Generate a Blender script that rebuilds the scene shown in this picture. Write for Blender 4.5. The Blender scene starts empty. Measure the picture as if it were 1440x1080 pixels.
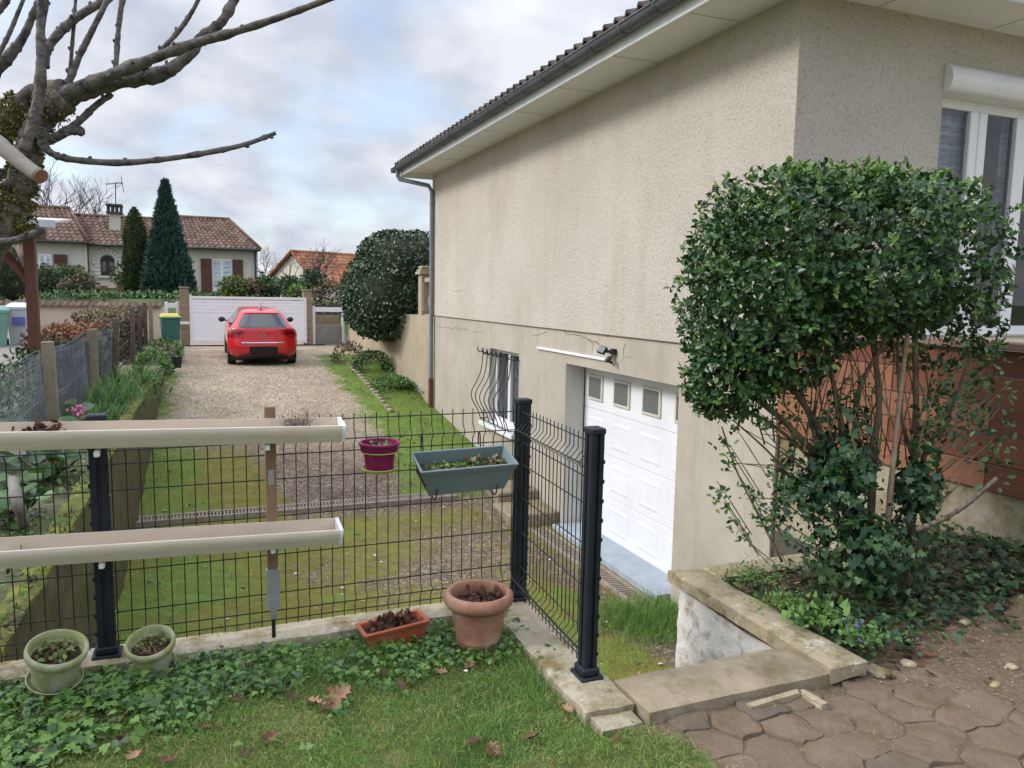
import bpy, math, random
import numpy as np
from mathutils import Matrix, Vector
random.seed(7)
RNG = np.random.default_rng(11)
S = bpy.context.scene
COL = S.collection
PI = math.pi
rad = math.radians

# ------------------------------------------------------------------ camera frame (used to read real positions off the survey)
FPX, ROLL = 1080.0, .018
PITCH = math.atan((540 - 414.9) / FPX)
YAW = math.atan(438.07 * math.cos(PITCH) / FPX)
CAM = Vector((0, 0, 1.6))
FW = Vector((math.sin(YAW) * math.cos(PITCH), math.cos(YAW) * math.cos(PITCH), -math.sin(PITCH)))
R0 = Vector((math.cos(YAW), -math.sin(YAW), 0))
U0 = R0.cross(FW)
RT = R0 * math.cos(ROLL) + U0 * math.sin(ROLL)
UP = U0 * math.cos(ROLL) - R0 * math.sin(ROLL)
def P(u, v, X=None, Y=None, Z=None, d=None):
    D = FW + RT * ((u - 720) / FPX) + UP * ((540 - v) / FPX)
    t = d if d is not None else (X - CAM.x) / D.x if X is not None else (Y - CAM.y) / D.y if Y is not None else (Z - CAM.z) / D.z
    return CAM + D * t

# ------------------------------------------------------------------ objects
def tag(o, label=None, cat=None, group=None, kind=None):
    if label: o['label'] = label
    if cat: o['category'] = cat
    if group: o['group'] = group
    if kind: o['kind'] = kind
    return o
def thing(name, loc, label, cat, group=None):
    o = bpy.data.objects.new(name, None); COL.objects.link(o)
    o.location = loc; o.empty_display_size = .1
    o['root'] = tuple(loc)
    return tag(o, label, cat, group)
def rootloc(o):
    while o.parent: o = o.parent
    return Vector(o.get('root', tuple(o.location)))
def link_mesh(name, me, parent=None, smooth=False):
    o = bpy.data.objects.new(name, me); COL.objects.link(o)
    if parent:
        o.parent = parent
    if smooth:
        me.polygons.foreach_set('use_smooth', np.ones(len(me.polygons), dtype=bool)); me.update()
    return o
def np_mesh(name, V, loops, starts, totals, mats, midx=None):
    me = bpy.data.meshes.new(name)
    me.vertices.add(len(V)); me.vertices.foreach_set('co', np.asarray(V, dtype=np.float32).ravel())
    me.loops.add(len(loops)); me.loops.foreach_set('vertex_index', np.asarray(loops, dtype=np.int32))
    me.polygons.add(len(starts)); me.polygons.foreach_set('loop_start', np.asarray(starts, dtype=np.int32))
    for m in mats: me.materials.append(m)
    if midx is not None: me.polygons.foreach_set('material_index', np.asarray(midx, dtype=np.int32))
    me.update(calc_edges=True); me.validate()
    return me

class MB:
    def __init__(s): s.v = []; s.f = []; s.mi = []; s.M = None; s.m = 0
    def add(s, vs, fs):
        b = len(s.v)
        for p in vs:
            p = Vector(p)
            s.v.append(s.M @ p if s.M is not None else p)
        for f in fs: s.f.append([b + i for i in f]); s.mi.append(s.m)
        return s
    def quad(s, *p): return s.add(p, [list(range(len(p)))])
    def box(s, x0, x1, y0, y1, z0, z1, b=0):
        if b <= 0:
            return s.add([(x0,y0,z0),(x1,y0,z0),(x1,y1,z0),(x0,y1,z0),(x0,y0,z1),(x1,y0,z1),(x1,y1,z1),(x0,y1,z1)],
                     [(0,3,2,1),(4,5,6,7),(0,1,5,4),(1,2,6,5),(2,3,7,6),(3,0,4,7)])
        vs = []; X = (x0, x1); Y = (y0, y1); Z = (z0, z1); idx = {}
        for i in (0,1):
            for j in (0,1):
                for k in (0,1):
                    sx, sy, sz = (1-2*i)*b, (1-2*j)*b, (1-2*k)*b
                    for a, p in (('x',(X[i],Y[j]+sy,Z[k]+sz)),('y',(X[i]+sx,Y[j],Z[k]+sz)),('z',(X[i]+sx,Y[j]+sy,Z[k]))):
                        idx[(i,j,k,a)] = len(vs); vs.append(p)
        q = lambda *t: [idx[k] for k in t]
        fs = []
        for i in (0,1): fs.append(q((i,0,0,'x'),(i,1,0,'x'),(i,1,1,'x'),(i,0,1,'x')) if i else q((i,0,0,'x'),(i,0,1,'x'),(i,1,1,'x'),(i,1,0,'x')))
        for j in (0,1): fs.append(q((0,j,0,'y'),(0,j,1,'y'),(1,j,1,'y'),(1,j,0,'y')) if j else q((0,j,0,'y'),(1,j,0,'y'),(1,j,1,'y'),(0,j,1,'y')))
        for k in (0,1): fs.append(q((0,0,k,'z'),(1,0,k,'z'),(1,1,k,'z'),(0,1,k,'z')) if k else q((0,0,k,'z'),(0,1,k,'z'),(1,1,k,'z'),(1,0,k,'z')))
        for j in (0,1):
            for k in (0,1): fs.append(q((0,j,k,'y'),(1,j,k,'y'),(1,j,k,'z'),(0,j,k,'z')))
        for i in (0,1):
            for k in (0,1): fs.append(q((i,0,k,'x'),(i,1,k,'x'),(i,1,k,'z'),(i,0,k,'z')))
        for i in (0,1):
            for j in (0,1): fs.append(q((i,j,0,'x'),(i,j,1,'x'),(i,j,1,'y'),(i,j,0,'y')))
        for i in (0,1):
            for j in (0,1):
                for k in (0,1): fs.append(q((i,j,k,'x'),(i,j,k,'y'),(i,j,k,'z')))
        return s.add(vs, fs)
    def tube(s, pts, r, n=6, cap=True):
        pts = [Vector(p) for p in pts]; L = len(pts)
        rs = r if isinstance(r, (list, tuple)) else [r] * L
        vs = []; fs = []; a = None
        for i, p in enumerate(pts):
            t = (pts[min(i+1, L-1)] - pts[max(i-1, 0)]).normalized()
            if a is None: a = Vector((0,0,1)) if abs(t.z) < .9 else Vector((1,0,0))
            a = (a - t * a.dot(t)).normalized(); c = t.cross(a)
            for k in range(n):
                w = 2 * PI * k / n
                vs.append(p + (a * math.cos(w) + c * math.sin(w)) * rs[i])
        for i in range(L - 1):
            for k in range(n):
                fs.append((i*n+k, i*n+(k+1)%n, (i+1)*n+(k+1)%n, (i+1)*n+k))
        if cap: fs.append(tuple(range(n))[::-1]); fs.append(tuple((L-1)*n+k for k in range(n)))
        return s.add(vs, fs)
    def lathe(s, prof, n=32, c=(0,0,0)):
        vs = []; fs = []
        for r, z in prof:
            for k in range(n):
                w = 2*PI*k/n; vs.append((c[0]+r*math.cos(w), c[1]+r*math.sin(w), c[2]+z))
        for i in range(len(prof)-1):
            for k in range(n): fs.append((i*n+k, i*n+(k+1)%n, (i+1)*n+(k+1)%n, (i+1)*n+k))
        return s.add(vs, fs)
    def disc(s, r, z, n=24, c=(0,0,0), rough=0):
        vs = [(c[0], c[1], c[2]+z)]; fs = []
        for q in (.5, 1):
            for k in range(n):
                w = 2*PI*k/n; vs.append((c[0]+r*q*math.cos(w), c[1]+r*q*math.sin(w), c[2]+z+random.uniform(-rough, rough)))
        for k in range(n):
            fs.append((0, 1+k, 1+(k+1)%n)); fs.append((1+k, 1+n+k, 1+n+(k+1)%n, 1+(k+1)%n))
        return s.add(vs, fs)
    def prism(s, poly, a, b, axis='x', cap=True):
        def mk(p, t): return (t, p[0], p[1]) if axis == 'x' else (p[0], t, p[1]) if axis == 'y' else (p[0], p[1], t)
        n = len(poly)
        vs = [mk(p, a) for p in poly] + [mk(p, b) for p in poly]
        fs = [(i, (i+1)%n, n+(i+1)%n, n+i) for i in range(n)]
        if cap: fs += [tuple(range(n))[::-1], tuple(range(n, 2*n))]
        return s.add(vs, fs)
    def build(s, name, m, parent=None, smooth=False):
        me = bpy.data.meshes.new(name)
        off = rootloc(parent) if parent else Vector((0,0,0))
        me.from_pydata([tuple(p - off) for p in s.v], [], s.f)
        for mm in (m if isinstance(m, (list, tuple)) else [m]): me.materials.append(mm)
        if any(s.mi): me.polygons.foreach_set('material_index', s.mi)
        o = link_mesh(name, me, parent)
        import bmesh
        bm = bmesh.new(); bm.from_mesh(me); bmesh.ops.recalc_face_normals(bm, faces=bm.faces); bm.to_mesh(me); bm.free()
        if smooth:
            me.polygons.foreach_set('use_smooth', [True]*len(me.polygons))
            if smooth is not True: me.set_sharp_from_angle(angle=rad(smooth))
        return o
def one(o, label, cat, group=None, kind=None): return tag(o, label, cat, group, kind)

# ------------------------------------------------------------------ numpy noise + scatter
def _h(ix, iy, seed):
    n = (ix.astype(np.int64) * 374761393 + iy.astype(np.int64) * 668265263 + seed * 1442695041) & 0x7fffffff
    n = ((n ^ (n >> 13)) * 1274126177) & 0x7fffffff
    return ((n ^ (n >> 16)) & 0xffff) / 65535.0
def vnoise(x, y, seed=0):
    x = np.asarray(x, float); y = np.asarray(y, float)
    ix = np.floor(x); iy = np.floor(y); fx = x - ix; fy = y - iy
    fx = fx*fx*(3-2*fx); fy = fy*fy*(3-2*fy)
    a = _h(ix, iy, seed); b = _h(ix+1, iy, seed); c = _h(ix, iy+1, seed); d = _h(ix+1, iy+1, seed)
    return (a*(1-fx)+b*fx)*(1-fy) + (c*(1-fx)+d*fx)*fy
def fbm(x, y, seed=0, o=4):
    t = 0; a = .5; n = 0
    for i in range(o):
        t = t + a*vnoise(x*2**i, y*2**i, seed+i); n += a; a *= .5
    return t / n
def sstep(a, b, x):
    t = np.clip((np.asarray(x, float)-a)/(b-a), 0, 1); return t*t*(3-2*t)

T_OVAL = (np.array([(0,0,0),(.3,.42,.10),(.3,-.42,.10),(.72,.36,.06),(.72,-.36,.06),(1,0,-.08),(.3,0,0),(.72,0,-.02)]),
          [(0,6,1),(0,2,6),(6,7,3,1),(6,2,4,7),(7,5,3),(7,4,5)])
T_DIA = (np.array([(0,0,0),(.45,.5,.12),(.45,-.5,.12),(1,0,-.05)]), [(0,3,1),(0,2,3)])
T_ROUND = (np.array([(0,0,0),(.1,.35,.08),(.45,.55,.1),(.85,.38,.06),(1,0,-.06),(.85,-.38,.06),(.45,-.55,.1),(.1,-.35,.08),(.45,0,-.02)]),
           [(8,i,i+1) for i in range(0,7)] + [(8,7,0)])
T_IVY = (np.array([(0,0,0),(-.12,.30,.04),(.12,.62,-.04),(.36,.32,.05),(.62,.42,-.02),(.68,.16,.04),(1.05,0,-.1),(.68,-.16,.04),(.62,-.42,-.02),(.36,-.32,.05),(.12,-.62,-.04),(-.12,-.30,.04),(.36,0,.0)]),
         [(12,i,i+1) for i in range(0,11)] + [(12,11,0)])
T_BLADE = (np.array([(0,.5,0),(0,-.5,0),(.55,.34,.0),(.55,-.34,.0),(1,0,-.18)]), [(0,1,3,2),(2,3,4)])
T_OAK = (np.array([(0,0,0),(.12,.14,.03),(.22,.34,.10),(.34,.16,.04),(.48,.44,.14),(.58,.18,.05),(.76,.36,.12),(.82,.14,.06),(1,0,.10),
                   (.82,-.14,.05),(.76,-.36,.16),(.58,-.18,.05),(.48,-.44,.10),(.34,-.16,.04),(.22,-.34,.12),(.12,-.14,.03),(.34,0,-.02),(.58,0,-.03)]),
         [(0,16,1),(1,16,3),(1,3,2),(3,16,17,5),(3,5,4),(5,17,7),(5,7,6),(7,17,8),(8,17,9),(9,17,11),(9,11,10),(11,17,16,13),(11,13,12),(13,16,15),(13,15,14),(15,16,0)])
def unit(a): return a / np.maximum(np.linalg.norm(a, axis=1, keepdims=True), 1e-9)
def scatter(name, pts, dirs, nrm, length, width, mats, parent=None, tmpl=T_DIA, weights=None, curl=1.0, smooth=False, thick=None):
    pts = np.asarray(pts, float); N = len(pts)
    if N == 0: return None
    off = np.array(rootloc(parent)) if parent else np.zeros(3)
    d = unit(np.asarray(dirs, float)); n = np.asarray(nrm, float)
    n = unit(n - d * np.sum(d*n, axis=1, keepdims=True) + 1e-6)
    b = np.cross(n, d)
    L = np.broadcast_to(np.asarray(length, float), (N,)); W = np.broadcast_to(np.asarray(width, float), (N,))
    tv, tf = tmpl; k = len(tv)
    V = (pts[:,None,:] + d[:,None,:]*(tv[None,:,0,None]*L[:,None,None]) + b[:,None,:]*(tv[None,:,1,None]*W[:,None,None])
         + n[:,None,:]*(tv[None,:,2,None]*L[:,None,None]*curl)).reshape(-1,3) - off
    fl = np.concatenate([np.array(f) for f in tf]); tot = np.array([len(f) for f in tf])
    loops = (fl[None,:] + (np.arange(N)*k)[:,None]).ravel()
    st = np.concatenate([[0], np.cumsum(tot)[:-1]])
    starts = (st[None,:] + (np.arange(N)*len(fl))[:,None]).ravel()
    mi = None
    if len(mats) > 1:
        c = RNG.choice(len(mats), N, p=weights); mi = np.repeat(c, len(tf))
    me = np_mesh(name, V, loops, starts, None, mats, mi)
    return link_mesh(name, me, parent, smooth)
def rnd_dirs(N): return unit(RNG.normal(size=(N,3)))
def mix_dirs(base, amt):
    base = np.asarray(base, float); return unit(base + RNG.normal(size=base.shape)*amt)

# ------------------------------------------------------------------ materials
def nodes(name):
    m = bpy.data.materials.new(name); m.use_nodes = True
    nt = m.node_tree; b = nt.nodes['Principled BSDF']
    return m, nt, b
def nn(nt, t, **k):
    n = nt.nodes.new(t)
    for a, v in k.items():
        if a in n.inputs: n.inputs[a].default_value = v
        else: setattr(n, a, v)
    return n
def ramp(nt, src, stops):
    r = nt.nodes.new('ShaderNodeValToRGB'); e = r.color_ramp.elements
    while len(e) < len(stops): e.new(.5)
    for i, (p, c) in enumerate(stops):
        e[i].position = p; e[i].color = (*c, 1) if len(c) == 3 else c
    nt.links.new(src, r.inputs[0]); return r.outputs[0]
def mixc(nt, fac, a, b, mode='MIX'):
    m = nt.nodes.new('ShaderNodeMix'); m.data_type = 'RGBA'; m.blend_type = mode
    for i, s in ((0, fac), (6, a), (7, b)):
        if isinstance(s, (int, float)): m.inputs[i].default_value = s
        elif isinstance(s, tuple): m.inputs[i].default_value = (*s, 1)
        else: nt.links.new(s, m.inputs[i])
    return m.outputs[2]
def math_(nt, op, a, b=None, clamp=False):
    m = nt.nodes.new('ShaderNodeMath'); m.operation = op; m.use_clamp = clamp
    for i, s in ((0, a), (1, b)):
        if s is None: continue
        if isinstance(s, (int, float)): m.inputs[i].default_value = s
        else: nt.links.new(s, m.inputs[i])
    return m.outputs[0]
def coords(nt, sc=(1,1,1)):
    t = nt.nodes.new('ShaderNodeTexCoord')
    mp = nt.nodes.new('ShaderNodeMapping'); mp.inputs['Scale'].default_value = sc
    nt.links.new(t.outputs['Object'], mp.inputs[0]); return mp.outputs[0]
def noise(nt, vec, scale, detail=4, rough=.6, dist=0):
    n = nt.nodes.new('ShaderNodeTexNoise'); n.inputs['Scale'].default_value = scale; n.inputs['Detail'].default_value = detail
    n.inputs['Roughness'].default_value = rough; n.inputs['Distortion'].default_value = dist
    nt.links.new(vec, n.inputs['Vector']); return n.outputs[0]
def voro(nt, vec, scale, feature='F1', out=0):
    n = nt.nodes.new('ShaderNodeTexVoronoi'); n.feature = feature; n.inputs['Scale'].default_value = scale
    nt.links.new(vec, n.inputs['Vector']); return n.outputs[out]
def bump(nt, b, h, strength, dist):
    n = nt.nodes.new('ShaderNodeBump'); n.inputs['Strength'].default_value = strength; n.inputs['Distance'].default_value = dist
    nt.links.new(h, n.inputs['Height']); nt.links.new(n.outputs[0], b.inputs['Normal'])
def mat(name, c1, c2=None, scale=6, rough=.75, bmp=0, bsc=60, bdist=.004, c3=None, metal=0, spec=.4, stretch=(1,1,1), lo=.35, hi=.65, coat=0):
    m, nt, b = nodes(name)
    b.inputs['Roughness'].default_value = rough; b.inputs['Metallic'].default_value = metal
    b.inputs['Specular IOR Level'].default_value = spec; b.inputs['Coat Weight'].default_value = coat
    vec = coords(nt, stretch)
    c2 = c2 or tuple(x*.8 for x in c1)
    st = [(lo, c1), (hi, c2)] if c3 is None else [(lo, c1), ((lo+hi)/2, c2), (hi, c3)]
    nt.links.new(ramp(nt, noise(nt, vec, scale), st), b.inputs['Base Color'])
    if bmp: bump(nt, b, noise(nt, vec, bsc, 3), bmp, bdist)
    return m
def leafmat(name, c, c2=None, rough=.45, trans=.0, spec=.4, scale=9):
    m, nt, b = nodes(name)
    b.inputs['Roughness'].default_value = rough; b.inputs['Specular IOR Level'].default_value = spec
    c2 = c2 or tuple(x*1.5 for x in c)
    colr = ramp(nt, noise(nt, coords(nt), scale, 3), [(.35, c), (.68, c2)])
    nt.links.new(colr, b.inputs['Base Color'])
    if trans:
        t = nt.nodes.new('ShaderNodeBsdfTranslucent'); nt.links.new(colr, t.inputs[0])
        ms = nt.nodes.new('ShaderNodeMixShader'); ms.inputs[0].default_value = trans
        nt.links.new(b.outputs[0], ms.inputs[1]); nt.links.new(t.outputs[0], ms.inputs[2])
        nt.links.new(ms.outputs[0], nt.nodes['Material Output'].inputs[0])
    return m

def roughcast():
    m, nt, b = nodes('roughcast'); v = coords(nt)
    b.inputs['Roughness'].default_value = .95; b.inputs['Specular IOR Level'].default_value = .15
    big = ramp(nt, noise(nt, v, .7, 5), [(.3, (.545,.495,.432)), (.7, (.635,.583,.515))])
    stain = noise(nt, coords(nt, (1.2,1.2,.25)), 1.8, 5)
    c = mixc(nt, ramp(nt, stain, [(.5,(0,0,0)),(.8,(.5,.5,.5))]), big, (.42,.36,.29))
    n1 = noise(nt, v, 50, 4, .8); n2 = noise(nt, v, 22, 3, .6)
    c = mixc(nt, ramp(nt, n1, [(.37,(.62,.62,.62)),(.47,(0,0,0))]), c, (.26,.225,.18))
    nt.links.new(c, b.inputs['Base Color'])
    bump(nt, b, math_(nt, 'ADD', n1, math_(nt, 'MULTIPLY', n2, .7)), 1.0, .016)
    return m
def render_wall(name, c1, c2, streak, zlow=None):
    m, nt, b = nodes(name); v = coords(nt)
    b.inputs['Roughness'].default_value = .9; b.inputs['Specular IOR Level'].default_value = .2
    c = ramp(nt, noise(nt, v, 1.1, 6, .65), [(.3, c1), (.7, c2)])
    s = noise(nt, coords(nt, (3.5,3.5,.35)), 1.5, 6, .7)
    c = mixc(nt, ramp(nt, s, [(.52,(0,0,0)),(.75,(.6,.6,.6))]), c, streak)
    n1 = noise(nt, v, 130, 2)
    c = mixc(nt, ramp(nt, noise(nt, v, 7, 6, .75), [(.55,(0,0,0)),(.8,(.35,.35,.35))]), c, tuple(x*.7 for x in streak))
    nt.links.new(c, b.inputs['Base Color'])
    bump(nt, b, math_(nt, 'ADD', n1, noise(nt, v, 14, 4)), .35, .004)
    return m
def mossy(name, base, base2, moss, moss2, amount=.5, scale=3.5, white=None, mscale=18):
    m, nt, b = nodes(name); v = coords(nt)
    b.inputs['Roughness'].default_value = .95; b.inputs['Specular IOR Level'].default_value = .15
    c = ramp(nt, noise(nt, v, 6, 6, .7), [(.3, base), (.7, base2)])
    if white: c = mixc(nt, ramp(nt, noise(nt, v, 4.3, 6, .8), [(.56,(0,0,0)),(.62,(1,1,1))]), c, white)
    mm = noise(nt, v, scale, 7, .75)
    mc = ramp(nt, noise(nt, v, mscale, 4), [(.3, moss), (.7, moss2)])
    c = mixc(nt, ramp(nt, mm, [(1-amount-.08,(0,0,0)),(1-amount+.1,(1,1,1))]), c, mc)
    nt.links.new(c, b.inputs['Base Color'])
    bump(nt, b, math_(nt, 'ADD', noise(nt, v, 40, 5, .7), math_(nt, 'MULTIPLY', mm, .8)), .7, .012)
    return m
def wood(name, c1, c2, axis=(1,12,12), scale=3, rough=.6, spec=.35):
    m, nt, b = nodes(name); v = coords(nt, axis)
    b.inputs['Roughness'].default_value = rough; b.inputs['Specular IOR Level'].default_value = spec
    n = noise(nt, v, scale, 7, .7, .6)
    c = ramp(nt, n, [(.3, c1), (.7, c2)])
    c = mixc(nt, ramp(nt, noise(nt, coords(nt), 2.2, 5), [(.45,(0,0,0)),(.75,(.55,.55,.55))]), c, tuple(x*.55 for x in c1))
    nt.links.new(c, b.inputs['Base Color']); bump(nt, b, n, .3, .004); return m
def tiles(name, c1, c2, c3, scale=4):
    m, nt, b = nodes(name); v = coords(nt)
    b.inputs['Roughness'].default_value = .9; b.inputs['Specular IOR Level'].default_value = .15
    cell = voro(nt, coords(nt, (4.5, 2.6, 2.6)), 1.0, out=1)
    sep = nt.nodes.new('ShaderNodeSeparateColor'); nt.links.new(cell, sep.inputs[0])
    c = ramp(nt, sep.outputs[0], [(.1, c1), (.5, c2), (.95, c3)])
    c = mixc(nt, ramp(nt, noise(nt, v, 1.2, 6), [(.5,(0,0,0)),(.8,(.7,.7,.7))]), c, tuple(x*.45 for x in c1))
    nt.links.new(c, b.inputs['Base Color']); return m
def glass(name, c=(.03,.035,.045), rough=.03):
    m, nt, b = nodes(name)
    nt.links.new(ramp(nt, noise(nt, coords(nt), .8, 2), [(.3, c), (.7, tuple(x*1.6 for x in c))]), b.inputs['Base Color'])
    b.inputs['Roughness'].default_value = rough; b.inputs['Specular IOR Level'].default_value = .8; return m

K = {}
K['roughcast'] = roughcast()
K['render'] = render_wall('smooth_render', (.37,.33,.27), (.48,.435,.365), (.28,.245,.195))
K['reveal'] = render_wall('reveal_render', (.52,.49,.44), (.60,.57,.52), (.45,.41,.35))
K['soffit'] = render_wall('soffit_board', (.74,.735,.71), (.79,.785,.765), (.66,.65,.62))
K['white'] = mat('white_paint', (.84,.87,.89), (.80,.83,.85), 3, .45)
K['pvc'] = mat('white_plastic', (.80,.80,.80), (.75,.75,.76), 2, .35)
K['doorwhite'] = mat('door_white', (.80,.81,.84), (.73,.74,.78), 1.5, .4, .15, 250, .001)
K['cream'] = mat('cream_frame', (.66,.62,.52), None, 3, .5)
K['obscure'] = mat('obscure_glass', (.12,.13,.13), (.16,.17,.17), 90, .3, .2, 300)
K['glass'] = glass('window_glass')
K['anthracite'] = mat('anthracite_paint', (.010,.013,.018), (.016,.020,.027), 8, .55, .1, 200, .001, spec=.3)
K['wire'] = mat('dark_wire', (.006,.012,.011), (.011,.019,.017), 20, .5)
K['zinc'] = mat('dark_zinc', (.075,.082,.095), (.11,.118,.132), 2.5, .55, .1, 40, metal=.15)
K['zincpipe'] = mat('grey_pipe', (.17,.19,.22), (.22,.24,.27), 4, .5)
K['rust'] = mat('rust_paint', (.10,.04,.028), (.14,.06,.04), 9, .7)
K['gutter_tan'] = mat('tan_plastic', (.64,.555,.45), (.59,.505,.405), 3.0, .45, .08, 60, .002, c3=(.47,.39,.30), lo=.38, hi=.80, stretch=(1,5,5))
K['gutter_in'] = mat('tan_inside', (.56,.46,.38), (.44,.35,.28), 4, .6)
K['terracotta'] = mat('terracotta', (.28,.125,.075), (.36,.185,.12), 6, .85, .2, 70, .002, c3=(.42,.25,.18))
K['orange_clay'] = mat('orange_clay', (.38,.10,.045), (.30,.075,.035), 8, .6)
K['greenpot'] = mat('algae_pot', (.40,.40,.27), (.27,.30,.12), 7, .7, .15, 50, .002, c3=(.46,.46,.36))
K['purple'] = mat('purple_plastic', (.19,.008,.068), (.22,.011,.08), 3, .35)
K['lime'] = mat('lime_plastic', (.42,.48,.11), None, 3, .4)
K['greybox'] = mat('greygreen_plastic', (.13,.18,.185), (.165,.215,.215), 3, .45)
K['soil'] = mat('dark_soil', (.030,.021,.015), (.065,.047,.033), 25, .95, .8, 60, .01)
K['deadleaf'] = mat('dead_leaf', (.10,.040,.024), (.17,.075,.042), 30, .7)
K['deadleaf2'] = mat('tan_leaf', (.27,.15,.09), (.34,.20,.125), 30, .7)
K['deadleaf3'] = mat('brown_leaf', (.055,.027,.020), (.10,.05,.034), 30, .7)
K['stakewood'] = wood('stake_wood', (.21,.125,.075), (.28,.175,.11), (12,12,1))
K['steel'] = mat('galvanised', (.34,.36,.39), (.44,.46,.49), 12, .45, metal=.6)
K['iron'] = mat('black_iron', (.012,.012,.014), (.02,.02,.022), 10, .55)
K['curb'] = mossy('mossy_concrete', (.33,.28,.20), (.49,.435,.335), (.14,.115,.045), (.24,.20,.09), .46, 4.2, (.62,.58,.49))
K['slab'] = mossy('slab_concrete', (.24,.195,.13), (.36,.30,.21), (.15,.12,.065), (.20,.165,.09), .42, 3.4)
K['whitewall'] = mossy('white_roughcast', (.58,.565,.52), (.72,.70,.66), (.15,.13,.085), (.28,.245,.165), .42, 7.5, mscale=40)
K['cap'] = mossy('cap_concrete', (.31,.255,.165), (.48,.415,.29), (.11,.09,.035), (.21,.175,.07), .45, 6.0, (.62,.58,.47))
K['mossface'] = mossy('mossy_wall_face', (.055,.048,.035), (.165,.135,.095), (.065,.075,.02), (.13,.13,.04), .47, 4, None, 9)
K['mosstop'] = mossy('moss_top', (.06,.055,.03), (.12,.10,.055), (.085,.105,.02), (.20,.20,.045), .55, 6, None, 9)
K['stained'] = mossy('stained_concrete', (.36,.325,.25), (.45,.405,.32), (.15,.125,.055), (.24,.195,.095), .50, 2.0)
K['retain'] = render_wall('retaining_render', (.34,.285,.20), (.44,.38,.28), (.20,.165,.085))
K['bark'] = mat('bark', (.055,.044,.035), (.125,.10,.08), 26, .9, 1, 60, .010, c3=(.19,.165,.135), stretch=(1.6,1.6,.5))
K['twigbark'] = mat('grey_bark', (.045,.038,.036), (.115,.10,.092), 40, .85, 1, 90, .006, c3=(.16,.145,.13))
K['mosstuft'] = leafmat('moss_tuft', (.13,.125,.025), (.25,.22,.045), .8)
K['palestump'] = mat('pale_stump', (.17,.155,.13), (.23,.21,.175), 8, .85, .4, 40, .004)
K['cutbark'] = mat('pale_bark', (.20,.175,.155), (.28,.25,.22), 10, .8, .4, 40, .004)
K['cutwood'] = mat('cut_wood', (.28,.145,.085), (.20,.09,.05), 20, .8)
K['lichen'] = mat('moss_lichen', (.085,.085,.025), (.19,.17,.035), 18, .95, 1, 70, .012, c3=(.06,.05,.035))
K['stem'] = mat('shrub_stem', (.12,.085,.055), (.20,.15,.10), 14, .85, .5, 60, .003)
K['palestem'] = mat('pale_stem', (.26,.19,.125), (.34,.26,.175), 14, .85, .3, 60, .003)
K['brick'] = mat('old_block', (.25,.185,.12), (.32,.24,.16), 5, .9, .4, 50)
K['plankred'] = wood('red_timber', (.15,.050,.027), (.215,.077,.043), (14,1,14), 2.5)
K['plank_orange_sunlit'] = wood('orange_and_sunlit_timber', (.225,.095,.048), (.31,.142,.078), (14,1,14), 2.5)
K['plankdark'] = wood('dark_timber', (.10,.034,.019), (.17,.060,.032), (14,1,14), 2.5)
K['railwood'] = wood('weathered_rail', (.20,.12,.095), (.28,.175,.14), (14,1,14), 2.5)
K['brownpost'] = wood('brown_post', (.095,.035,.02), (.14,.055,.03), (12,12,1), 3)
K['concpost'] = mossy('post_concrete', (.21,.175,.125), (.30,.255,.19), (.15,.14,.035), (.22,.20,.06), .35, 3)
K['stone'] = mossy('edging_stone', (.36,.27,.13), (.46,.36,.20), (.16,.14,.05), (.22,.19,.07), .35, 4)
K['bluesill'] = mat('blue_grey_concrete', (.37,.41,.46), (.30,.34,.39), 5, .8, .2, 60)
K['grate'] = mat('grate_concrete', (.30,.25,.20), (.22,.18,.14), 12, .85)
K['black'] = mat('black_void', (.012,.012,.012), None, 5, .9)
K['crack'] = mat('crack_dark', (.10,.075,.055), (.15,.12,.09), 30, .95)
K['g_dark'] = leafmat('leaf_dark', (.017,.050,.015), (.036,.090,.027), .33, .12, .5)
K['g_mid'] = leafmat('leaf_mid', (.038,.098,.024), (.065,.145,.036), .38, .18, .5)
K['g_light'] = leafmat('leaf_light', (.12,.22,.035), (.18,.29,.055), .42, .25, .4)
K['ivy'] = leafmat('ivy_leaf', (.016,.045,.020), (.034,.080,.034), .42, .1, .4)
K['ivy2'] = leafmat('ivy_leaf_pale', (.045,.095,.042), (.075,.14,.06), .42, .12, .4)
K['bedgreen'] = leafmat('bed_leaf', (.105,.225,.045), (.185,.32,.075), .45, .2, .4)
K['bedgreen2'] = leafmat('bed_leaf_blue', (.075,.155,.042), (.13,.23,.07), .45, .15, .4)
K['grassA'] = leafmat('grass_green', (.13,.27,.045), (.20,.36,.07), .5, .25, .3, 2)
K['grassB'] = leafmat('grass_yellow', (.25,.30,.075), (.33,.36,.11), .55, .25, .3, 2)
K['grassC'] = leafmat('grass_dry', (.36,.30,.15), (.43,.36,.20), .6, .2, .3, 2)
K['grassD'] = leafmat('grass_deep', (.065,.165,.035), (.095,.215,.05), .5, .2, .3, 2)
K['laurel'] = leafmat('bush_leaf', (.022,.052,.018), (.040,.085,.030), .38, .05, .4)
K['laurel2'] = leafmat('bush_leaf_pale', (.06,.11,.045), (.10,.16,.07), .42, .05, .4)
K['cyp'] = leafmat('cypress', (.026,.062,.048), (.048,.105,.078), .6)
K['cyp2'] = leafmat('cypress_pale', (.05,.105,.082), (.075,.15,.115), .6)
K['thuja'] = leafmat('thuja', (.06,.10,.026), (.09,.135,.038), .6)
K['thuja2'] = leafmat('thuja_dark', (.032,.06,.018), (.05,.085,.026), .6)
K['redhedge'] = leafmat('red_hedge_leaf', (.22,.065,.032), (.30,.11,.055), .6)
K['brownhedge'] = leafmat('brown_hedge_leaf', (.17,.12,.065), (.27,.195,.115), .7)
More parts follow.
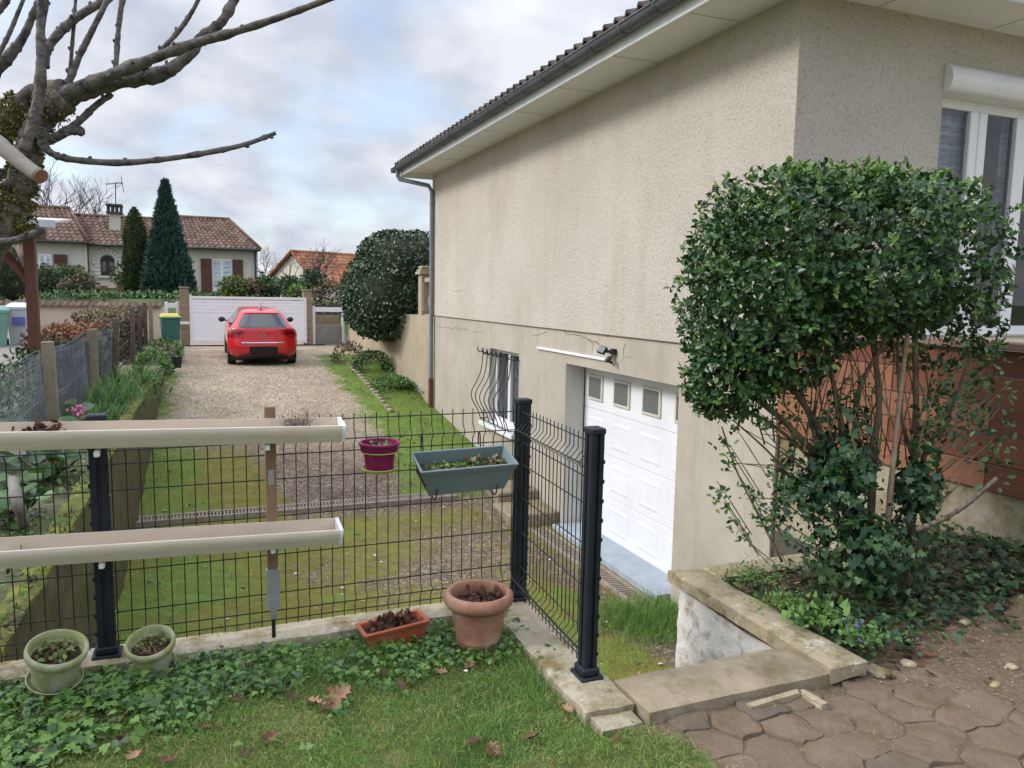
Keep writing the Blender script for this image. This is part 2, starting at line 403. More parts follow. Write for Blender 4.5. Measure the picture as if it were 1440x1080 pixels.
K['olive'] = leafmat('olive_leaf', (.09,.105,.028), (.14,.15,.045), .6)
K['olive2'] = leafmat('olive_leaf_dark', (.04,.052,.02), (.065,.08,.03), .6)
K['pink'] = leafmat('pink_flower', (.50,.12,.27), (.62,.22,.38), .5)
K['violet'] = leafmat('violet_flower', (.13,.10,.42), (.20,.16,.55), .5)
K['whitefl'] = leafmat('white_petal', (.75,.75,.72), (.8,.8,.78), .5)
K['twig'] = mat('dry_twig', (.12,.085,.065), (.19,.14,.105), 20, .8)
K['paleplant'] = leafmat('succulent', (.14,.19,.07), (.22,.25,.09), .5)
# ================================================================== GROUND
YP = [-5, 9.6, 10.8, 13, 16, 18, 20, 22, 25, 40]
ZP = [-1.55, -1.55, -1.42, -1.2, -.85, -.58, -.39, -.32, -.20, -.19]
def zdrive(X, Y):
    z = 0
    for k in (-.8, 0, .8): z = z + np.interp(np.asarray(Y) + k, YP, ZP) / 3
    return z - .09*sstep(3.3, 3.9, X)*sstep(10.0, 9.4, Y)*sstep(5.0, 6.4, Y)
def wx(Y): return 2.62 + .02*(Y-16)
def drive_masks(X, Y):
    n = fbm(X*.9, Y*.9, 3); n2 = fbm(X*3.1, Y*3.1, 9)
    wob = (n-.5)*1.3 + (n2-.5)*.5
    right = sstep(-.55, .55, X - (2.78 + .25*np.exp(-((Y-17)/5)**2) + wob*.6))*sstep(10.2, 11.2, Y)      # grass strip along the wall
    left = sstep(-.45, .35, -.45 - X + wob*.7 + .25*sstep(18, 11, Y))*sstep(9.5, 11.5, Y)*.75
    near = sstep(11.0, 9.9, Y + wob*.5)
    brown = np.exp(-((X-2.7)/1.0)**2 - ((Y-8.3)/2.0)**2) + .8*np.exp(-((X-3.9)/.35)**2)
    lobes = np.clip(.42 + 1.5*(n-.5) + .9*(n2-.5) + .25*sstep(7.5, 5, Y) + .22*sstep(.4, -.6, X) - .40*brown, 0, 1)
    grass = np.maximum(np.maximum(right*sstep(24.5, 22.5, Y), left*sstep(22, 19, Y)), near*lobes)
    moss = sstep(.2, .8, .66*np.exp(-((X-.2)/1.15)**2) + .5*wob + .3*sstep(14.5, 11.5, Y) - .25*sstep(.6, 1.6, X)) * sstep(15.5, 12.5, Y)
    moss = np.maximum(moss, near*np.clip(1.0 + wob*.7 - .60*brown, 0, 1))
    gravel = sstep(12.6, 16.6, Y + wob*1.6 + (X-1)*.3)
    return grass, moss, gravel
def attr_grid(name, xs, ys, zf, attrs, m, kind='structure', keep=None):
    X, Y = np.meshgrid(xs, ys); Z = zf(X, Y)
    V = np.stack([X, Y, Z], -1).reshape(-1, 3); w = len(xs)
    i, j = np.meshgrid(np.arange(len(xs)-1), np.arange(len(ys)-1)); a = (j*w+i).ravel()
    if keep is not None:
        cx = (X[:-1,:-1]+X[1:,1:])/2; cy = (Y[:-1,:-1]+Y[1:,1:])/2; a = a[keep(cx, cy).ravel()]
    F = np.stack([a, a+1, a+1+w, a+w], 1)
    me = np_mesh(name, V, F.ravel(), np.arange(len(F))*4, None, [m])
    for k, f in attrs.items():
        at = me.attributes.new(k, 'FLOAT', 'POINT'); at.data.foreach_set('value', f(X, Y).ravel().astype(np.float32))
    o = link_mesh(name, me, None, True); o['kind'] = kind; return o
def attr(nt, name):
    n = nt.nodes.new('ShaderNodeAttribute'); n.attribute_name = name; return n.outputs['Fac']

m, nt, b = nodes('driveway_surface'); v = coords(nt)
b.inputs['Roughness'].default_value = .95; b.inputs['Specular IOR Level'].default_value = .15
peb = voro(nt, v, 34, out=1); sep = nt.nodes.new('ShaderNodeSeparateColor'); nt.links.new(peb, sep.inputs[0])
gcol = ramp(nt, sep.outputs[0], [(.1,(.22,.175,.12)),(.5,(.36,.295,.215)),(.9,(.50,.425,.325))])
gcol = mixc(nt, ramp(nt, noise(nt, v, 1.6, 6, .7), [(.45,(0,0,0)),(.72,(.75,.75,.75))]), gcol, (.25,.19,.125))
dcol = ramp(nt, sep.outputs[1], [(.1,(.115,.085,.065)),(.6,(.185,.14,.11)),(.97,(.34,.28,.22))])
dcol = mixc(nt, ramp(nt, noise(nt, v, 2.2, 6, .7), [(.42,(0,0,0)),(.7,(.7,.7,.7))]), dcol, (.10,.065,.048))
c = mixc(nt, attr(nt, 'gravel'), dcol, gcol)
mosc = ramp(nt, noise(nt, v, 5, 6, .7), [(.25,(.12,.10,.034)),(.5,(.175,.165,.036)),(.75,(.215,.225,.05))])
nz = noise(nt, v, 9, 6, .75)
mf = math_(nt, 'MULTIPLY', math_(nt, 'ADD', math_(nt, 'SUBTRACT', attr(nt, 'moss'), .5), math_(nt, 'MULTIPLY', math_(nt, 'SUBTRACT', nz, .5), 2.2)), 2.4)
c = mixc(nt, math_(nt, 'ADD', mf, .3, True), c, mosc)
grc = ramp(nt, noise(nt, v, 6, 6, .7), [(.25,(.095,.125,.03)),(.5,(.135,.20,.04)),(.75,(.19,.275,.06))])
gf = math_(nt, 'MULTIPLY', math_(nt, 'ADD', math_(nt, 'SUBTRACT', attr(nt, 'grass'), .55), math_(nt, 'MULTIPLY', math_(nt, 'SUBTRACT', noise(nt, v, 4.2, 6, .75), .5), 2.0)), 2.4)
c = mixc(nt, math_(nt, 'ADD', gf, .3, True), c, grc)
chips = voro(nt, v, 7.5); chm = ramp(nt, chips, [(.07,(1,1,1)),(.10,(0,0,0))])
chm2 = math_(nt, 'MULTIPLY', chm, ramp(nt, noise(nt, v, 1.7, 3), [(.5,(0,0,0)),(.58,(1,1,1))]))
c = mixc(nt, chm2, c, (.46,.40,.31))
nt.links.new(c, b.inputs['Base Color'])
bump(nt, b, math_(nt, 'ADD', voro(nt, v, 34), noise(nt, v, 60, 4)), .7, .012)
K['drive'] = m
def zd_noise(X, Y):
    g, mo, gr = drive_masks(X, Y)
    return zdrive(X, Y) + .035*(fbm(X*1.3, Y*1.3, 31)-.5) + .02*g*fbm(X*6, Y*6, 8) + .012*(fbm(X*9, Y*9, 5)-.5)
attr_grid('driveway', np.arange(-1.0, 4.93, .05), np.concatenate([np.arange(2.3, 16, .05), np.arange(16, 29.01, .1)]), zd_noise,
          {'grass': lambda X, Y: drive_masks(X, Y)[0], 'moss': lambda X, Y: drive_masks(X, Y)[1], 'gravel': lambda X, Y: drive_masks(X, Y)[2]}, K['drive'])

# garden ground (lawn, dirt by the house, soil)
PATH = [(1.60,2.43),(2.42,2.40),(2.62,2.36),(2.78,2.12),(3.3,1.98),(4.4,1.6),(4.4,-.6),(3.0,-.5),(2.25,1.2),(1.86,1.75),(1.72,2.02)]
def in_poly(X, Y, poly):
    c = np.zeros(np.shape(X), bool); n = len(poly)
    for i in range(n):
        x0, y0 = poly[i]; x1, y1 = poly[(i+1) % n]
        t = ((y0 > Y) != (y1 > Y)) & (X < (x1-x0)*(Y-y0)/((y1-y0) if y1 != y0 else 1e-9)+x0); c ^= t
    return c
def lawn_mask(X, Y):
    w = (fbm(X*4, Y*4, 17)-.5)*.22
    edge = np.interp(Y, [-6, -.4, 1.2, 1.75, 2.02, 2.43, 2.6], [3.2, 2.75, 2.05, 1.78, 1.70, 1.52, 1.45])
    return sstep(.04, -.06, X - edge + w)
def zgarden(X, Y):
    z = -.055 + .05*(fbm(X*1.1, Y*1.1, 41)-.5) + .02*(fbm(X*6, Y*6, 42)-.5)
    z = z + .16*sstep(2.6, 4.2, X)*sstep(1.6, 2.6, Y) * (1 + .5*(fbm(X*3, Y*3, 2)-.5))
    z = np.where(in_poly(X, Y, PATH), z + .004, z)
    return z
m, nt, b = nodes('garden_soil'); v = coords(nt)
b.inputs['Roughness'].default_value = .95; b.inputs['Specular IOR Level'].default_value = .15
dirt = ramp(nt, noise(nt, v, 3.2, 7, .7), [(.3,(.11,.078,.052)),(.55,(.18,.13,.088)),(.75,(.25,.19,.135))])
pb = voro(nt, v, 95, out=1); sp = nt.nodes.new('ShaderNodeSeparateColor'); nt.links.new(pb, sp.inputs[0])
dirt = mixc(nt, ramp(nt, sp.outputs[0], [(.90,(0,0,0)),(.95,(.45,.45,.45))]), dirt, (.36,.28,.20))
dirt = mixc(nt, ramp(nt, noise(nt, v, 5, 6, .75), [(.56,(0,0,0)),(.68,(.8,.8,.8))]), dirt, (.07,.085,.025))
lawn = ramp(nt, noise(nt, v, 4, 7, .75), [(.32,(.05,.062,.02)),(.5,(.095,.12,.032)),(.7,(.17,.145,.065))])
nt.links.new(mixc(nt, attr(nt, 'lawn'), dirt, lawn), b.inputs['Base Color'])
bump(nt, b, math_(nt, 'ADD', noise(nt, v, 45, 6, .75), voro(nt, v, 42)), .8, .012)
K['garden'] = m
xs = np.concatenate([np.arange(-12, -1.4, .4), np.arange(-1.4, 4.65, .035), np.arange(4.8, 13, .8)])
ys = np.concatenate([np.arange(-9, -.2, .4), np.arange(-.2, 3.6, .035)])
attr_grid('garden_ground', xs, ys, zgarden, {'lawn': lawn_mask}, K['garden'],
          keep=lambda X, Y: ~((X > 1.42) & (Y > 2.44) & (X < 2.5)) & ~((Y > 3.56)) & ~((X > 4.62) & (Y > 2.9)))

# neighbour's ground on the left, street, and the far ground with the rise beyond the street
m, nt, b = nodes('neighbour_soil'); v = coords(nt); b.inputs['Roughness'].default_value = .95
cc = ramp(nt, noise(nt, v, 1.4, 7, .7), [(.3,(.10,.085,.05)),(.5,(.09,.11,.035)),(.75,(.19,.165,.115))])
nt.links.new(cc, b.inputs['Base Color']); bump(nt, b, noise(nt, v, 30, 5), .8, .02); K['neigh'] = m
attr_grid('flower_bed', np.arange(-1.80, -.88, .06), np.arange(3.6, 29, .12), lambda X, Y: -.13 + .10*(fbm(X*3, Y*3, 51)-.5), {}, K['neigh'])
K['palegravel'] = mat('pale_gravel', (.20,.185,.16), (.30,.28,.25), 30, .95, .6, 50, .02)
attr_grid('neighbour_yard', np.append(np.arange(-16, -1.70, .35), -1.72), np.arange(3.2, 29.2, .35), lambda X, Y: -.10 + .05*(fbm(X, Y, 52)-.5) + .38*sstep(14, 20, Y)*sstep(-2.2, -3.2, X), {}, K['palegravel'])
K['asphalt'] = mat('asphalt', (.055,.055,.056), (.075,.073,.072), 8, .9, .4, 80, .005)
sg = MB(); sg.quad((-60,28.95,-.2),(60,28.95,-.2),(60,32.0,-.2),(-60,32.0,-.2)); o = sg.build('street', K['asphalt']); o['kind'] = 'structure'
K['far'] = mat('far_grass', (.05,.075,.025), (.09,.11,.04), .12, .95, c3=(.12,.10,.06))
fx = np.concatenate([[-3000,-900,-300,-120,-60], np.arange(-40, 41, 2), [60,120,300,900,3000]])
fy = np.concatenate([[-600,-200,-60,-20,-9,29,31.4,31.8,32.6,33.6,35], np.arange(37, 80, 3), [100,160,300,900,4000]])
attr_grid('ground', fx, fy, lambda X, Y: -.26 + 1.46*sstep(31.6, 33.6, Y)*(.78+.22*np.cos(X*.15)) + 6*sstep(120, 900, Y)*fbm(X*.004, Y*.004, 3), {}, K['far'],
          keep=lambda X, Y: ~((Y > -9) & (Y < 29) & (X > -16) & (X < 16)))

# ================================================================== HOUSE ON THE RIGHT
XW = 4.6; YC = 5.24; YE = 16.08; ZT = 4.09; ZB = 1.14
house = thing('rendered_house', (XW+3, 9, -1.6), 'beige roughcast house with white garage door below and grey gutter along its eaves', 'house')
def wall_rects(axis, c, u0, u1, z0, z1, holes, depth=.32):
    """outer skin with openings and their reveals; axis 'x': plane X=c, u=Y ; axis 'y': plane Y=c, u=X"""
    f = MB(); rv = MB()
    pt = (lambda u, z, d=0: (c+d, u, z)) if axis == 'x' else (lambda u, z, d=0: (u, c+d, z))
    if u0 == u1: u0, u1, z0, z1 = holes[0]
    us = sorted({u0, u1, *[h[0] for h in holes], *[h[1] for h in holes]}); zs = sorted({z0, z1, *[max(z0, h[2]) for h in holes], *[min(z1, h[3]) for h in holes]})
    for i in range(len(us)-1):
        for j in range(len(zs)-1):
            cu, cz = (us[i]+us[i+1])/2, (zs[j]+zs[j+1])/2
            if any(h[0] < cu < h[1] and h[2] < cz < h[3] for h in holes): continue
            f.quad(pt(us[i], zs[j]), pt(us[i+1], zs[j]), pt(us[i+1], zs[j+1]), pt(us[i], zs[j+1]))
    for h in holes:
        a, b_, z_0, z_1 = h
        for (p, q) in (((a, z_0), (a, z_1)), ((b_, z_0), (b_, z_1)), ((a, z_0), (b_, z_0)), ((a, z_1), (b_, z_1))):
            rv.quad(pt(*p), pt(*q), pt(*q, depth), pt(*p, depth))
    return f, rv
GY0, GY1, GZ0, GZ1 = 6.74, 9.45, -1.6, .685
WY0, WY1, WZ0, WZ1 = 11.14, 12.47, -.6, .685
f, rv = wall_rects('x', XW, YC, YE, -1.9, ZB, [(GY0, GY1, GZ0, GZ1), (WY0, WY1, WZ0, WZ1)])
f.build('lower_wall', K['render'], house)
for h_ in ((GY0, GY1, GZ0, GZ1), (WY0, WY1, WZ0, WZ1)): wall_rects('x', XW, 0, 0, 0, 0, [h_])[1].build('reveal', K['reveal'], house)
f, rv = wall_rects('x', XW-.014, YC-.014, YE, ZB, ZT+.1, [])
f.quad((XW-.014,YC-.014,ZB),(XW,YC-.014,ZB),(XW,YE,ZB),(XW-.014,YE,ZB)).build('upper_wall', K['roughcast'], house)
FX0, FX1, FZ0, FZ1 = 6.24, 8.45, 1.29, 3.73
f, rv = wall_rects('y', YC-.014, XW-.014, 15, ZB, ZT+.1, [(FX0, FX1, FZ0, FZ1)], .22)
f.build('front_wall', K['roughcast'], house); rv.build('front_reveal', K['roughcast'], house)
b_ = MB(); b_.quad((XW,YC,-1.9),(15,YC,-1.9),(15,YC,ZB),(XW,YC,ZB)); b_.quad((XW,YE,-1.9),(15,YE,-1.9),(15,YE,ZT),(XW,YE,ZT)); b_.quad((15,YC,-1.9),(15,YE,-1.9),(15,YE,ZT),(15,YC,ZT))
b_.build('back_wall', K['render'], house)
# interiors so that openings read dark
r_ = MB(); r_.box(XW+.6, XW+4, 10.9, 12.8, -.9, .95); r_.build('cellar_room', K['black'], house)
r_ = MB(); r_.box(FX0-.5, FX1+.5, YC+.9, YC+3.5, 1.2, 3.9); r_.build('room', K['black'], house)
# soffits, fascia, gutter, roof
EX, EY, EF = XW-.62, YC-.62, YE+.42
s_ = MB(); s_.quad((EX,EY,ZT),(XW,YC,ZT),(XW,YE,ZT),(EX,YE,ZT)); s_.quad((EX,EY,ZT),(15,EY,ZT),(15,YC,ZT),(XW,YC,ZT))
s_.quad((EX,YE,ZT),(15,YE,ZT),(15,EF,ZT),(EX,EF,ZT))
s_.build('soffit', K['soffit'], house)
for y in np.arange(6.0, EF, 1.35): j_ = MB(); j_.box(EX+.02, XW-.02, y, y+.005, ZT-.003, ZT+.01); j_.build('soffit_joint', K['stained'], house)
for x in np.arange(5.4, 12, 1.35): j_ = MB(); j_.box(x, x+.005, EY+.02, YC-.02, ZT-.003, ZT+.01); j_.build('soffit_joint', K['stained'], house)
fa = MB(); fa.box(EX-.022, EX, EY-.022, EF, ZT-.035, ZT+.17); fa.box(EX, 15, EY-.022, EY, ZT-.035, ZT+.17); fa.box(EX, 15, EF, EF+.022, ZT-.035, ZT+.17)
fa.build('fascia', K['white'], house)
def gutter_profile(r=.078, t=.006, n=12):
    o_ = [(r*math.cos(PI+PI*k/n), r*math.sin(PI+PI*k/n)) for k in range(n+1)]
    i_ = [((r-t)*math.cos(PI+PI*k/n), (r-t)*math.sin(PI+PI*k/n)) for k in range(n+1)][::-1]
    return o_ + i_
gx, gz = EX-.022-.083, ZT+.125
g_ = MB(); g_.prism([(gx+p[0], gz+p[1]) for p in gutter_profile()], EY-.18, EF+.05, 'y')
g_.tube([(gx-.078, EY-.18, gz), (gx-.078, EF+.05, gz)], .012, 8)
gy = EY-.022-.083
g_.prism([(gy+p[0], gz+p[1]) for p in gutter_profile()], EX-.19, 14, 'x'); g_.tube([(EX-.19, gy-.078, gz), (14, gy-.078, gz)], .012, 8)
g_.box(gx-.075, gx+.075, EF+.05, EF+.056, gz-.076, gz)
gt = g_.build('gutter', K['zinc'], house, 40)
for y in np.arange(EY+.35, EF, .62):
    h_ = MB(); h_.prism([(gx+p[0]*1.05, gz+p[1]*1.05) for p in gutter_profile(.08, .008)], y, y+.035, 'y'); h_.build('hanger', K['zinc'], gt)
# tiled roof: corrugated courses
def tile_plane(f, p0, ux, up, wid, leng, pitch=.21, amp=.035, course=.36, step=.02, cols=8):
    ux = Vector(ux).normalized(); up = Vector(up).normalized(); n = ux.cross(up).normalized()
    if n.z < 0: n = -n
    nc = int(wid/pitch*cols); nr = int(leng/course)
    for r in range(nr):
        vs = []
        for e, lift in ((0, step), (1, 0)):
            for k in range(nc+1):
                q = k/nc*wid; w = max(0, math.sin(2*PI*q/pitch))*amp + min(0, math.sin(2*PI*q/pitch))*amp*.5
                vs.append(Vector(p0) + ux*q + up*(course*(r + e*1.06)) + n*(w + lift))
        f.add(vs, [(k, k+1, nc+2+k, nc+1+k) for k in range(nc)])
        lo = [v_.copy() for v_ in vs[:nc+1]]; f.add(lo + [v_ - n*(step+.012) for v_ in lo], [(k, k+1, nc+2+k, nc+1+k) for k in range(nc)])
sl = math.tan(rad(19))
rt = MB(); tile_plane(rt, (EX-.09, EY-.1, ZT+.20), (0,1,0), (1,0,sl), EF+.1-EY+.1, 5.6, .225, .05)
K['rooftile'] = tiles('grey_tiles', (.07,.055,.05), (.10,.075,.065), (.135,.10,.08))
rt.build('roof', K['rooftile'], house, True)
rb = MB(); ridge = ZT+.14 + (10-EX)*sl
rb.add([(EX-.02,EY,ZT+.14),(15,EY,ZT+.14),(15,EF,ZT+.14),(EX-.02,EF,ZT+.14),(10,EY+6,ridge),(10,EF,ridge)], [(0,4,5,3),(0,1,4),(3,5,2),(1,2,5,4)])
rb.build('roof_deck', K['rooftile'], house)
# downpipe
q0 = Vector((gx, EF-.25, gz-.07)); a1 = P(607, 268, X=XW-.07); a2 = P(606, 532, X=XW-.07); a3 = P(605, 574, X=XW-.07)
px_, py_ = XW-.07, a1.y-.02
dp = MB(); dp.tube([q0, q0+Vector((0,0,-.1)), q0+Vector((.03,-.02,-.17)), (px_-.06, py_+.05, a1.z+.10), (px_, py_, a1.z-.02), (px_, py_, a1.z-.2), (px_, py_, a2.z)], .045, 12)
for z in (a1.z-.3, 2.1, 1.0, .3): dp.tube([(px_, py_, z), (px_, py_, z+.05)], .052, 12)
pipe = dp.build('downpipe', K['zincpipe'], house, 40)
dp = MB(); dp.tube([(px_, py_, a2.z), (px_, py_, a3.z-.15)], .053, 12); dp.build('pipe_foot', K['rust'], pipe, 40)
# garage door
gd = MB(); DX = 4.90
secs = [-1.575, -1.03, -.47, .085, .64]
for i in range(4):
    gd.box(DX, DX+.05, GY0-.02, GY1+.12, secs[i]+.004, secs[i+1]-.004, .004)
door = gd.build('garage_door', K['doorwhite'], house)
sp_ = MB(); sp_.box(DX+.01, DX+.06, GY0-.02, GY1+.12, -1.6, .70); sp_.build('door_seam', K['reveal'], door)
cen = [9.12, 8.42, 7.72, 7.02]
for k, yc in enumerate(cen):
    w = MB(); w.box(DX-.022, DX, yc-.205, yc+.205, .205, .555, .008)
    fr = w.build('door_window', K['cream'], door)
    w = MB(); w.box(DX-.026, DX-.02, yc-.165, yc+.165, .245, .515); w.build('pane', K['obscure'], fr)
    for i in range(3):
        z0, z1 = secs[i]+.10, secs[i+1]-.10
        e = MB(); w_, t = .235, .007
        # pressed cassette: bevelled ring
        outer = [(yc-w_, z0), (yc+w_, z0), (yc+w_, z1), (yc-w_, z1)]; mid = [(yc-w_+.035, z0+.035), (yc+w_-.035, z0+.035), (yc+w_-.035, z1-.035), (yc-w_+.035, z1-.035)]
        inn = [(yc-w_+.07, z0+.07), (yc+w_-.07, z0+.07), (yc+w_-.07, z1-.07), (yc-w_+.07, z1-.07)]
        e.add([(DX-.0005, *p) for p in outer] + [(DX-t, *p) for p in mid] + [(DX-.004, *p) for p in inn],
              [(a, (a+1)%4, 4+(a+1)%4, 4+a) for a in range(4)] + [(4+a, 4+(a+1)%4, 8+(a+1)%4, 8+a) for a in range(4)] + [(8,9,10,11)])
        e.build('door_panel', K['doorwhite'], door)
e = MB(); e.box(XW-.16, DX+.02, GY0+.002, GY1-.002, -1.68, -1.565, .006); e.build('threshold', K['bluesill'], house)
e = MB(); e.box(DX-.012, DX+.02, GY1-.01, GY1+.02, GZ0, GZ1-.003); e.build('door_jamb', K['black'], house)
# cellar window
wf = MB(); Xg = XW+.16
for (a, c_, z0, z1) in ((WY0, WY0+.075, WZ0, WZ1), (WY1-.075, WY1, WZ0, WZ1), (WY0+.075, WY1-.075, WZ0, WZ0+.10), (WY0+.075, WY1-.075, WZ1-.07, WZ1)): wf.box(Xg-.05, Xg+.03, a, c_, z0+.001, z1-.001, .005)
wf.box(Xg-.055, Xg+.03, (WY0+WY1)/2-.05, (WY0+WY1)/2+.05, WZ0+.1, WZ1-.07, .004)
cw = wf.build('cellar_window', K['pvc'], house)
for (a, c_) in ((WY0+.075, (WY0+WY1)/2-.05), ((WY0+WY1)/2+.05, WY1-.075)):
    wf = MB(); wf.box(Xg-.01, Xg, a, c_, WZ0+.1, WZ1-.07); wf.build('pane', K['glass'], cw)
wf = MB(); wf.box(XW-.16, XW+.14, WY0-.10, WY1+.10, WZ0-.06, WZ0+.005, .008); wf.build('window_sill', K['pvc'], house)
# bellied iron grille
gr = MB(); n = 7
def belly(z):
    t = (WZ1-.02-z)/(WZ1-WZ0-.02); return XW-.10-.05*math.sin(min(1,t)*PI*.8)-.17*math.exp(-((t-.62)/.20)**2)
for k in range(n):
    y = WY0+.06+(WY1-WY0-.02)*k/(n-1); zt = WZ1-.02
    pts = [(XW-.10-.055+.055*math.cos(a), y, zt+.005+.055*math.sin(a)) for a in np.linspace(-1.2*PI, 0, 14)]
    pts += [(belly(z), y, z) for z in np.linspace(zt-.03, WZ0+.05, 18)]
    gr.tube(pts, .0085, 6)
for z, ya in ((WZ1-.10, .02), (WZ0+.05, .02)):
    gr.tube([(XW+.02, WY0-.02, z), (XW-.10, WY0-.02, z), (belly(z)+.002, WY0+.03, z), (belly(z)+.002, WY1+.08, z), (XW+.0, WY1+.10, z)], .009, 6)
gr.build('window_grille', K['iron'], house)
# conduit, flood light, small vent marks
A, B = P(757, 489, X=XW), P(853, 506, X=XW)
e = MB(); e.box(XW-.03, XW-.002, B.y, A.y, .815, .85, .004); e.build('cable_conduit', K['pvc'], house)
fl = MB(); fy = P(866, 495, X=XW).y
fl.box(XW-.07, XW-.001, fy-.035, fy+.035, .91, .98, .01)
fl.M = Matrix.Translation((XW-.14, fy+.08, .96)) @ Matrix.Rotation(rad(35), 4, 'Y') @ Matrix.Rotation(rad(20), 4, 'Z')
fl.box(-.02, .02, -.06, .06, -.05, .05, .01); fl.M = None
fl.tube([(XW-.03, fy, .94), (XW-.13, fy+.07, .95)], .018, 6); fl.tube([(XW-.05, fy, .9), (XW-.07, fy+.03, .82), (XW-.02, fy+.06, .80), (XW-.01, fy+.14, .84)], .012, 6)
fl.tube([(XW-.09, fy-.02, .88), (XW-.13, fy-.03, .83)], .028, 8)
lamp = fl.build('flood_light', K['iron'], house)
e = MB(); e.M = Matrix.Translation((XW-.14, fy+.08, .96)) @ Matrix.Rotation(rad(35), 4, 'Y') @ Matrix.Rotation(rad(20), 4, 'Z'); e.box(-.024, -.021, -.048, .048, -.038, .038); e.build('lens', K['obscure'], lamp)
# cracks in the render, read off the survey
def crack(pts, w=.006, X=XW-.003):
    pp = [P(u, v, X=X) for u, v in pts]; fine = []
    for a, b2 in zip(pp[:-1], pp[1:]):
        for k in range(5): fine.append(a.lerp(b2, k/5) + Vector((0, random.uniform(-.015,.015), random.uniform(-.012,.012))))
    fine.append(pp[-1]); f = MB()
    for a, b2 in zip(fine[:-1], fine[1:]):
        d = (b2-a); nrm = Vector((0, -d.z, d.y)).normalized()*w*random.uniform(.4,1.2)/2
        f.quad(a-nrm, b2-nrm, b2+nrm, a+nrm)
    return f
z4 = lambda x, y: (640+x/4, 460+y/4)
z3 = lambda x, y: (480+x/4, 320+y/4)
for pts, w in (([z4(430,40),z4(460,50),z4(480,36),z4(520,28)],.008), ([z4(590,12),z4(640,40),z4(700,48),z4(745,66),z4(790,80),z4(812,96)],.010), ([z4(745,66),z4(775,90),z4(770,135)],.007),
               ([z4(830,50),z4(880,45),z4(960,58),z4(1060,60),z4(1150,70),z4(1205,66)],.007), ([z4(955,90),z4(945,150),z4(940,200)],.007), ([z4(955,165),z4(990,172)],.005),
               ([z3(530,555),z3(570,562),z3(610,565),z3(625,578),z3(645,560),z3(660,578),z3(690,570),z3(715,578)],.008), ([z3(735,585),z3(800,592)],.006), ([z3(610,352),z3(640,358),z3(670,352)],.005), ([z3(755,432),z3(775,438)],.005)):
    crack(pts, w, XW-.003 if pts[0][1] > 440 else XW-.018).build('crack', K['crack'], house)
e = MB(); e.box(XW-.016, XW-.0005, YC, YE, ZB-.012, ZB-.002); e.build('render_seam', K['crack'], house)
e = MB(); e.tube([(XW-.012, YC-.03, -.9), (XW-.012, YC-.03, .42)], .017, 8); e.build('corner_line', K['bark'], house)  # thin dark brown upright line at the house corner
# french window on the face beside the terrace
m, nt, b = nodes('clear_glass'); gl = nt.nodes.new('ShaderNodeBsdfGlossy'); gl.inputs['Roughness'].default_value = .02
tr = nt.nodes.new('ShaderNodeBsdfTransparent'); tr.inputs[0].default_value = (.93,.95,.97,1); ms = nt.nodes.new('ShaderNodeMixShader'); lw = nt.nodes.new('ShaderNodeLayerWeight'); lw.inputs[0].default_value = .35
nt.links.new(math_(nt, 'ADD', lw.outputs[0], .05, True), ms.inputs[0]); nt.links.new(tr.outputs[0], ms.inputs[1]); nt.links.new(gl.outputs[0], ms.inputs[2]); nt.links.new(ms.outputs[0], nt.nodes['Material Output'].inputs[0])
K['clear'] = m
Yg = YC+.17; wf = MB()
ml, mr, rf = P(1360,140,Y=Yg).x, P(1384,140,Y=Yg).x, P(1425,150,Y=Yg).x
wf.box(FX0, FX0+.05, Yg-.05, Yg+.03, FZ0, FZ1-.24, .005)
wf.box(FX0+.05, FX1, Yg-.05, Yg+.03, FZ0, FZ0+.09, .005); wf.box(FX0+.05, FX1, Yg-.05, Yg+.03, FZ1-.33, FZ1-.24, .005)
wf.box(ml, (ml+mr)/2-.005, Yg-.06, Yg+.02, FZ0+.09, FZ1-.33, .008); wf.box((ml+mr)/2+.005, mr, Yg-.06, Yg+.02, FZ0+.09, FZ1-.33, .008)
wf.box(rf, rf+.16, Yg-.06, Yg+.02, FZ0+.09, FZ1-.33, .006)
fw = wf.build('french_window', K['pvc'], house)
for a, c_ in ((FX0+.05, ml), (mr, rf), (rf+.16, FX1)):
    w = MB(); w.quad((a,Yg-.016,FZ0+.09),(c_,Yg-.016,FZ0+.09),(c_,Yg-.016,FZ1-.33),(a,Yg-.016,FZ1-.33)); w.build('pane', K['clear'], fw)
K['curtain'] = mat('grey_curtain', (.62,.66,.72), (.28,.32,.38), 1.6, .9, stretch=(1,1,14), lo=.42, hi=.6)
cu = MB(); cu.add([(FX0+.02+ .03*k, Yg+.09+.02*math.sin(k*1.3), z) for z in (FZ0+.02, FZ1-.26) for k in range(31)], [(k, k+1, 32+k, 31+k) for k in range(30)]); 
cu.add([(rf-.02+ .03*k, Yg+.09+.02*math.sin(k*1.3), z) for z in (FZ0+.02, FZ1-.26) for k in range(9)], [(k, k+1, 10+k, 9+k) for k in range(8)]); cu.build('curtain', K['curtain'], house, True)
pf = [(YC+.0, FZ1-.24), (YC-.05, FZ1-.24), (YC-.09, FZ1-.20), (YC-.105, FZ1-.13), (YC-.09, FZ1-.06), (YC-.05, FZ1-.012), (YC+.0, FZ1-.002), (YC+.2, FZ1-.002), (YC+.2, FZ1-.24)]
w = MB(); w.prism(pf, FX0+.003, FX1-.003, 'x'); w.build('shutter_box', K['pvc'], house, 50)

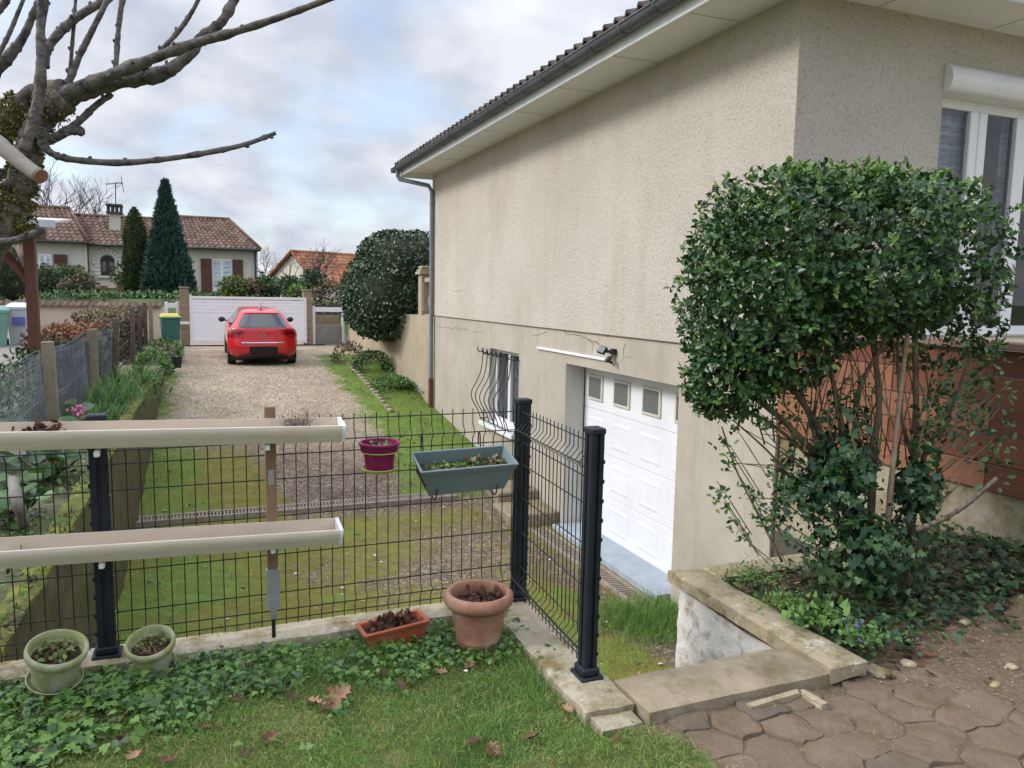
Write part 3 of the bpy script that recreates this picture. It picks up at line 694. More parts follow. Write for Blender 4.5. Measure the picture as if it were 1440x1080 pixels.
# ================================================================== TERRACE (timber clad) beside the house
ter = thing('raised_terrace', (XW+1.5, 3, -.2), 'raised terrace clad in red timber boards on a stained concrete base', 'terrace')
tb = MB(); tb.quad((XW,-3,-.4),(XW,YC-.016,-.4),(XW,YC-.016,.45),(XW,-3,.45)); tb.quad((XW,-3,1.29),(12,-3,1.29),(12,YC-.016,1.29),(XW,YC-.016,1.29)); tb.quad((XW,-3,-.4),(12,-3,-.4),(12,-3,1.3),(XW,-3,1.3))
tb.build('base_wall', K['stained'], ter)
zs = [.425, .60, .785, .965, 1.15, 1.315]
for i in range(5):
    segs = [(-3, 1.9), (1.904, 4.05), (4.054, YC-.02)] if i % 2 else [(-3, .8), (.804, 3.3), (3.304, YC-.02)]
    for j, (a, c_) in enumerate(segs):
        w = MB(); w.box(XW-.035, XW-.001, a, c_, zs[i]+.003, zs[i+1]-.003, .004)
        w.build('plank', K[('plank_orange_sunlit' if j == 2 and i in (0,1,2,3) else ('plankred','plankdark')[(i+j) % 2])], ter)  # planks nearest the house corner have sunlight painted in as a lighter orange
w = MB(); w.box(XW-.09, XW+.12, -3, YC-.02, 1.318, 1.365, .005); w.build('rail', K['railwood'], ter)
w = MB(); w.box(XW+.2, FX0-.02, YC-.06, YC-.02, 1.37, 1.50, .004); w.build('skirting_board', K['plank_orange_sunlit'], ter)

# ================================================================== driveway drains, low steps, edging
def grating(name, x0, x1, y0, y1, z, along, label):
    t = thing(name, ((x0+x1)/2, (y0+y1)/2, z), label, 'drain')
    f = MB(); f.box(x0, x1, y0, y1, z-.12, z-.025)
    f.build('channel', K['black'], t); f = MB()
    if along == 'x':
        f.box(x0, x1, y0-.06, y0, z-.12, z+.012); f.box(x0, x1, y1, y1+.06, z-.12, z+.012)
        k = x0
        while k < x1: f.box(k, k+.022, y0+.001, y1-.001, z-.06, z+.006); k += .045
    else:
        f.box(x0-.05, x0, y0, y1, z-.12, z+.012); f.box(x1, x1+.05, y0, y1, z-.12, z+.012)
        k = y0
        while k < y1: f.box(x0+.001, x1-.001, k, k+.03, z-.06, z+.006); k += .055
    f.build('bars', K['grate'], t); return t
grating('drain_grating', -.98, 3.45, 10.72, 10.90, -1.395, 'x', 'long slotted concrete drain crossing the driveway from side to side')
grating('drain_grating', 4.16, 4.32, 6.3, 9.55, -1.615, 'y', 'slotted drain running along the foot of the garage threshold')
st = thing('low_step', (4.2, 10.2, -1.55), 'two shallow stone steps against the wall beside the garage door', 'steps')
e = MB(); e.box(3.85, XW-.002, 9.55, 10.25, -1.7, -1.42, .02); e.build('step', K['slab'], st)
e = MB(); e.box(3.95, XW-.002, 10.25, 10.95, -1.7, -1.28, .02); e.build('step', K['slab'], st)
x = 3.3
ed = thing('lawn_edging', (3.9, 11.15, -1.4), 'row of scalloped ochre stone edging in front of the upper grass', 'edging')
while x < 4.5:
    e = MB(); w = random.uniform(.24,.30); h = random.uniform(.10,.16); zb = -1.5 + .08*(x-3.3)
    e.prism([(x, zb-.1), (x+w-.01, zb-.1), (x+w-.01, zb+h*.6+.1), (x+w*.75, zb+h+.1), (x+w*.25, zb+h+.1), (x, zb+h*.6+.1)], 11.05, 11.13, 'y'); e.build('edging_stone', K['stone'], ed); x += w
# ================================================================== rough masonry helper
def rough_box(x0, x1, y0, y1, z0, z1, step=.05, amp=.012, seed=0, fr=6, rnd=0.0, b=None):
    b = b or MB()
    def disp(p):
        x, y, z = p
        q = [fbm(np.array([y*fr+z*fr*1.3+i*17+seed]), np.array([x*fr-z*fr*.7+i*31]), seed+i)[0]-.5 for i in range(3)]
        sx = min(x-x0, x1-x); sy = min(y-y0, y1-y); sz = z1-z
        k = rnd*max(0, 1-min(sx, sy)/.03) if z > z1-1e-6 else 0
        return (x+q[0]*2*amp, y+q[1]*2*amp, z+q[2]*2*amp-k)
    def face(o, a, c, la, lc):
        na, nc = max(1, int(la/step+.5)), max(1, int(lc/step+.5)); vs = []
        for j in range(nc+1):
            for i in range(na+1): vs.append(disp([o[t]+a[t]*la*i/na+c[t]*lc*j/nc for t in range(3)]))
        b.add(vs, [(j*(na+1)+i, j*(na+1)+i+1, (j+1)*(na+1)+i+1, (j+1)*(na+1)+i) for j in range(nc) for i in range(na)])
    X, Y, Z = (1,0,0), (0,1,0), (0,0,1); lx, ly, lz = x1-x0, y1-y0, z1-z0
    face((x0,y0,z1), X, Y, lx, ly); face((x0,y0,z0), X, Z, lx, lz); face((x0,y1,z0), X, Z, lx, lz)
    face((x0,y0,z0), Y, Z, ly, lz); face((x1,y0,z0), Y, Z, ly, lz)
    return b
CY0, CY1, CX0, CX1 = 3.545, 3.725, 1.335, 1.555
cb = thing('low_wall', (0, 3.63, -1.7), 'low mossy concrete wall under the wire fence, bending at the corner post', 'low wall')
f = rough_box(-3.3, CX1, CY0, CY1, -1.75, .004, .05, .010, 3, rnd=.012); f.build('base_wall', K['curb'], cb, 50)
f = rough_box(CX0, CX1+.004, 2.50, CY0-.003, -1.75, .004, .05, .012, 9, rnd=.012)
f.build('return_wall', K['curb'], cb, 50)
f = rough_box(CX0+.02, CX1-.01, 2.40, 2.497, -.4, -.012, .04, .016, 12, rnd=.02); f.build('broken_end', K['curb'], cb, 50)
# steps going down to the driveway
sp = thing('concrete_steps', (2.0, 2.9, -1.6), 'flight of concrete steps with a worn top slab, going down to the driveway', 'steps')
rough_box(CX1+.012, 2.495, 2.405, 2.68, -.12, .006, .05, .007, 21, rnd=.008).build('top_slab', K['slab'], sp, 50)
for k in range(1, 8):
    rough_box(CX1+.012, 2.46, 2.683+.24*(k-1), 2.68+.24*k, -1.7, -.2*k+.0, .12, .006, 30+k).build('step', K['slab'], sp, 50)
# planter retaining wall with cap
pw = thing('retaining_wall', (2.5, 3.0, -1.6), 'white roughcast retaining wall with a mossy cap around the shrub bed', 'wall')
rough_box(2.515, 2.64, 2.72, 3.60, -1.75, -.045, .03, .013, 41, fr=22).build('wall_face', K['whitewall'], pw, 60)
rough_box(2.64, XW-.003, 3.50, 3.595, -1.75, -.045, .07, .009, 43, fr=14).build('wall_face', K['whitewall'], pw, 60)
rough_box(2.475, 2.685, 2.40, 3.655, -.042, .035, .04, .010, 51, rnd=.012).build('cap', K['cap'], pw, 50)
rough_box(2.689, XW-.03, 3.46, 3.655, -.040, .033, .05, .010, 52, rnd=.012).build('cap', K['cap'], pw, 50)

# ================================================================== wire fence
fence = thing('wire_fence', (0, 3.61, 0), 'dark welded wire fence with notched square posts standing on the low wall', 'fence')
YF = 3.63
def panel(p0, p1, side, pitch, z_off=0):
    p0 = Vector(p0); p1 = Vector(p1); d = (p1-p0); L = d.length; d.normalize(); s = Vector(side)
    f = MB(); n = int(L/pitch); st = (L - n*pitch)/2
    bend = lambda z: -.0 + .034*max(0, 1-abs(z-.118)/.034) + .034*max(0, 1-abs(z-.915)/.038)
    zs = [.030, .084, .118, .152, .877, .915, .953, 1.028]
    for i in range(n+1):
        q = p0 + d*(st + i*pitch); j = random.uniform(-.002, .002)
        f.tube([q + s*bend(z) + d*j + Vector((0,0,z+z_off)) for z in zs], .0026, 5, False)
    for z, dz in ((.058,0), (.118,0), (.19,0), (.376,0), (.56,0), (.735,0), (.85,0), (.915,0), (1.005,0)):
        f.tube([p0 + s*(bend(z)+.003) + Vector((0,0,z+z_off)), p1 + s*(bend(z)+.003) + Vector((0,0,z+z_off))], .0030, 5, False)
    f.build('wire_panel', K['wire'], fence)
def post(x, y, rot, h=1.055, lean=(0,0)):
    M = Matrix.Translation((x, y, 0)) @ Matrix.Rotation(rad(lean[0]), 4, 'X') @ Matrix.Rotation(rad(lean[1]), 4, 'Y') @ Matrix.Rotation(rad(rot), 4, 'Z')
    f = MB(); f.M = M; w, dd = .035, .030
    # shaft: section with a shallow groove on the front and back, and a deep slot on both sides
    sec = [(-w,-dd+.004),(-w+.004,-dd),(-.008,-dd),(-.006,-dd+.007),(.006,-dd+.007),(.008,-dd),(w-.004,-dd),(w,-dd+.004),(w,-.009),(w-.012,-.007),(w-.012,.007),(w,.009),
           (w,dd-.004),(w-.004,dd),(.008,dd),(.006,dd-.007),(-.006,dd-.007),(-.008,dd),(-w+.004,dd),(-w,dd-.004),(-w,.009),(-w+.012,.007),(-w+.012,-.007),(-w,-.009)]
    f.prism(sec, .02, h-.012, 'z')
    po = f.build('post', K['anthracite'], fence)
    f = MB(); f.M = M; f.box(-w-.004, w+.004, -dd-.004, dd+.004, h-.012, h+.014, .005); f.build('cap', K['anthracite'], po)
    f = MB(); f.M = M; f.box(-.058, .058, -.052, .052, .0, .016, .004); f.box(-.046, .046, -.040, .040, .0165, .05, .007)
    f.build('base_plate', K['anthracite'], po)
    f = MB(); f.M = M
    z = .11
    while z < h-.05:
        for sx in (-1, 1):
            f.box(sx*w-.006, sx*w+.003, -dd-.0015, -dd+.012, z-.008, z+.008, .0015)
        z += .082
    f.build('notch_clip', K['black'], po)  # small black blocks stand in for the notches and clips along the post edges
    f = MB(); f.M = M
    for z in (.2, .36, .55, .72, .9): f.tube([(w+.001, -dd*.55, z), (w+.006, -dd*.55, z)], .0045, 6)
    f.build('bolt', K['steel'], po); return po
PL = P(153, 915, Z=0.0); PM = P(732, 842, Z=0.0); PR = P(828, 953, Z=0.0)
post(PL.x, YF, 0, 1.055, (0,-.1)); post(PM.x-.005, YF, 0, 1.055, (0,.4)); post(PR.x, PR.y+.02, 90, 1.055, (0,.2))
panel((PL.x+.04, YF, 0), (PM.x-.045, YF, 0), (0,-1,0), .0545)
panel((PL.x-.04-2.45, YF, 0), (PL.x-.04, YF, 0), (0,-1,0), .0545)
panel((PM.x-.015, YF-.03, 0), (PR.x, PR.y+.055, 0), (-1,0,0), .0455)

# ================================================================== gutter troughs used as planters
def trough(xl, xr, yf, yr, zl, zr, label):
    h = .082
    hr = h+.016
    prof = [(yr,hr),(yr-.004,hr),(yr-.004,.006),(yf+.055,.005),(yf+.03,.012),(yf+.022,.026),(yf+.014,.042),(yf+.006,.058),(yf+.004,h-.006),(yf+.014,h-.006),(yf+.014,h),(yf,h),
            (yf-.002,h-.006),(yf,.056),(yf+.008,.038),(yf+.016,.022),(yf+.024,.006),(yf+.05,0),(yr,.0)]
    t = thing('gutter_planter', (xr, (yf+yr)/2, zr), label, 'planter', 'gutter planters on the fence')
    ang = math.atan2(zl-zr, xr-xl)
    M = Matrix.Translation((xr, 0, zr)) @ Matrix.Rotation(ang, 4, 'Y')
    f = MB(); f.M = M; L = xr-xl
    f.prism(prof, -L, 0, 'x', False); tr = f.build('trough', K['gutter_tan'], t, 40)
    f = MB(); f.M = M; out = prof[11:] + [prof[0]]
    f.prism([(y-.001 if y < (yf+yr)/2 else y+.001, z-.001 if z < .04 else z+.001) for y, z in out], -.012, .004, 'x'); f.build('end_cap', K['pvc'], t, 40)
    f = MB(); f.M = M; f.box(-L, -.013, yf+.05, yr-.006, .0075, .010); f.build('lining', K['gutter_in'], t)
    f = MB(); f.M = M
    for k in (-.62, -1.55): f.box(k, k+.004, yf+.02, yr-.006, .0105, .030)
    f.build('joint', K['gutter_in'], t)
    return t, M
gt1, GM1 = trough(-2.3, .572, 3.40, 3.545, 1.005, .928, 'upper tan gutter trough planter fixed along the top of the wire fence')
gt2, GM2 = trough(-2.3, .557, 3.40, 3.545, .545, .452, 'lower tan gutter trough planter fixed halfway up the wire fence')
for t, zz in ((gt1, 0), (gt2, 1)):
    for u in (136, 376) if zz == 0 else (143, 384):
        p = P(u, 638 if zz == 0 and u < 200 else 629 if zz == 0 else 795 if u < 200 else 774, Y=3.45)
        f = MB(); f.box(p.x-.011, p.x+.011, 3.44, 3.475, p.z-.014, p.z+.012, .004); f.box(p.x-.008, p.x+.008, 3.4399, 3.52, p.z+.004, p.z+.014, .003); f.build('bracket', K['pvc'], t)
stk = thing('wooden_stake', (.265, 3.56, 0), 'weathered wooden stake on a galvanised spike holding the gutter troughs', 'stake')
f = MB(); f.box(.243, .290, 3.545, 3.575, .33, 1.085, .003); f.build('stake', K['stakewood'], stk)
f = MB(); f.box(.238, .295, 3.538, 3.580, .15, .335, .002); f.box(.252, .281, 3.5365, 3.538, .10, .15, .0005)
br = f.build('bracket', K['steel'], stk)
f = MB()
for z in (.12, .19, .30): f.tube([(.266, 3.5375, z), (.266, 3.531, z)], .007, 8)
f.box(.254, .279, 3.5415, 3.5445, .73, .80, .001); f.tube([(.266, 3.541, .75), (.266, 3.535, .75)], .006, 8); f.build('screw', K['steel'], br)
f = MB(); f.box(.258, .275, 3.551, 3.568, 0.004, .149, .002); f.build('spike', K['iron'], stk)

# ================================================================== pots
def litter(name, parent, c, rx, ry, z, n, mats, size=(.03,.055), tm=T_OAK, up=.6, tilt=None):
    a = RNG.uniform(0, 2*PI, n); r = np.sqrt(RNG.uniform(0, 1, n))
    pts = np.stack([c[0]+rx*r*np.cos(a), c[1]+ry*r*np.sin(a), z + RNG.uniform(0, .02, n)], 1)
    if tilt is not None: pts = np.array([tuple(tilt @ Vector(p)) for p in pts])
    L = RNG.uniform(*size, n)
    return scatter(name, pts, mix_dirs(np.tile([(0,0,.15)], (n,1)), 1), mix_dirs(np.tile([(0,0,1)], (n,1)), up), L, L*.8, mats, parent, tm, None, 1.6)
# large terracotta pot
c = P(672, 912, Z=-.06)
t = thing('flower_pot', (c.x, c.y, -.06), 'large round terracotta pot full of dead leaves at the fence corner', 'flower pot')
f = MB(); f.lathe([(.0,0),(.092,0),(.098,.006),(.102,.05),(.105,.054),(.105,.066),(.104,.07),(.128,.20),(.132,.215),(.150,.222),(.160,.235),(.164,.252),(.160,.272),(.150,.283),(.138,.285),(.131,.278),(.129,.25),(.125,.20)], 56, tuple(c))
f.build('pot', K['terracotta'], t, 60)
f = MB(); f.disc(.128, .225, 28, tuple(c), .006); f.build('soil', K['soil'], t)
litter('dead_leaves', t, c, .105, .105, c.z+.228, 55, [K['deadleaf'], K['deadleaf3']], (.035,.06))
# two pale green pots leaning against the wall
def tilted_pot(cx, cy, cz, rx, ry, r, h, label, fill):
    M = Matrix.Translation((cx, cy, cz)) @ Matrix.Rotation(rad(rx), 4, 'X') @ Matrix.Rotation(rad(ry), 4, 'Y')
    t = thing('flower_pot', (cx, cy, cz), label, 'flower pot')
    f = MB(); f.M = M
    f.lathe([(0,0),(r*.70,0),(r*.72,.005),(r*.80,h*.60),(r*.82,h*.72),(r*.96,h*.76),(r,h*.80),(r*1.02,h*.90),(r*.99,h*.98),(r*.93,h),(r*.88,h*.97),(r*.86,h*.70),(r*.80,h*.4)], 44)
    f.build('pot', K['greenpot'], t, 60)
    f = MB(); f.M = M; f.lathe([(0,-.001),(r*.80,-.002),(r*.88,.004),(r*.92,.016),(r*.89,.018),(r*.84,.008)], 40); f.build('saucer', K['greenpot'], t, 60)
    f = MB(); f.M = M; f.disc(r*.84, h*.66, 24, (0,0,0), .006); f.build('soil', K['soil'], t)
    litter('moss', t, (0,.25*r), r*.62, r*.45, h*.66, 70, [K['paleplant'], K['olive']], (.015,.032), T_ROUND, .8, M)
    if fill == 'dry':
        n = 60; a = RNG.uniform(0, 2*PI, n); q = np.stack([r*.5*np.cos(a)*RNG.uniform(0,1,n), -r*.2+r*.45*np.sin(a)*RNG.uniform(0,1,n), np.full(n, h*.67)], 1)
        q = np.array([tuple(M @ Vector(p)) for p in q]); d = rnd_dirs(n); d[:,2] = np.abs(d[:,2])*.7+.1
        scatter('dry_stalks', q, d, rnd_dirs(n), RNG.uniform(.03,.09,n), .004, [K['twig'], K['deadleaf2']], t, T_BLADE)
    else: litter('moss', t, (-.02,.0), r*.6, r*.55, h*.67, 45, [K['paleplant'], K['deadleaf']], (.02,.035), T_OVAL, .9, M)
c = P(76, 958, Y=3.41); tilted_pot(c.x, 3.425, c.z+.0, 16, 8, .112, .165, 'small pale green pot with bright moss, tilted at far left before the wall', 'moss')
c = P(217, 938, Y=3.46); tilted_pot(c.x, 3.475, c.z-.005, 19, -4, .097, .15, 'small pale green pot of dry stalks beside the left fence post', 'dry')
# orange rectangular planter
c = P(556, 912, Z=-.07)
M = Matrix.Translation((c.x, c.y+.03, -.075)) @ Matrix.Rotation(rad(6), 4, 'Z') @ Matrix.Rotation(rad(-3), 4, 'Y')
def tray(f, wx, wy, h, t=.008, taper=.85, lip=.012, lz=.02):
    def ring(k, z, e=0): return [(-wx*k-e,-wy*k-e,z),(wx*k+e,-wy*k-e,z),(wx*k+e,wy*k+e,z),(-wx*k-e,wy*k+e,z)]
    rings = [ring(taper,0), ring(taper+(1-taper)*(1-lz/h), h-lz), ring(taper+(1-taper)*(1-lz/h), h-lz, lip*.6), ring(1,h-.003,lip), ring(1,h,lip-.003), ring(1,h,-t+.002), ring(1,h-.003,-t), ring(taper,.01,-t)]
    vs = [p for r in rings for p in r]; fs = [(0,3,2,1)]
    for i in range(len(rings)-1):
        for k in range(4): fs.append((i*4+k, i*4+(k+1)%4, (i+1)*4+(k+1)%4, (i+1)*4+k))
    n = len(rings)-1; fs.append((n*4, n*4+1, n*4+2, n*4+3)); f.add(vs, fs)
t = thing('window_box', (c.x, c.y+.03, -.075), 'orange rectangular clay planter of dead leaves sunk in the grass', 'planter')
f = MB(); f.M = M; tray(f, .150, .066, .125); f.build('box', K['orange_clay'], t)
f = MB(); f.M = M; f.box(-.135, .135, -.053, .053, .05, .098); f.build('soil', K['soil'], t)
litter('dead_leaves', t, (0,0), .13, .05, .10, 60, [K['deadleaf'], K['deadleaf3']], (.03,.06), T_OAK, .7, M); litter('dead_leaves', t, (-.02,0), .09, .035, .122, 34, [K['deadleaf'], K['deadleaf3']], (.04,.065), T_OAK, .9, M)
# purple hanging pot with lime saucer
c = Vector((P(535, 640, Y=3.50).x, 3.515, .768))
t = thing('hanging_pot', tuple(c), 'purple plastic pot on a lime saucer hooked onto the wire fence', 'flower pot')
f = MB(); f.lathe([(0,0),(.062,0),(.064,.004),(.075,.088),(.076,.092),(.088,.096),(.090,.100),(.091,.122),(.096,.126),(.097,.136),(.093,.140),(.085,.138),(.083,.12),(.078,.09)], 48, c)
f.build('pot', K['purple'], t, 60)
f = MB(); f.lathe([(0,-.002),(.066,-.003),(.078,.003),(.083,.014),(.080,.016),(.074,.006),(0,.001)], 40, c); f.build('saucer', K['lime'], t, 60)
f = MB(); f.disc(.081, .108, 24, c, .005); f.build('soil', K['soil'], t)
f = MB(); ring = [(c.x+.0885*math.cos(a), c.y+.0885*math.sin(a), c.z+.094) for a in np.linspace(0, 2*PI, 33)]; f.tube(ring, .0022, 5)
for sx in (-.05, .05): f.tube([(c.x+sx, c.y+.073, c.z+.095), (c.x+sx, c.y+.10, c.z+.13), (c.x+sx, YF-.004, c.z+.175), (c.x+sx, YF+.006, c.z+.172), (c.x+sx, YF+.008, c.z+.15)], .0022, 5)
f.build('hanger', K['lime'], t)
litter('seedlings', t, c, .06, .06, c.z+.112, 50, [K['deadleaf'], K['g_light'], K['bedgreen']], (.012,.028), T_OVAL, .8)
# grey green window box
c = P(641, 668, Y=3.46); cx = (P(573,632,Y=3.55).x + P(702,627,Y=3.55).x)/2+.015
M = Matrix.Translation((cx, 3.465, .685)) @ Matrix.Rotation(rad(-1), 4, 'Y') @ Matrix.Rotation(rad(17), 4, 'X')
t = thing('window_box', (cx, 3.465, .685), 'grey green plastic window box with small plants hung on the fence', 'planter')
f = MB(); f.M = M; tray(f, .236, .092, .145, .006, .80, .006, .03); f.build('box', K['greybox'], t)
f = MB(); f.M = M; f.box(-.215, .215, -.075, .075, .05, .085); f.build('soil', K['soil'], t)
f = MB()
for sx in (-.16, .14):
    x = cx+sx
    pr = [(x, YF+.008, .84), (x, YF+.008, .895), (x, YF-.005, .91), (x, YF-.018, .895), (x, 3.585, .72), (x, 3.56, .655), (x, 3.39, .640), (x, 3.365, .66), (x, 3.355, .70)]
    f.tube(pr, .0035, 6)
f.build('hanger', K['iron'], t)
litter('plant', t, (-.12,0), .08, .055, .088, 90, [K['g_light'], K['bedgreen2'], K['paleplant']], (.012,.03), T_OVAL, .8, M)
litter('plant', t, (.02,0), .07, .05, .088, 60, [K['g_light'], K['deadleaf'], K['bedgreen']], (.012,.03), T_OVAL, .8, M)
litter('dead_leaves', t, (.12,.01), .09, .055, .09, 90, [K['deadleaf'], K['deadleaf3'], K['paleplant']], (.02,.045), T_OAK, .9, M)
# things lying in the troughs
def clump(px, label, n, mats, sx, sz, size, tm, name='dead_plant', cat='dead plant', M=GM1, y=3.47, z=.02, wd=.8):
    xw = P(px, 600, Y=3.47).x; xl = xw - M.translation.x
    t = thing(name, tuple(M @ Vector((xl, y, z))), label, cat)
    q = np.stack([RNG.normal(0, sx, n), RNG.uniform(-.03, .04, n), np.abs(RNG.normal(0, sz, n))], 1)
    q = np.array([tuple(M @ Vector((xl+a[0], y+a[1], z+a[2]))) for a in q])
    d = rnd_dirs(n); d[:,2] = np.abs(d[:,2])*.8
    L = RNG.uniform(*size, n)
    scatter('leaves' if tm is not T_BLADE else 'stalks', q, d, rnd_dirs(n), L, L*wd, mats, t, tm, None, 1.4); return t
clump(65, 'clump of curled brown leaves in the upper trough, left of the post', 50, [K['deadleaf'], K['deadleaf3']], .035, .045, (.03,.06), T_OAK)
clump(8, 'low scrap of brown leaves at the left end of the upper trough', 22, [K['deadleaf'], K['deadleaf2']], .03, .02, (.025,.045), T_OAK)
clump(418, 'dry tangled tuft of grey stalks in the upper trough above the stake', 420, [K['twig'], K['deadleaf3']], .035, .04, (.03,.08), T_BLADE, wd=.035)
clump(378, 'sparse upright dry stems in the lower trough beside the stake', 34, [K['twig'], K['rust']], .05, .01, (.03,.075), T_BLADE, M=GM2, wd=.05)
clump(14, 'few small green leaves at the left of the lower trough', 12, [K['bedgreen2'], K['deadleaf']], .03, .01, (.02,.03), T_ROUND, 'small_plant', 'plant', GM2, wd=1)

# ================================================================== crazy paving
def clip_poly(poly, a, b2):
    """keep the side of line a->b2 on the left"""
    out = []
    for i in range(len(poly)):
        p, q = poly[i], poly[(i+1) % len(poly)]
        sp_ = (b2[0]-a[0])*(p[1]-a[1])-(b2[1]-a[1])*(p[0]-a[0]); sq = (b2[0]-a[0])*(q[1]-a[1])-(b2[1]-a[1])*(q[0]-a[0])
        if sp_ >= 0: out.append(p)
        if sp_*sq < 0: t_ = sp_/(sp_-sq); out.append((p[0]+(q[0]-p[0])*t_, p[1]+(q[1]-p[1])*t_))
    return out
f = MB(); rr = random.Random(5); seeds = []
ca, sa = math.cos(rad(-38)), math.sin(rad(-38))
for i in range(-12, 20):
    for j in range(-15, 18):
        u_ = (i+.5*(j % 2)+rr.uniform(-.14,.14))*.215; w_ = (j+rr.uniform(-.2,.2))*.145
        seeds.append((2.4+u_*ca-w_*sa, 1.7+u_*sa+w_*ca))
for s0 in seeds:
    if not in_poly(np.array([s0[0]]), np.array([s0[1]]), PATH)[0]: continue
    poly = [(s0[0]-.5, s0[1]-.5), (s0[0]+.5, s0[1]-.5), (s0[0]+.5, s0[1]+.5), (s0[0]-.5, s0[1]+.5)]
    for s1 in seeds:
        dx, dy = s1[0]-s0[0], s1[1]-s0[1]; dd = math.hypot(dx, dy)
        if 0 < dd < .8:
            mx, my = s0[0]+dx*(.5-.004/dd), s0[1]+dy*(.5-.004/dd); poly = clip_poly(poly, (mx, my), (mx-dy, my+dx))
    if len(poly) < 3: continue
    # wobble the outline, round the top edge
    out = []
    for a, b2 in zip(poly, poly[1:]+poly[:1]):
        for k in range(5):
            x, y = a[0]+(b2[0]-a[0])*k/5, a[1]+(b2[1]-a[1])*k/5
            out.append((x+(fbm(np.array([x*26]), np.array([y*26]), 71)[0]-.5)*.03, y+(fbm(np.array([x*26]), np.array([y*26]), 72)[0]-.5)*.03))
    cx, cy = sum(p[0] for p in out)/len(out), sum(p[1] for p in out)/len(out)
    z = float(zgarden(np.array([cx]), np.array([cy]))[0]) + .0075 + rr.uniform(-.004, .006); tx, ty = rr.uniform(-.035,.035), rr.uniform(-.035,.035); n = len(out)
    hz = lambda x, y: z + (x-cx)*tx + (y-cy)*ty
    ins = lambda k: [(cx+(x-cx)*k, cy+(y-cy)*k) for x, y in out]
    def nz_(x, y): return (float(fbm(np.array([x*11]), np.array([y*11]), 75)[0])-.5)*.022
    vs = [(x, y, hz(x,y)-.06) for x, y in out] + [(x, y, hz(x,y)-.006) for x, y in out]
    for k, e in ((.975, -.0005), (.7, .001), (.35, .002)): vs += [(x, y, hz(x,y)+e+nz_(x,y)) for x, y in ins(k)]
    vs.append((cx, cy, hz(cx, cy)+.002+nz_(cx,cy)))
    fs = [(l*n+i, l*n+(i+1)%n, (l+1)*n+(i+1)%n, (l+1)*n+i) for l in range(4) for i in range(n)] + [(4*n+i, 4*n+(i+1)%n, 5*n) for i in range(n)]
    f.m = rr.choice([0,0,0,1,3] if cx < 2.6 or cy > 1.95 else [1,1,2,2,0,0]); f.add(vs, fs)
K['flagA'] = mossy('flagstone_brown', (.15,.108,.076), (.22,.165,.118), (.12,.085,.055), (.17,.125,.08), .45, 5)
K['flagB'] = mossy('flagstone_pinkish', (.165,.118,.085), (.225,.168,.125), (.13,.09,.055), (.18,.135,.085), .46, 5)
K['flagC'] = mossy('flagstone_red', (.22,.12,.088), (.30,.18,.135), (.15,.10,.062), (.19,.145,.095), .40, 5, (.34,.27,.22))
K['flagD'] = mossy('flagstone_dark', (.11,.085,.066), (.165,.13,.098), (.13,.10,.06), (.17,.135,.085), .42, 4)
o = f.build('path', [K['flagA'], K['flagB'], K['flagC'], K['flagD']], None, 50); o['kind'] = 'structure'
# thin broken kerb slivers by the step
for a, b2, w in (((478,574),(655,522),.03), ((660,520),(745,568),.035)):
    p, q = P(860+a[0]*580/1440, 760+a[1]*.4028, Z=-.02), P(860+b2[0]*580/1440, 760+b2[1]*.4028, Z=-.02)
    d = (q-p).normalized(); n_ = Vector((-d.y, d.x, 0))*w/2; g = MB()
    g.prism([tuple((p-n_).xy), tuple((q-n_).xy), tuple((q+n_).xy), tuple((p+n_).xy)], -.08, -.022, 'z')
    tag(g.build('stone_sliver', K['cap']), 'pale broken strip of stone %s' % ('below the front of the top slab' if w == .03 else 'pointing away from the corner of the wall cap'), 'stone')
# ================================================================== RED CAR
K['carred'] = mat('red_car_paint', (.58,.014,.020), (.53,.012,.018), 2, .28, coat=.7)
K['carblack'] = mat('black_plastic', (.016,.016,.018), (.022,.022,.024), 10, .55)
K['carglass'] = glass('car_glass', (.018,.024,.028), .03)
K['lamp'] = mat('tail_lamp', (.40,.012,.014), (.30,.009,.011), 12, .12, coat=.6)
K['lampdark'] = mat('tail_lamp_dark', (.10,.006,.008), None, 12, .12, coat=.6)
K['chrome'] = mat('chrome', (.65,.65,.66), None, 5, .2, metal=.9)
K['tyre'] = mat('tyre_rubber', (.018,.018,.018), (.026,.025,.024), 20, .85)
K['plate'] = mat('blank_plate', (.006,.006,.006), None, 5, .6)
CZ = [.20,.30,.42,.55,.68,.78,.88,.96,1.02,1.12,1.24,1.33,1.39,1.43]
CH = [.72,.81,.85,.866,.870,.866,.850,.812,.755,.680,.612,.566,.515,.43]
CYR = [.16,.035,.0,.004,.045,.06,.07,.078,.115,.215,.335,.425,.50,.66]
hw = lambda z: float(np.interp(z, CZ, CH)); yr_ = lambda z: float(np.interp(z, CZ, CYR))
roofl = lambda y: float(np.interp(y, [.3,.66,1.4,2.3,3.1,3.85,4.02,4.06], [1.46,1.44,1.455,1.42,.99,.84,.72,.5]))
def Srear(s, z, o=0): return (hw(z)*s*(1+o), yr_(z)+.27*abs(s)**4.5-o, z)
def taper(y): return 1-.10*max(0, (y-3.2)/.86)**2
def Sside(sg, y, z, o=0): return (sg*(hw(z)+o)*taper(y), y, z)
car = thing('parked_car', (1.44, 22.9, -.3), 'red hatchback parked with its tail to us before the white gate', 'car')
CM = Matrix.Translation((1.44, 20.85, -.365)) @ Matrix.Rotation(rad(2.0), 4, 'X')
f = MB(); f.M = CM
ss = np.concatenate([np.linspace(-1, 1, 25)]); ssy = lambda z: np.linspace(yr_(z)+.27, 4.06, 26)
vs = []; ncol = 0
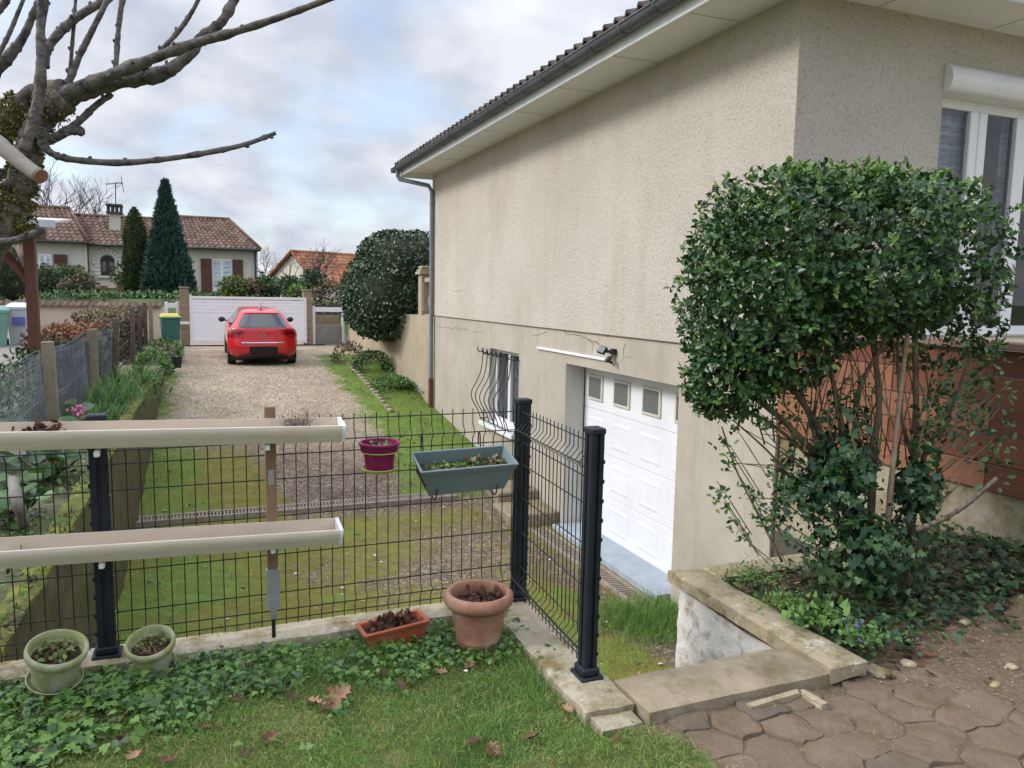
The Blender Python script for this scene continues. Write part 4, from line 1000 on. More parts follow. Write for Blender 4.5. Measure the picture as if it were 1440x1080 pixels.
for z in CZ:
    row = [Sside(-1, y, min(z, roofl(y))) for y in ssy(z)[::-1][:-1]] + [Srear(s, z) for s in ss] + [Sside(1, y, min(z, roofl(y))) for y in ssy(z)[1:]]
    ncol = len(row); vs += row
fs = [(r*ncol+i, r*ncol+i+1, (r+1)*ncol+i+1, (r+1)*ncol+i) for r in range(len(CZ)-1) for i in range(ncol-1)]
top = (len(CZ)-1)*ncol; nb = len(vs)
half = ncol//2
for i in range(half):
    a, b2 = vs[top+i], vs[top+ncol-1-i]; vs.append(((a[0]+b2[0])/2, (a[1]+b2[1])/2, (a[2]+b2[2])/2+.025))
vs.append(vs[top+half])
for i in range(half):
    fs.append((top+i, top+i+1, nb+i+1, nb+i)); fs.append((top+ncol-1-i, nb+i, nb+i+1, top+ncol-2-i))
fs.append([r*ncol for r in range(len(CZ))] + [nb] + [r*ncol+ncol-1 for r in range(len(CZ)-1, -1, -1)])
f.add(vs, fs); body = f.build('body', K['carred'], car, 40)
def patch(fn, rows, n=14):
    vs = [fn(a0 + (a1-a0)*k/n, z) for z, a0, a1 in rows for k in range(n+1)]; g = MB(); g.M = CM
    return g.add(vs, [(r*(n+1)+k, r*(n+1)+k+1, (r+1)*(n+1)+k+1, (r+1)*(n+1)+k) for r in range(len(rows)-1) for k in range(n)])
o_ = .008
patch(lambda s, z: Srear(s, z, o_), [(1.0,-.72,.72),(1.025,-.80,.80),(1.07,-.835,.835),(1.15,-.84,.84),(1.24,-.83,.83),(1.31,-.80,.80),(1.335,-.72,.72)], 18).build('rear_window', K['carglass'], car, True)
for sg in (-1, 1):
    patch(lambda y, z: Sside(sg, y, z, .006), [(1.02,.95,2.95),(1.06,.80,2.98),(1.15,.78,2.85),(1.25,.80,2.62),(1.33,.95,2.45),(1.37,1.15,2.3)], 16).build('side_window', K['carglass'], car, True)
    la = patch(lambda s, z: Srear(sg*s, z, .010), [(.76,.78,1.0),(.80,.66,1.0),(.85,.55,1.0),(.90,.50,1.0),(.935,.56,1.0),(.96,.70,1.0)], 10)
    b0 = len(la.v)
    ln = patch(lambda y, z: Sside(sg, y, z, .009), [(.80,.335,.40),(.84,.335,.50),(.90,.345,.52),(.95,.345,.46)], 5)
    la.M = None; la.add(ln.v, ln.f); lo = la.build('tail_light', K['lamp'], car, True)
    patch(lambda s, z: Srear(sg*s, z, .014), [(.83,.64,.90),(.87,.60,.92),(.905,.62,.92)], 6).build('lens', K['lampdark'], lo, True)
    g = MB(); g.M = CM
    g.tube([(sg*.80, 2.72, 1.00), (sg*.88, 2.70, 1.02)], .02, 8); g.M = CM @ Matrix.Translation((sg*.945, 2.70, 1.04)) @ Matrix.Diagonal((.095,.07,.075,1))
    for a in range(1): 
        vs = [(math.cos(t)*math.sin(p), math.sin(t)*math.sin(p), math.cos(p)) for p in np.linspace(0, PI, 9) for t in np.linspace(0, 2*PI, 13)[:-1]]
        g.add(vs, [(r*12+k, r*12+(k+1)%12, (r+1)*12+(k+1)%12, (r+1)*12+k) for r in range(8) for k in range(12)])
    g.build('mirror', K['carblack'], car, True)
    for wy in (.72, 3.28):
        g = MB(); g.M = CM @ Matrix.Translation((sg*.765, wy, .305)) @ Matrix.Rotation(PI/2, 4, 'Y')
        g.lathe([(.19,-.10),(.27,-.105),(.300,-.09),(.305,-.05),(.305,.05),(.300,.09),(.27,.105),(.19,.10)], 32)
        wh = g.build('wheel', K['tyre'], car, 40)
        g = MB(); g.M = CM @ Matrix.Translation((sg*.765, wy, .305)) @ Matrix.Rotation(PI/2, 4, 'Y'); g.lathe([(0,sg*.085),(.05,sg*.09),(.12,sg*.075),(.19,sg*.10),(.195,sg*.06)], 24); g.build('rim', K['steel'], wh, 40)
    g = MB(); g.M = CM; g.box(sg*.62-.16, sg*.62+.16, .34, 1.12, .14, .62); g.build('wheel_arch', K['carblack'], car)
patch(lambda s, z: Srear(s, z, .010), [(.19,-.80,.80),(.24,-.82,.82),(.28,-.76,.76),(.325,-.60,.60),(.335,-.55,.55)], 20).build('lower_bumper', K['carblack'], car, True)
g = MB(); g.M = CM; g.box(-.35, .35, -.024, -.011, .35, .53, .004); g.build('number_plate', K['plate'], car)
patch(lambda s, z: Srear(s, z, .012), [(.612,-.60,.60),(.625,-.62,.62),(.638,-.60,.60)], 20).build('trim_strip', K['chrome'], car, True)
g = MB(); g.M = CM; g.prism([(0,.90),(.046,.835),(0,.77),(-.046,.835)], .055, .066, 'y'); em = g.build('emblem', K['chrome'], car)
g = MB(); g.M = CM; g.prism([(0,.868),(.019,.835),(0,.802),(-.019,.835)], .050, .056, 'y'); g.build('emblem_centre', K['carblack'], em)
tc = bpy.data.curves.new('lettering', 'FONT'); tc.body = 'C L I O'; tc.size = .055; tc.align_x = 'CENTER'; tc.extrude = .002; tc.materials.append(K['chrome'])
tmp = bpy.data.objects.new('lettering', tc); COL.objects.link(tmp); bpy.context.view_layer.update()
tme = bpy.data.meshes.new_from_object(tmp.evaluated_get(bpy.context.evaluated_depsgraph_get())); bpy.data.objects.remove(tmp)
to = bpy.data.objects.new('lettering', tme); COL.objects.link(to); to.parent = car; to.rotation_euler = (PI/2, 0, 0)
to.location = CM @ Vector((0, .035, .70)) - Vector(car.location)
g = MB(); g.M = CM; g.tube([(.03, .145, 1.045), (.10, .15, 1.055), (.33, .13, 1.03)], .010, 6); g.build('wiper', K['carblack'], car)
g = MB(); g.M = CM; g.tube([(0, .80, 1.46), (0, .62, 1.62)], .006, 5); g.tube([(0,.83,1.45),(0,.77,1.465)], .02, 6); g.build('antenna', K['carblack'], car)
patch(lambda s, z: Srear(s, z, .03), [(1.36,-.80,.80),(1.375,-.84,.84),(1.40,-.84,.84),(1.425,-.8,.8)], 18).build('spoiler', K['carred'], car, True)
g = MB(); g.M = CM; g.box(-.74, .74, .3, 3.9, .17, .30); g.build('underbody', K['carblack'], car)

# ================================================================== GATE AND ITS NEIGHBOURS
YG = 26.4; g0, g1 = P(267, 440, Y=YG).x, P(431, 440, Y=YG).x
gate = thing('sliding_gate', ((g0+g1)/2, YG, -.18), 'wide white slatted sliding gate closing the driveway behind the car', 'gate')
f = MB(); f.box(g0, g0+.07, YG-.03, YG+.03, -.12, 1.42, .006); f.box(g1-.07, g1, YG-.03, YG+.03, -.12, 1.39, .006)
f.box(g0+.07, g1-.07, YG-.035, YG+.035, 1.30, 1.385, .006); f.box(g0+.07, g1-.07, YG-.035, YG+.035, -.09, .02, .006)
f.build('gate_frame', K['pvc'], gate)
f = MB(); z = .02
f.box(g0+.07, g1-.07, YG-.018, YG+.012, .02, .86, .004); z = .864
while z < 1.25:
    f.prism([(YG-.012, z), (YG-.020, z+.012), (YG-.020, z+.092), (YG-.006, z+.104), (YG+.012, z+.104), (YG+.012, z)], g0+.07, g1-.07, 'x'); z += .106
f.build('gate_panel', K['white'], gate)
f = MB(); f.box(g0-.3, g1+.6, YG-.05, YG+.05, -.20, -.165); f.build('rail', K['iron'], gate)
for (u0, u1, vt, lab) in ((253, 266, 403, 'brown stone block pillar at the left end of the white gate'), (426, 438, 407, 'brown stone block pillar at the right end of the white gate')):
    a, c_ = P(u0, 440, Y=YG+.25).x, P(u1, 440, Y=YG+.25).x; zt = P(u0, vt, Y=YG+.1).z
    t = thing('gate_pillar', ((a+c_)/2, YG+.25, -.2), lab, 'pillar', 'pillars of the gate')
    f = MB(); z = -.25
    while z < zt-.06: f.box(a, c_, YG+.1, YG+.42, z, min(z+.205, zt-.05)-.006, .006); z += .205
    f.build('block', K['brick'], t); f = MB(); f.box(a-.02, c_+.02, YG+.08, YG+.44, zt-.05, zt, .008); f.build('cap', K['brick'], t)
f = MB(); f.box(g0-.32, g0-.02, YG-.06, YG-.035, .50, .58, .006); tag(f.build('letter_bar', K['pvc']), 'small white bracket on the left gate pillar', 'bracket')
def lowfence(u0, u1, vt, vm, y, lab, grey):
    a, c_ = P(u0, 440, Y=y).x, P(u1, 440, Y=y).x; zt = P(u0, vt, Y=y).z; zm = P(u0, vm, Y=y).z
    t = thing('picket_fence', ((a+c_)/2, y, -.2), lab, 'fence', 'low white fences beside the gate')
    f = MB(); f.box(a, a+.09, y-.05, y+.05, -.2, zt, .006); f.build('post', K['pvc'], t)
    f = MB(); f.box(c_-.09, c_, y-.05, y+.05, -.2, zt, .006); f.build('post', K['pvc'], t)
    f = MB(); f.box(a+.09, c_-.09, y-.03, y+.03, zt-.20, zt-.05, .006); f.build('rail', K['pvc'], t)
    if grey: f = MB(); f.box(a+.09, c_-.09, y-.02, y+.06, -.25, zm, .006); f.build('base_wall', K['greywall'], t)
K['greywall'] = mat('grey_wall', (.20,.19,.175), (.26,.245,.225), 4, .9)
lowfence(232, 252, 424, 452, YG+.3, 'low white rail fence between the yellow lidded bin and the gate', True)
lowfence(439, 484, 430, 457, YG+.3, 'low white rail fence on a grey wall, right of the gate', True)
f = MB(); f.box(3.3, 4.45, YG+.9, YG+1.0, -.2, .78); tag(f.build('back_fence', K['brick']), 'brown boarded fence seen through the low white fence', 'fence')

# ================================================================== BINS, BUCKET
K['bingreen'] = mat('bin_green', (.035,.14,.11), (.045,.165,.13), 3, .5)
K['bingreen2'] = mat('bin_pale_green', (.15,.28,.23), (.18,.33,.27), 3, .5)
K['binyellow'] = mat('bin_yellow', (.55,.50,.10), None, 3, .5)
K['bingrey'] = mat('bin_grey', (.46,.47,.50), (.52,.53,.56), 3, .5)
K['labelblue'] = mat('sticker_blue', (.12,.16,.40), None, 3, .5)
def bin_(x, y, z, rot, body, lidm, label, h=1.0, w=.26, sticker=None):
    t = thing('wheelie_bin', (x, y, z), label, 'bin'); M = Matrix.Translation((x, y, z)) @ Matrix.Rotation(rad(rot), 4, 'Z')
    f = MB(); f.M = M; k = .80
    f.add([(-w*k,-w*k*1.1,.05),(w*k,-w*k*1.1,.05),(w*k,w*k,.05),(-w*k,w*k,.05),(-w,-w*1.15,h-.08),(w,-w*1.15,h-.08),(w,w*1.1,h-.08),(-w,w*1.1,h-.08)], [(0,3,2,1),(4,5,6,7),(0,1,5,4),(1,2,6,5),(2,3,7,6),(3,0,4,7)])
    f.box(-w-.015, w+.015, -w*1.15-.015, w*1.1+.015, h-.13, h-.07, .008); f.build('body', body, t)
    f = MB(); f.M = M; f.add([(-w-.02,-w*1.2,h-.068),(w+.02,-w*1.2,h-.068),(w+.02,w*1.2,h-.05),(-w-.02,w*1.2,h-.05),(-w*.85,-w*.95,h-.01),(w*.85,-w*.95,h-.01),(w*.85,w*1.1,h+.02),(-w*.85,w*1.1,h+.02)], [(0,3,2,1),(4,5,6,7),(0,1,5,4),(1,2,6,5),(2,3,7,6),(3,0,4,7)])
    f.build('lid', lidm, t)
    f = MB(); f.M = M; f.tube([(-w*.8, w*1.1+.07, h-.10), (w*.8, w*1.1+.07, h-.10)], .015, 8); f.build('handle', body, t)
    for sx in (-1, 1):
        f = MB(); f.M = M @ Matrix.Translation((sx*w*.85, w*.95, .10)) @ Matrix.Rotation(PI/2, 4, 'Y'); f.lathe([(0,-.025),(.10,-.025),(.10,.025),(0,.025)], 16); f.build('wheel', K['tyre'], t)
    if sticker: f = MB(); f.M = M; f.box(-w*.55, w*.35, -w*1.15-.006, -w*1.1, h*.52, h*.70); f.build('sticker', sticker, t)
pb = P(240, 488, Y=23.2); bin_(pb.x+.0, 23.4, -.17, 8, K['bingreen'], K['binyellow'], 'green bin with yellow lid beside the driveway before the gate', 1.07, .235)
pb = P(14, 485, Y=20.0); bin_(-4.36, 20.0, .22, 10, K['bingreen2'], K['bingreen2'], 'pale green wheelie bin at the left edge before the pink wall', .92, .36, K['white'])
bin_(-3.86, 20.6, .22, 4, K['bingrey'], K['white'], 'pale grey wheelie bin half hidden by the brown carport post', .98, .27, K['labelblue'])
c = P(249, 517, Y=18.0)
t = thing('bucket', tuple(c), 'small black bucket with white filling at the edge of the gravel', 'bucket')
f = MB(); f.lathe([(0,0),(.085,0),(.115,.23),(.122,.235),(.122,.25),(.112,.25),(.105,.20)], 24, c); f.build('pail', K['carblack'], t, 40)
f = MB(); f.disc(.113, .225, 18, c, .02); f.build('filling', K['white'], t)

# ================================================================== LEFT SIDE: mossy wall, chain link fence, carport
mw = thing('garden_wall', (-.96, 9, -1.6), 'long low mossy wall on the left holding the flower bed above the driveway', 'wall')
f = rough_box(-.985, -.862, 3.74, 14.6, -1.75, -.03, .10, .022, 61, fr=4, rnd=.0); f.build('wall_face', K['mossface'], mw, 50)
f = rough_box(-.995, -.852, 3.73, 14.62, -.034, .012, .05, .020, 62, fr=7, rnd=.02); f.build('moss_top', K['mosstop'], mw, 60)
f = rough_box(-.99, -.86, 14.63, 27, -1.2, -.16, .12, .018, 63, fr=3); f.build('far_wall', K['mossface'], mw, 50)
q = np.stack([RNG.uniform(-.99,-.86,2600), RNG.uniform(3.8,14.5,2600), np.full(2600,.012)], 1); q = q[fbm(q[:,0]*9, q[:,1]*2.2, 5) > .47]; n = len(q); L = RNG.uniform(.012,.045,n)
scatter('moss_tufts', q, mix_dirs(np.tile([(.2,0,.5)],(n,1)), .9), mix_dirs(np.tile([(0,-.3,1.)],(n,1)), .6), L, L*.4, [K['olive'],K['grassD'],K['deadleaf3'],K['bedgreen']], mw, T_OVAL)
cl = thing('chain_link_fence', (-1.55, 15, -.2), 'sagging chain link fence on weathered posts along the flower bed', 'fence')
XC = -1.55; posts = [(9.6, 1.02, .055, 'c', (2,-1)), (13.1, .99, .05, 'c', (3,1)), (16.0, 1.05, .05, 'w', (2,3)), (20.0, 1.15, .05, 'w', (0,1)), (22.4, 1.18, .045, 'w', (0,0)), (24.6, 1.2, .05, 'w', (0,0)), (27.2, 1.22, .06, 'c', (0,0))]
for y, h, w, k, ln in posts:
    f = rough_box(-w, w, -w, w, -.5, h, .12, .006, int(y*7), fr=7, rnd=.01)
    M = Matrix.Translation((XC, y, 0)) @ Matrix.Rotation(rad(ln[0]), 4, 'X') @ Matrix.Rotation(rad(ln[1]), 4, 'Y'); f.v = [M @ p for p in f.v]
    f.build('post', K['concpost'] if k == 'c' else K['bark'], cl, 40)
f = MB(); pit = .058
def sag(y): return .90 - .05*math.sin((y-6)/3.4*PI)**2
for sgn in (1, -1):
    y = 4.2 if sgn > 0 else 5.3
    while y < 17.0:
        h = sag(y)+.15; pts = []
        for k in range(0, 9):
            t_ = k/8; yy = y + sgn*t_*h*.75; pts.append((XC-.07+.025*math.sin(yy*2.1+t_*3) + (.004 if k % 2 else -.004), yy, -.15+t_*h))
        f.tube(pts, .0016, 3, False); y += pit
for zz in (.98, .45): f.tube([(XC-.07, y, sag(y)+(zz-.95)) for y in np.arange(4.2, 27, .5)], .003, 4, False)
f.build('wire_mesh', K['zincpipe'], cl)
K['netting'] = mat('blue_grey_netting', (.055,.065,.08), (.10,.115,.135), 20, .8)
f = MB()
for k in range(72):
    y = 8.9 + k*.062; a = random.uniform(-.02,.02)
    f.quad((XC-.14+a, y, -.15), (XC-.13+a, y+.024, -.15), (XC-.16-a, y+.024+random.uniform(-.03,.03), .86), (XC-.15-a, y+random.uniform(-.03,.03), .86))
tag(f.build('windbreak_netting', K['netting']), 'dark blue grey slatted netting behind the chain link fence', 'netting')
cp_ = thing('carport', (-2.25, 12.5, -.1), 'brown timber carport post with braces under a pale lean-to roof edge', 'carport')
A = P(41, 333, Y=12.5); f = MB(); f.box(A.x-.068, A.x+.068, 12.42, 12.58, -.2, A.z, .008); f.build('post', K['brownpost'], cp_)
p0, p1 = P(38, 392, Y=12.5), P(-4, 345, Y=12.5); f = MB(); f.tube([p0, p1], .06, 4); f.build('brace', K['brownpost'], cp_)
p0, p1 = P(37, 388, Y=12.5)+Vector((.02,.02,.1)), P(26, 348, Y=13.6); f = MB(); f.tube([p0, p1], .05, 4); f.build('brace', K['brownpost'], cp_)
zc = A.z; f = MB(); f.box(A.x-6, A.x+.12, 12.40, 12.60, zc+.001, zc+.14, .01); f.box(A.x-.10, A.x+.10, 12.61, 13.2, zc+.001, zc+.12, .01); f.build('beam', K['brownpost'], cp_)
B = P(86, 332, Y=12.3)
f = MB(); f.add([(A.x-6,11.9,zc+.16),(B.x,11.9,zc+.16),(B.x,13.3,zc+.30),(A.x-6,13.3,zc+.30),(A.x-6,11.9,zc+.19),(B.x,11.9,zc+.19),(B.x,13.3,zc+.33),(A.x-6,13.3,zc+.33)], [(0,3,2,1),(4,5,6,7),(0,1,5,4),(1,2,6,5),(2,3,7,6),(3,0,4,7)])
f.build('roof', K['reveal'], cp_); f = MB(); f.box(A.x-6, B.x, 11.87, 11.895, zc+.10, zc+.20, .004); f.build('fascia', K['bingrey'] , cp_)

# pink wall with tile coping
K['pinkwall'] = render_wall('pink_render', (.50,.40,.31), (.57,.46,.36), (.42,.32,.24))
K['redtile'] = tiles('orange_tiles', (.24,.095,.05), (.34,.145,.08), (.42,.21,.13))
K['oldtile'] = tiles('brown_tiles', (.115,.072,.056), (.15,.098,.076), (.20,.138,.108))
pk = thing('boundary_wall', (-9, 28.7, -.2), 'low pink rendered wall capped with small roof tiles', 'wall')
f = MB(); f.box(-26, -1.2, 28.6, 28.8, -.4, .98, .01); f.build('wall_face', K['pinkwall'], pk)
f = MB(); n = 247
vs = []
for k in range(n+1):
    x = -26 + k*.1; w = abs(math.sin(k*PI/2.0))*.06
    vs += [(x, 28.50, .98+w), (x, 28.70, 1.10+w), (x, 28.90, .98+w), (x, 28.50, .96), (x, 28.90, .96)]
f.add(vs, [q for k in range(n) for q in ((5*k, 5*k+5, 5*k+6, 5*k+1), (5*k+1, 5*k+6, 5*k+7, 5*k+2), (5*k+3, 5*k+8, 5*k+5, 5*k), (5*k+4, 5*k+2, 5*k+7, 5*k+9), (5*k+3, 5*k+4, 5*k+9, 5*k+8))])
f.build('coping', K['oldtile'], pk)
f = MB(); f.prism([(-13.0, -.3), (-6.25, -.3), (-6.25, .9), (-6.5, 1.5), (-7.0, 1.8), (-13, 1.8)], 26.9, 27.1, 'y'); tag(f.build('entrance_wall', K['pinkwall']), 'beige wall with a curved end at the far left edge', 'wall')

# ================================================================== FAR HOUSES
def tile_quad(f, e0, e1, r1, r0, pitch=.26, course=.42, amp=.05):
    e0, e1, r1, r0 = map(Vector, (e0, e1, r1, r0)); W = (e1-e0).length; L = ((r0-e0).length + (r1-e1).length)/2
    nc = int(W/pitch)*6; nr = int(L/course); n = (e1-e0).cross(r0-e0).normalized(); n = n if n.z > 0 else -n
    for r in range(nr):
        vs = []
        for t, lift in ((r/nr, .035), ((r+1.04)/nr, 0)):
            for k in range(nc+1):
                s = k/nc; p = (e0.lerp(e1, s)).lerp(r0.lerp(r1, s), min(t, 1)); w = math.sin(2*PI*s*int(W/pitch))
                vs.append(p + n*(max(0, w)*amp + min(0, w)*amp*.5 + lift))
        f.add(vs, [(k, k+1, nc+2+k, nc+1+k) for k in range(nc)])
        lo = vs[:nc+1]; f.add(lo + [v_ - n*.05 for v_ in lo], [(k, k+1, nc+2+k, nc+1+k) for k in range(nc)])
K['farwall'] = render_wall('far_render', (.52,.48,.42), (.59,.55,.49), (.42,.38,.32))
K['shutter'] = wood('brown_shutter', (.085,.036,.024), (.125,.055,.036), (6,6,1), 3)
K['leadgutter'] = mat('dark_gutter', (.06,.06,.065), None, 5, .6)
def blk(f, x0, x1, y, zb, ze, yb): f.quad((x0,y,zb),(x1,y,zb),(x1,y,ze),(x0,y,ze)); f.quad((x0,y,zb),(x0,yb,zb),(x0,yb,ze),(x0,y,ze)); f.quad((x1,y,zb),(x1,yb,zb),(x1,yb,ze),(x1,y,ze)); f.quad((x0,yb,zb),(x1,yb,zb),(x1,yb,ze),(x0,yb,ze))
h1 = thing('village_house', (-3, 48, 1.1), 'long low house with mottled brown tiled roof and brown shutters beyond the garden', 'house')
HY = 45.0; XA, XB_, XD = -5.42, -.95, 2.85
f = MB(); blk(f, -14, XA, HY, .9, 3.86, 52.5); f.build('wall', K['farwall'], h1)
f = MB(); blk(f, XA, XB_, HY+.35, .9, 3.80, 52.3); f.build('wall', K['farwall'], h1)
f = MB(); blk(f, XB_, XD, HY-.5, .9, 3.78, 52.0); f.build('wall', K['farwall'], h1)
rgL, rgM, rgR = 5.82, 5.48, 5.66
RY = 48.5
def roof(e0, e1, ye, ze, r0, r1, zr, yb):
    f = MB(); tile_quad(f, (e0, ye-.35, ze), (e1, ye-.35, ze), (r1, RY, zr), (r0, RY, zr))
    f.quad((e0, ye-.35, ze-.07), (e1, ye-.35, ze-.07), (r1, RY, zr-.06), (r0, RY, zr-.06)); f.quad((r0, RY, zr), (r1, RY, zr), (e1, yb, ze), (e0, yb, ze)); f.quad((e1, ye-.35, ze-.07), (r1, RY, zr-.06), (e1, yb, ze)); f.quad((e0, ye-.35, ze-.07), (r0, RY, zr-.06), (e0, yb, ze))
    rf = f.build('roof', K['oldtile'], h1)
    f = MB(); f.tube([(r0, RY, zr+.03), (r1, RY, zr+.03)], .11, 8); f.tube([(r1, RY, zr+.03), (e1, ye-.35, ze+.05)], .07, 6); f.build('ridge', K['oldtile'], rf, True)
    f = MB(); f.tube([(e0, ye-.42, ze-.05), (e1, ye-.42, ze-.05)], .07, 8); f.build('gutter', K['leadgutter'], rf, True)
    return rf
roof(-14, XA+.12, HY, 3.90, -14, -6.55, rgL, 52.5)
roofm = roof(XA+.0, XB_+.3, HY+.35, 3.84, -6.40, -.9, rgM, 52.3)
roof(XB_-.05, XD+.15, HY-.5, 3.82, -1.42, 1.6, rgR, 52.0)
for p_ in ((XA, HY+.25), (XD-.12, HY-.58)): f = MB(); f.tube([(*p_, .95), (*p_, 3.75)], .05, 6); f.build('downpipe', K['leadgutter'], h1)
f = MB(); f.quad((XB_, HY-.5, 3.7), (XB_, HY+1.2, 3.7), (XB_, HY+2.4, 4.9)); f.build('gable_end', K['farwall'], h1)
def facade_opening(y, u0, u1, v0, v1, name, panes=2, sh=(), arch=False):
    a, c_ = P(u0, (v0+v1)/2, Y=y).x, P(u1, (v0+v1)/2, Y=y).x; z1, z0 = P(u0, v0, Y=y).z, P(u0, v1, Y=y).z
    f = MB(); f.box(a, c_, y-.03, y+.02, z0, z1); o = f.build(name, K['carblack'] if arch else K['pvc'], h1)
    w = (c_-a)/panes
    for k in range(panes):
        f = MB(); f.box(a+k*w+.07, a+(k+1)*w-.07, y-.05, y-.031, z0+(.5 if z1-z0 > 1.6 else .07), z1-.07); f.build('pane', K['curtain'] if not arch else K['glass'], o)
    for (s0, s1) in sh:
        b0, b1 = P(s0, v0, Y=y-.05).x, P(s1, v0, Y=y-.05).x; f = MB()
        n = 4
        for k in range(n): f.box(b0+(b1-b0)*k/n+.006, b0+(b1-b0)*(k+1)/n-.006, y-.10, y-.045, z0, z1)
        for zz in (z0+.25, z1-.3): f.box(b0+.02, b1-.02, y-.125, y-.10, zz, zz+.10)
        f.build('shutter', K['shutter'], h1)
    return a, c_, z0, z1
facade_opening(HY-.5, 298.5, 326, 364, 416, 'french_window', 2, ((282, 297.5), (327, 341.5)))
facade_opening(HY, 55, 73, 357, 386, 'window', 2, ((75, 94.5),))
a, c_, z0, z1 = facade_opening(HY+.35, 142, 161, 366, 387, 'arched_window', 2, (), True)
xm, r = (a+c_)/2, (c_-a)/2
f = MB(); f.prism([(xm+r*math.cos(t), z1-.02+r*.9*math.sin(t)) for t in np.linspace(0, PI, 14)], HY+.31, HY+.36, 'y'); f.build('arch_head', K['carblack'], h1)
f = MB()
for k in range(9):
    t0, t1 = PI*k/9+.03, PI*(k+1)/9-.03; R1, R2 = r+.03, r+.36
    f.prism([(xm+R1*math.cos(t0), z1+R1*math.sin(t0)*.9), (xm+R2*math.cos(t0), z1+R2*math.sin(t0)*.9), (xm+R2*math.cos(t1), z1+R2*math.sin(t1)*.9), (xm+R1*math.cos(t1), z1+R1*math.sin(t1)*.9)], HY+.28, HY+.36, 'y')
for sx in (-1, 1):
    for k in range(4): 
        w = .42 if k % 2 else .28; zz = z0 + (z1-z0)*k/4; x0 = xm+sx*(r+.03); x1 = xm+sx*(r+w); f.box(min(x0,x1), max(x0,x1), HY+.28, HY+.36, zz+.01, zz+(z1-z0)/4-.01)
f.box(xm-r-.2, xm+r+.2, HY+.22, HY+.36, z0-.14, z0-.02); f.build('stone_surround', K['reveal'], h1)
cA, cB = P(155, 320, Y=47).x, P(169.5, 320, Y=47).x; zt = P(160, 301, Y=47).z
f = MB(); f.box(cA, cB, 46.7, 47.3, 4.0, zt, .01); ch = f.build('chimney', K['farwall'], h1)
f = MB(); f.box(cA-.14, cB+.14, 46.55, 47.45, zt, zt+.09); f.box(cA-.14, cB+.14, 46.55, 47.45, zt+.40, zt+.50)
for x in np.linspace(cA-.10, cB+.02, 4): f.box(x, x+.09, 46.6, 46.72, zt+.09, zt+.40); f.box(x, x+.09, 47.28, 47.4, zt+.09, zt+.40)
f.build('chimney_cap', K['leadgutter'], ch)
m0, m1 = P(161.5, 290, Y=47.6), P(162.5, 256, Y=47.6)
f = MB(); f.tube([m0-Vector((0,0,1)), m1], .028, 6); b0, b1 = P(149, 259, Y=47.6), P(172, 257, Y=47.6); f.tube([b0, b1], .022, 5)
for k in range(8):
    q = b0.lerp(b1, k/7); f.tube([q+Vector((0,-.3,0)), q+Vector((0,.3,0))], .012, 4)
f.tube([b1+Vector((-.05,0,.35)), b1+Vector((.05,0,-.5))], .018, 4); f.tube([b1+Vector((-.3,0,-.3)), b1], .015, 4); f.build('aerial', K['zinc'], h1)

h2 = thing('village_house', (9.5, 64, 1.0), 'pale gabled house with bright orange tiled roof behind the bare shrubs', 'house')
A = P(447, 401, Y=60); AP = P(413, 354, Y=63.2); B = P(377, 397, Y=66.4)
gd_ = Vector((B.x-A.x, B.y-A.y, 0)).normalized(); rd = Vector((gd_.y, -gd_.x, 0)); RL = rd*15
f = MB(); f.add([(A.x,A.y,.6), tuple(A), tuple(AP-Vector((0,0,.12))), tuple(B), (B.x,B.y,.6)], [(0,1,2,3,4)]); f.quad((A.x,A.y,.6), Vector((A.x,A.y,.6))+RL, A+RL, A); f.build('wall', K['farwall'], h2)
o_ = -rd*.3 - gd_*.25
f = MB(); tile_quad(f, A+o_, A+o_+RL, AP+RL, AP-rd*.3, .28, .5, .06); f.quad(A+o_-Vector((0,0,.08)), A+o_+RL-Vector((0,0,.08)), AP+RL-Vector((0,0,.08)), AP-rd*.3-Vector((0,0,.08))); f.quad(AP-rd*.3, AP+RL, B+RL+gd_*.25, B-rd*.3+gd_*.25)
rf = f.build('roof', K['redtile'], h2); f = MB(); f.tube([AP-rd*.3+Vector((0,0,.04)), AP+RL+Vector((0,0,.04))], .12, 6); f.tube([AP-rd*.3+Vector((0,0,.03)), B-rd*.3+gd_*.25], .10, 6); f.build('ridge', K['redtile'], rf)
wa, wb = P(478, 421, Y=60.0), P(493, 407, Y=60.0)
wt = (wa.x-A.x)/(rd.x); wp = A + rd*wt; zz0, zz1 = wa.z, wb.z; ww = (wb.x-wa.x)
M2 = Matrix.Translation((wp.x, wp.y, 0)) @ Matrix.Rotation(math.atan2(rd.y, rd.x), 4, 'Z')
f = MB(); f.M = M2; f.box(0, ww, -.06, .02, zz0, zz1); w = f.build('window', K['pvc'], h2)
for k in range(3): f = MB(); f.M = M2; f.box(ww*k/3+.06, ww*(k+1)/3-.06, -.08, -.061, zz0+.06, zz1-.06); f.build('pane', K['glass'], w)

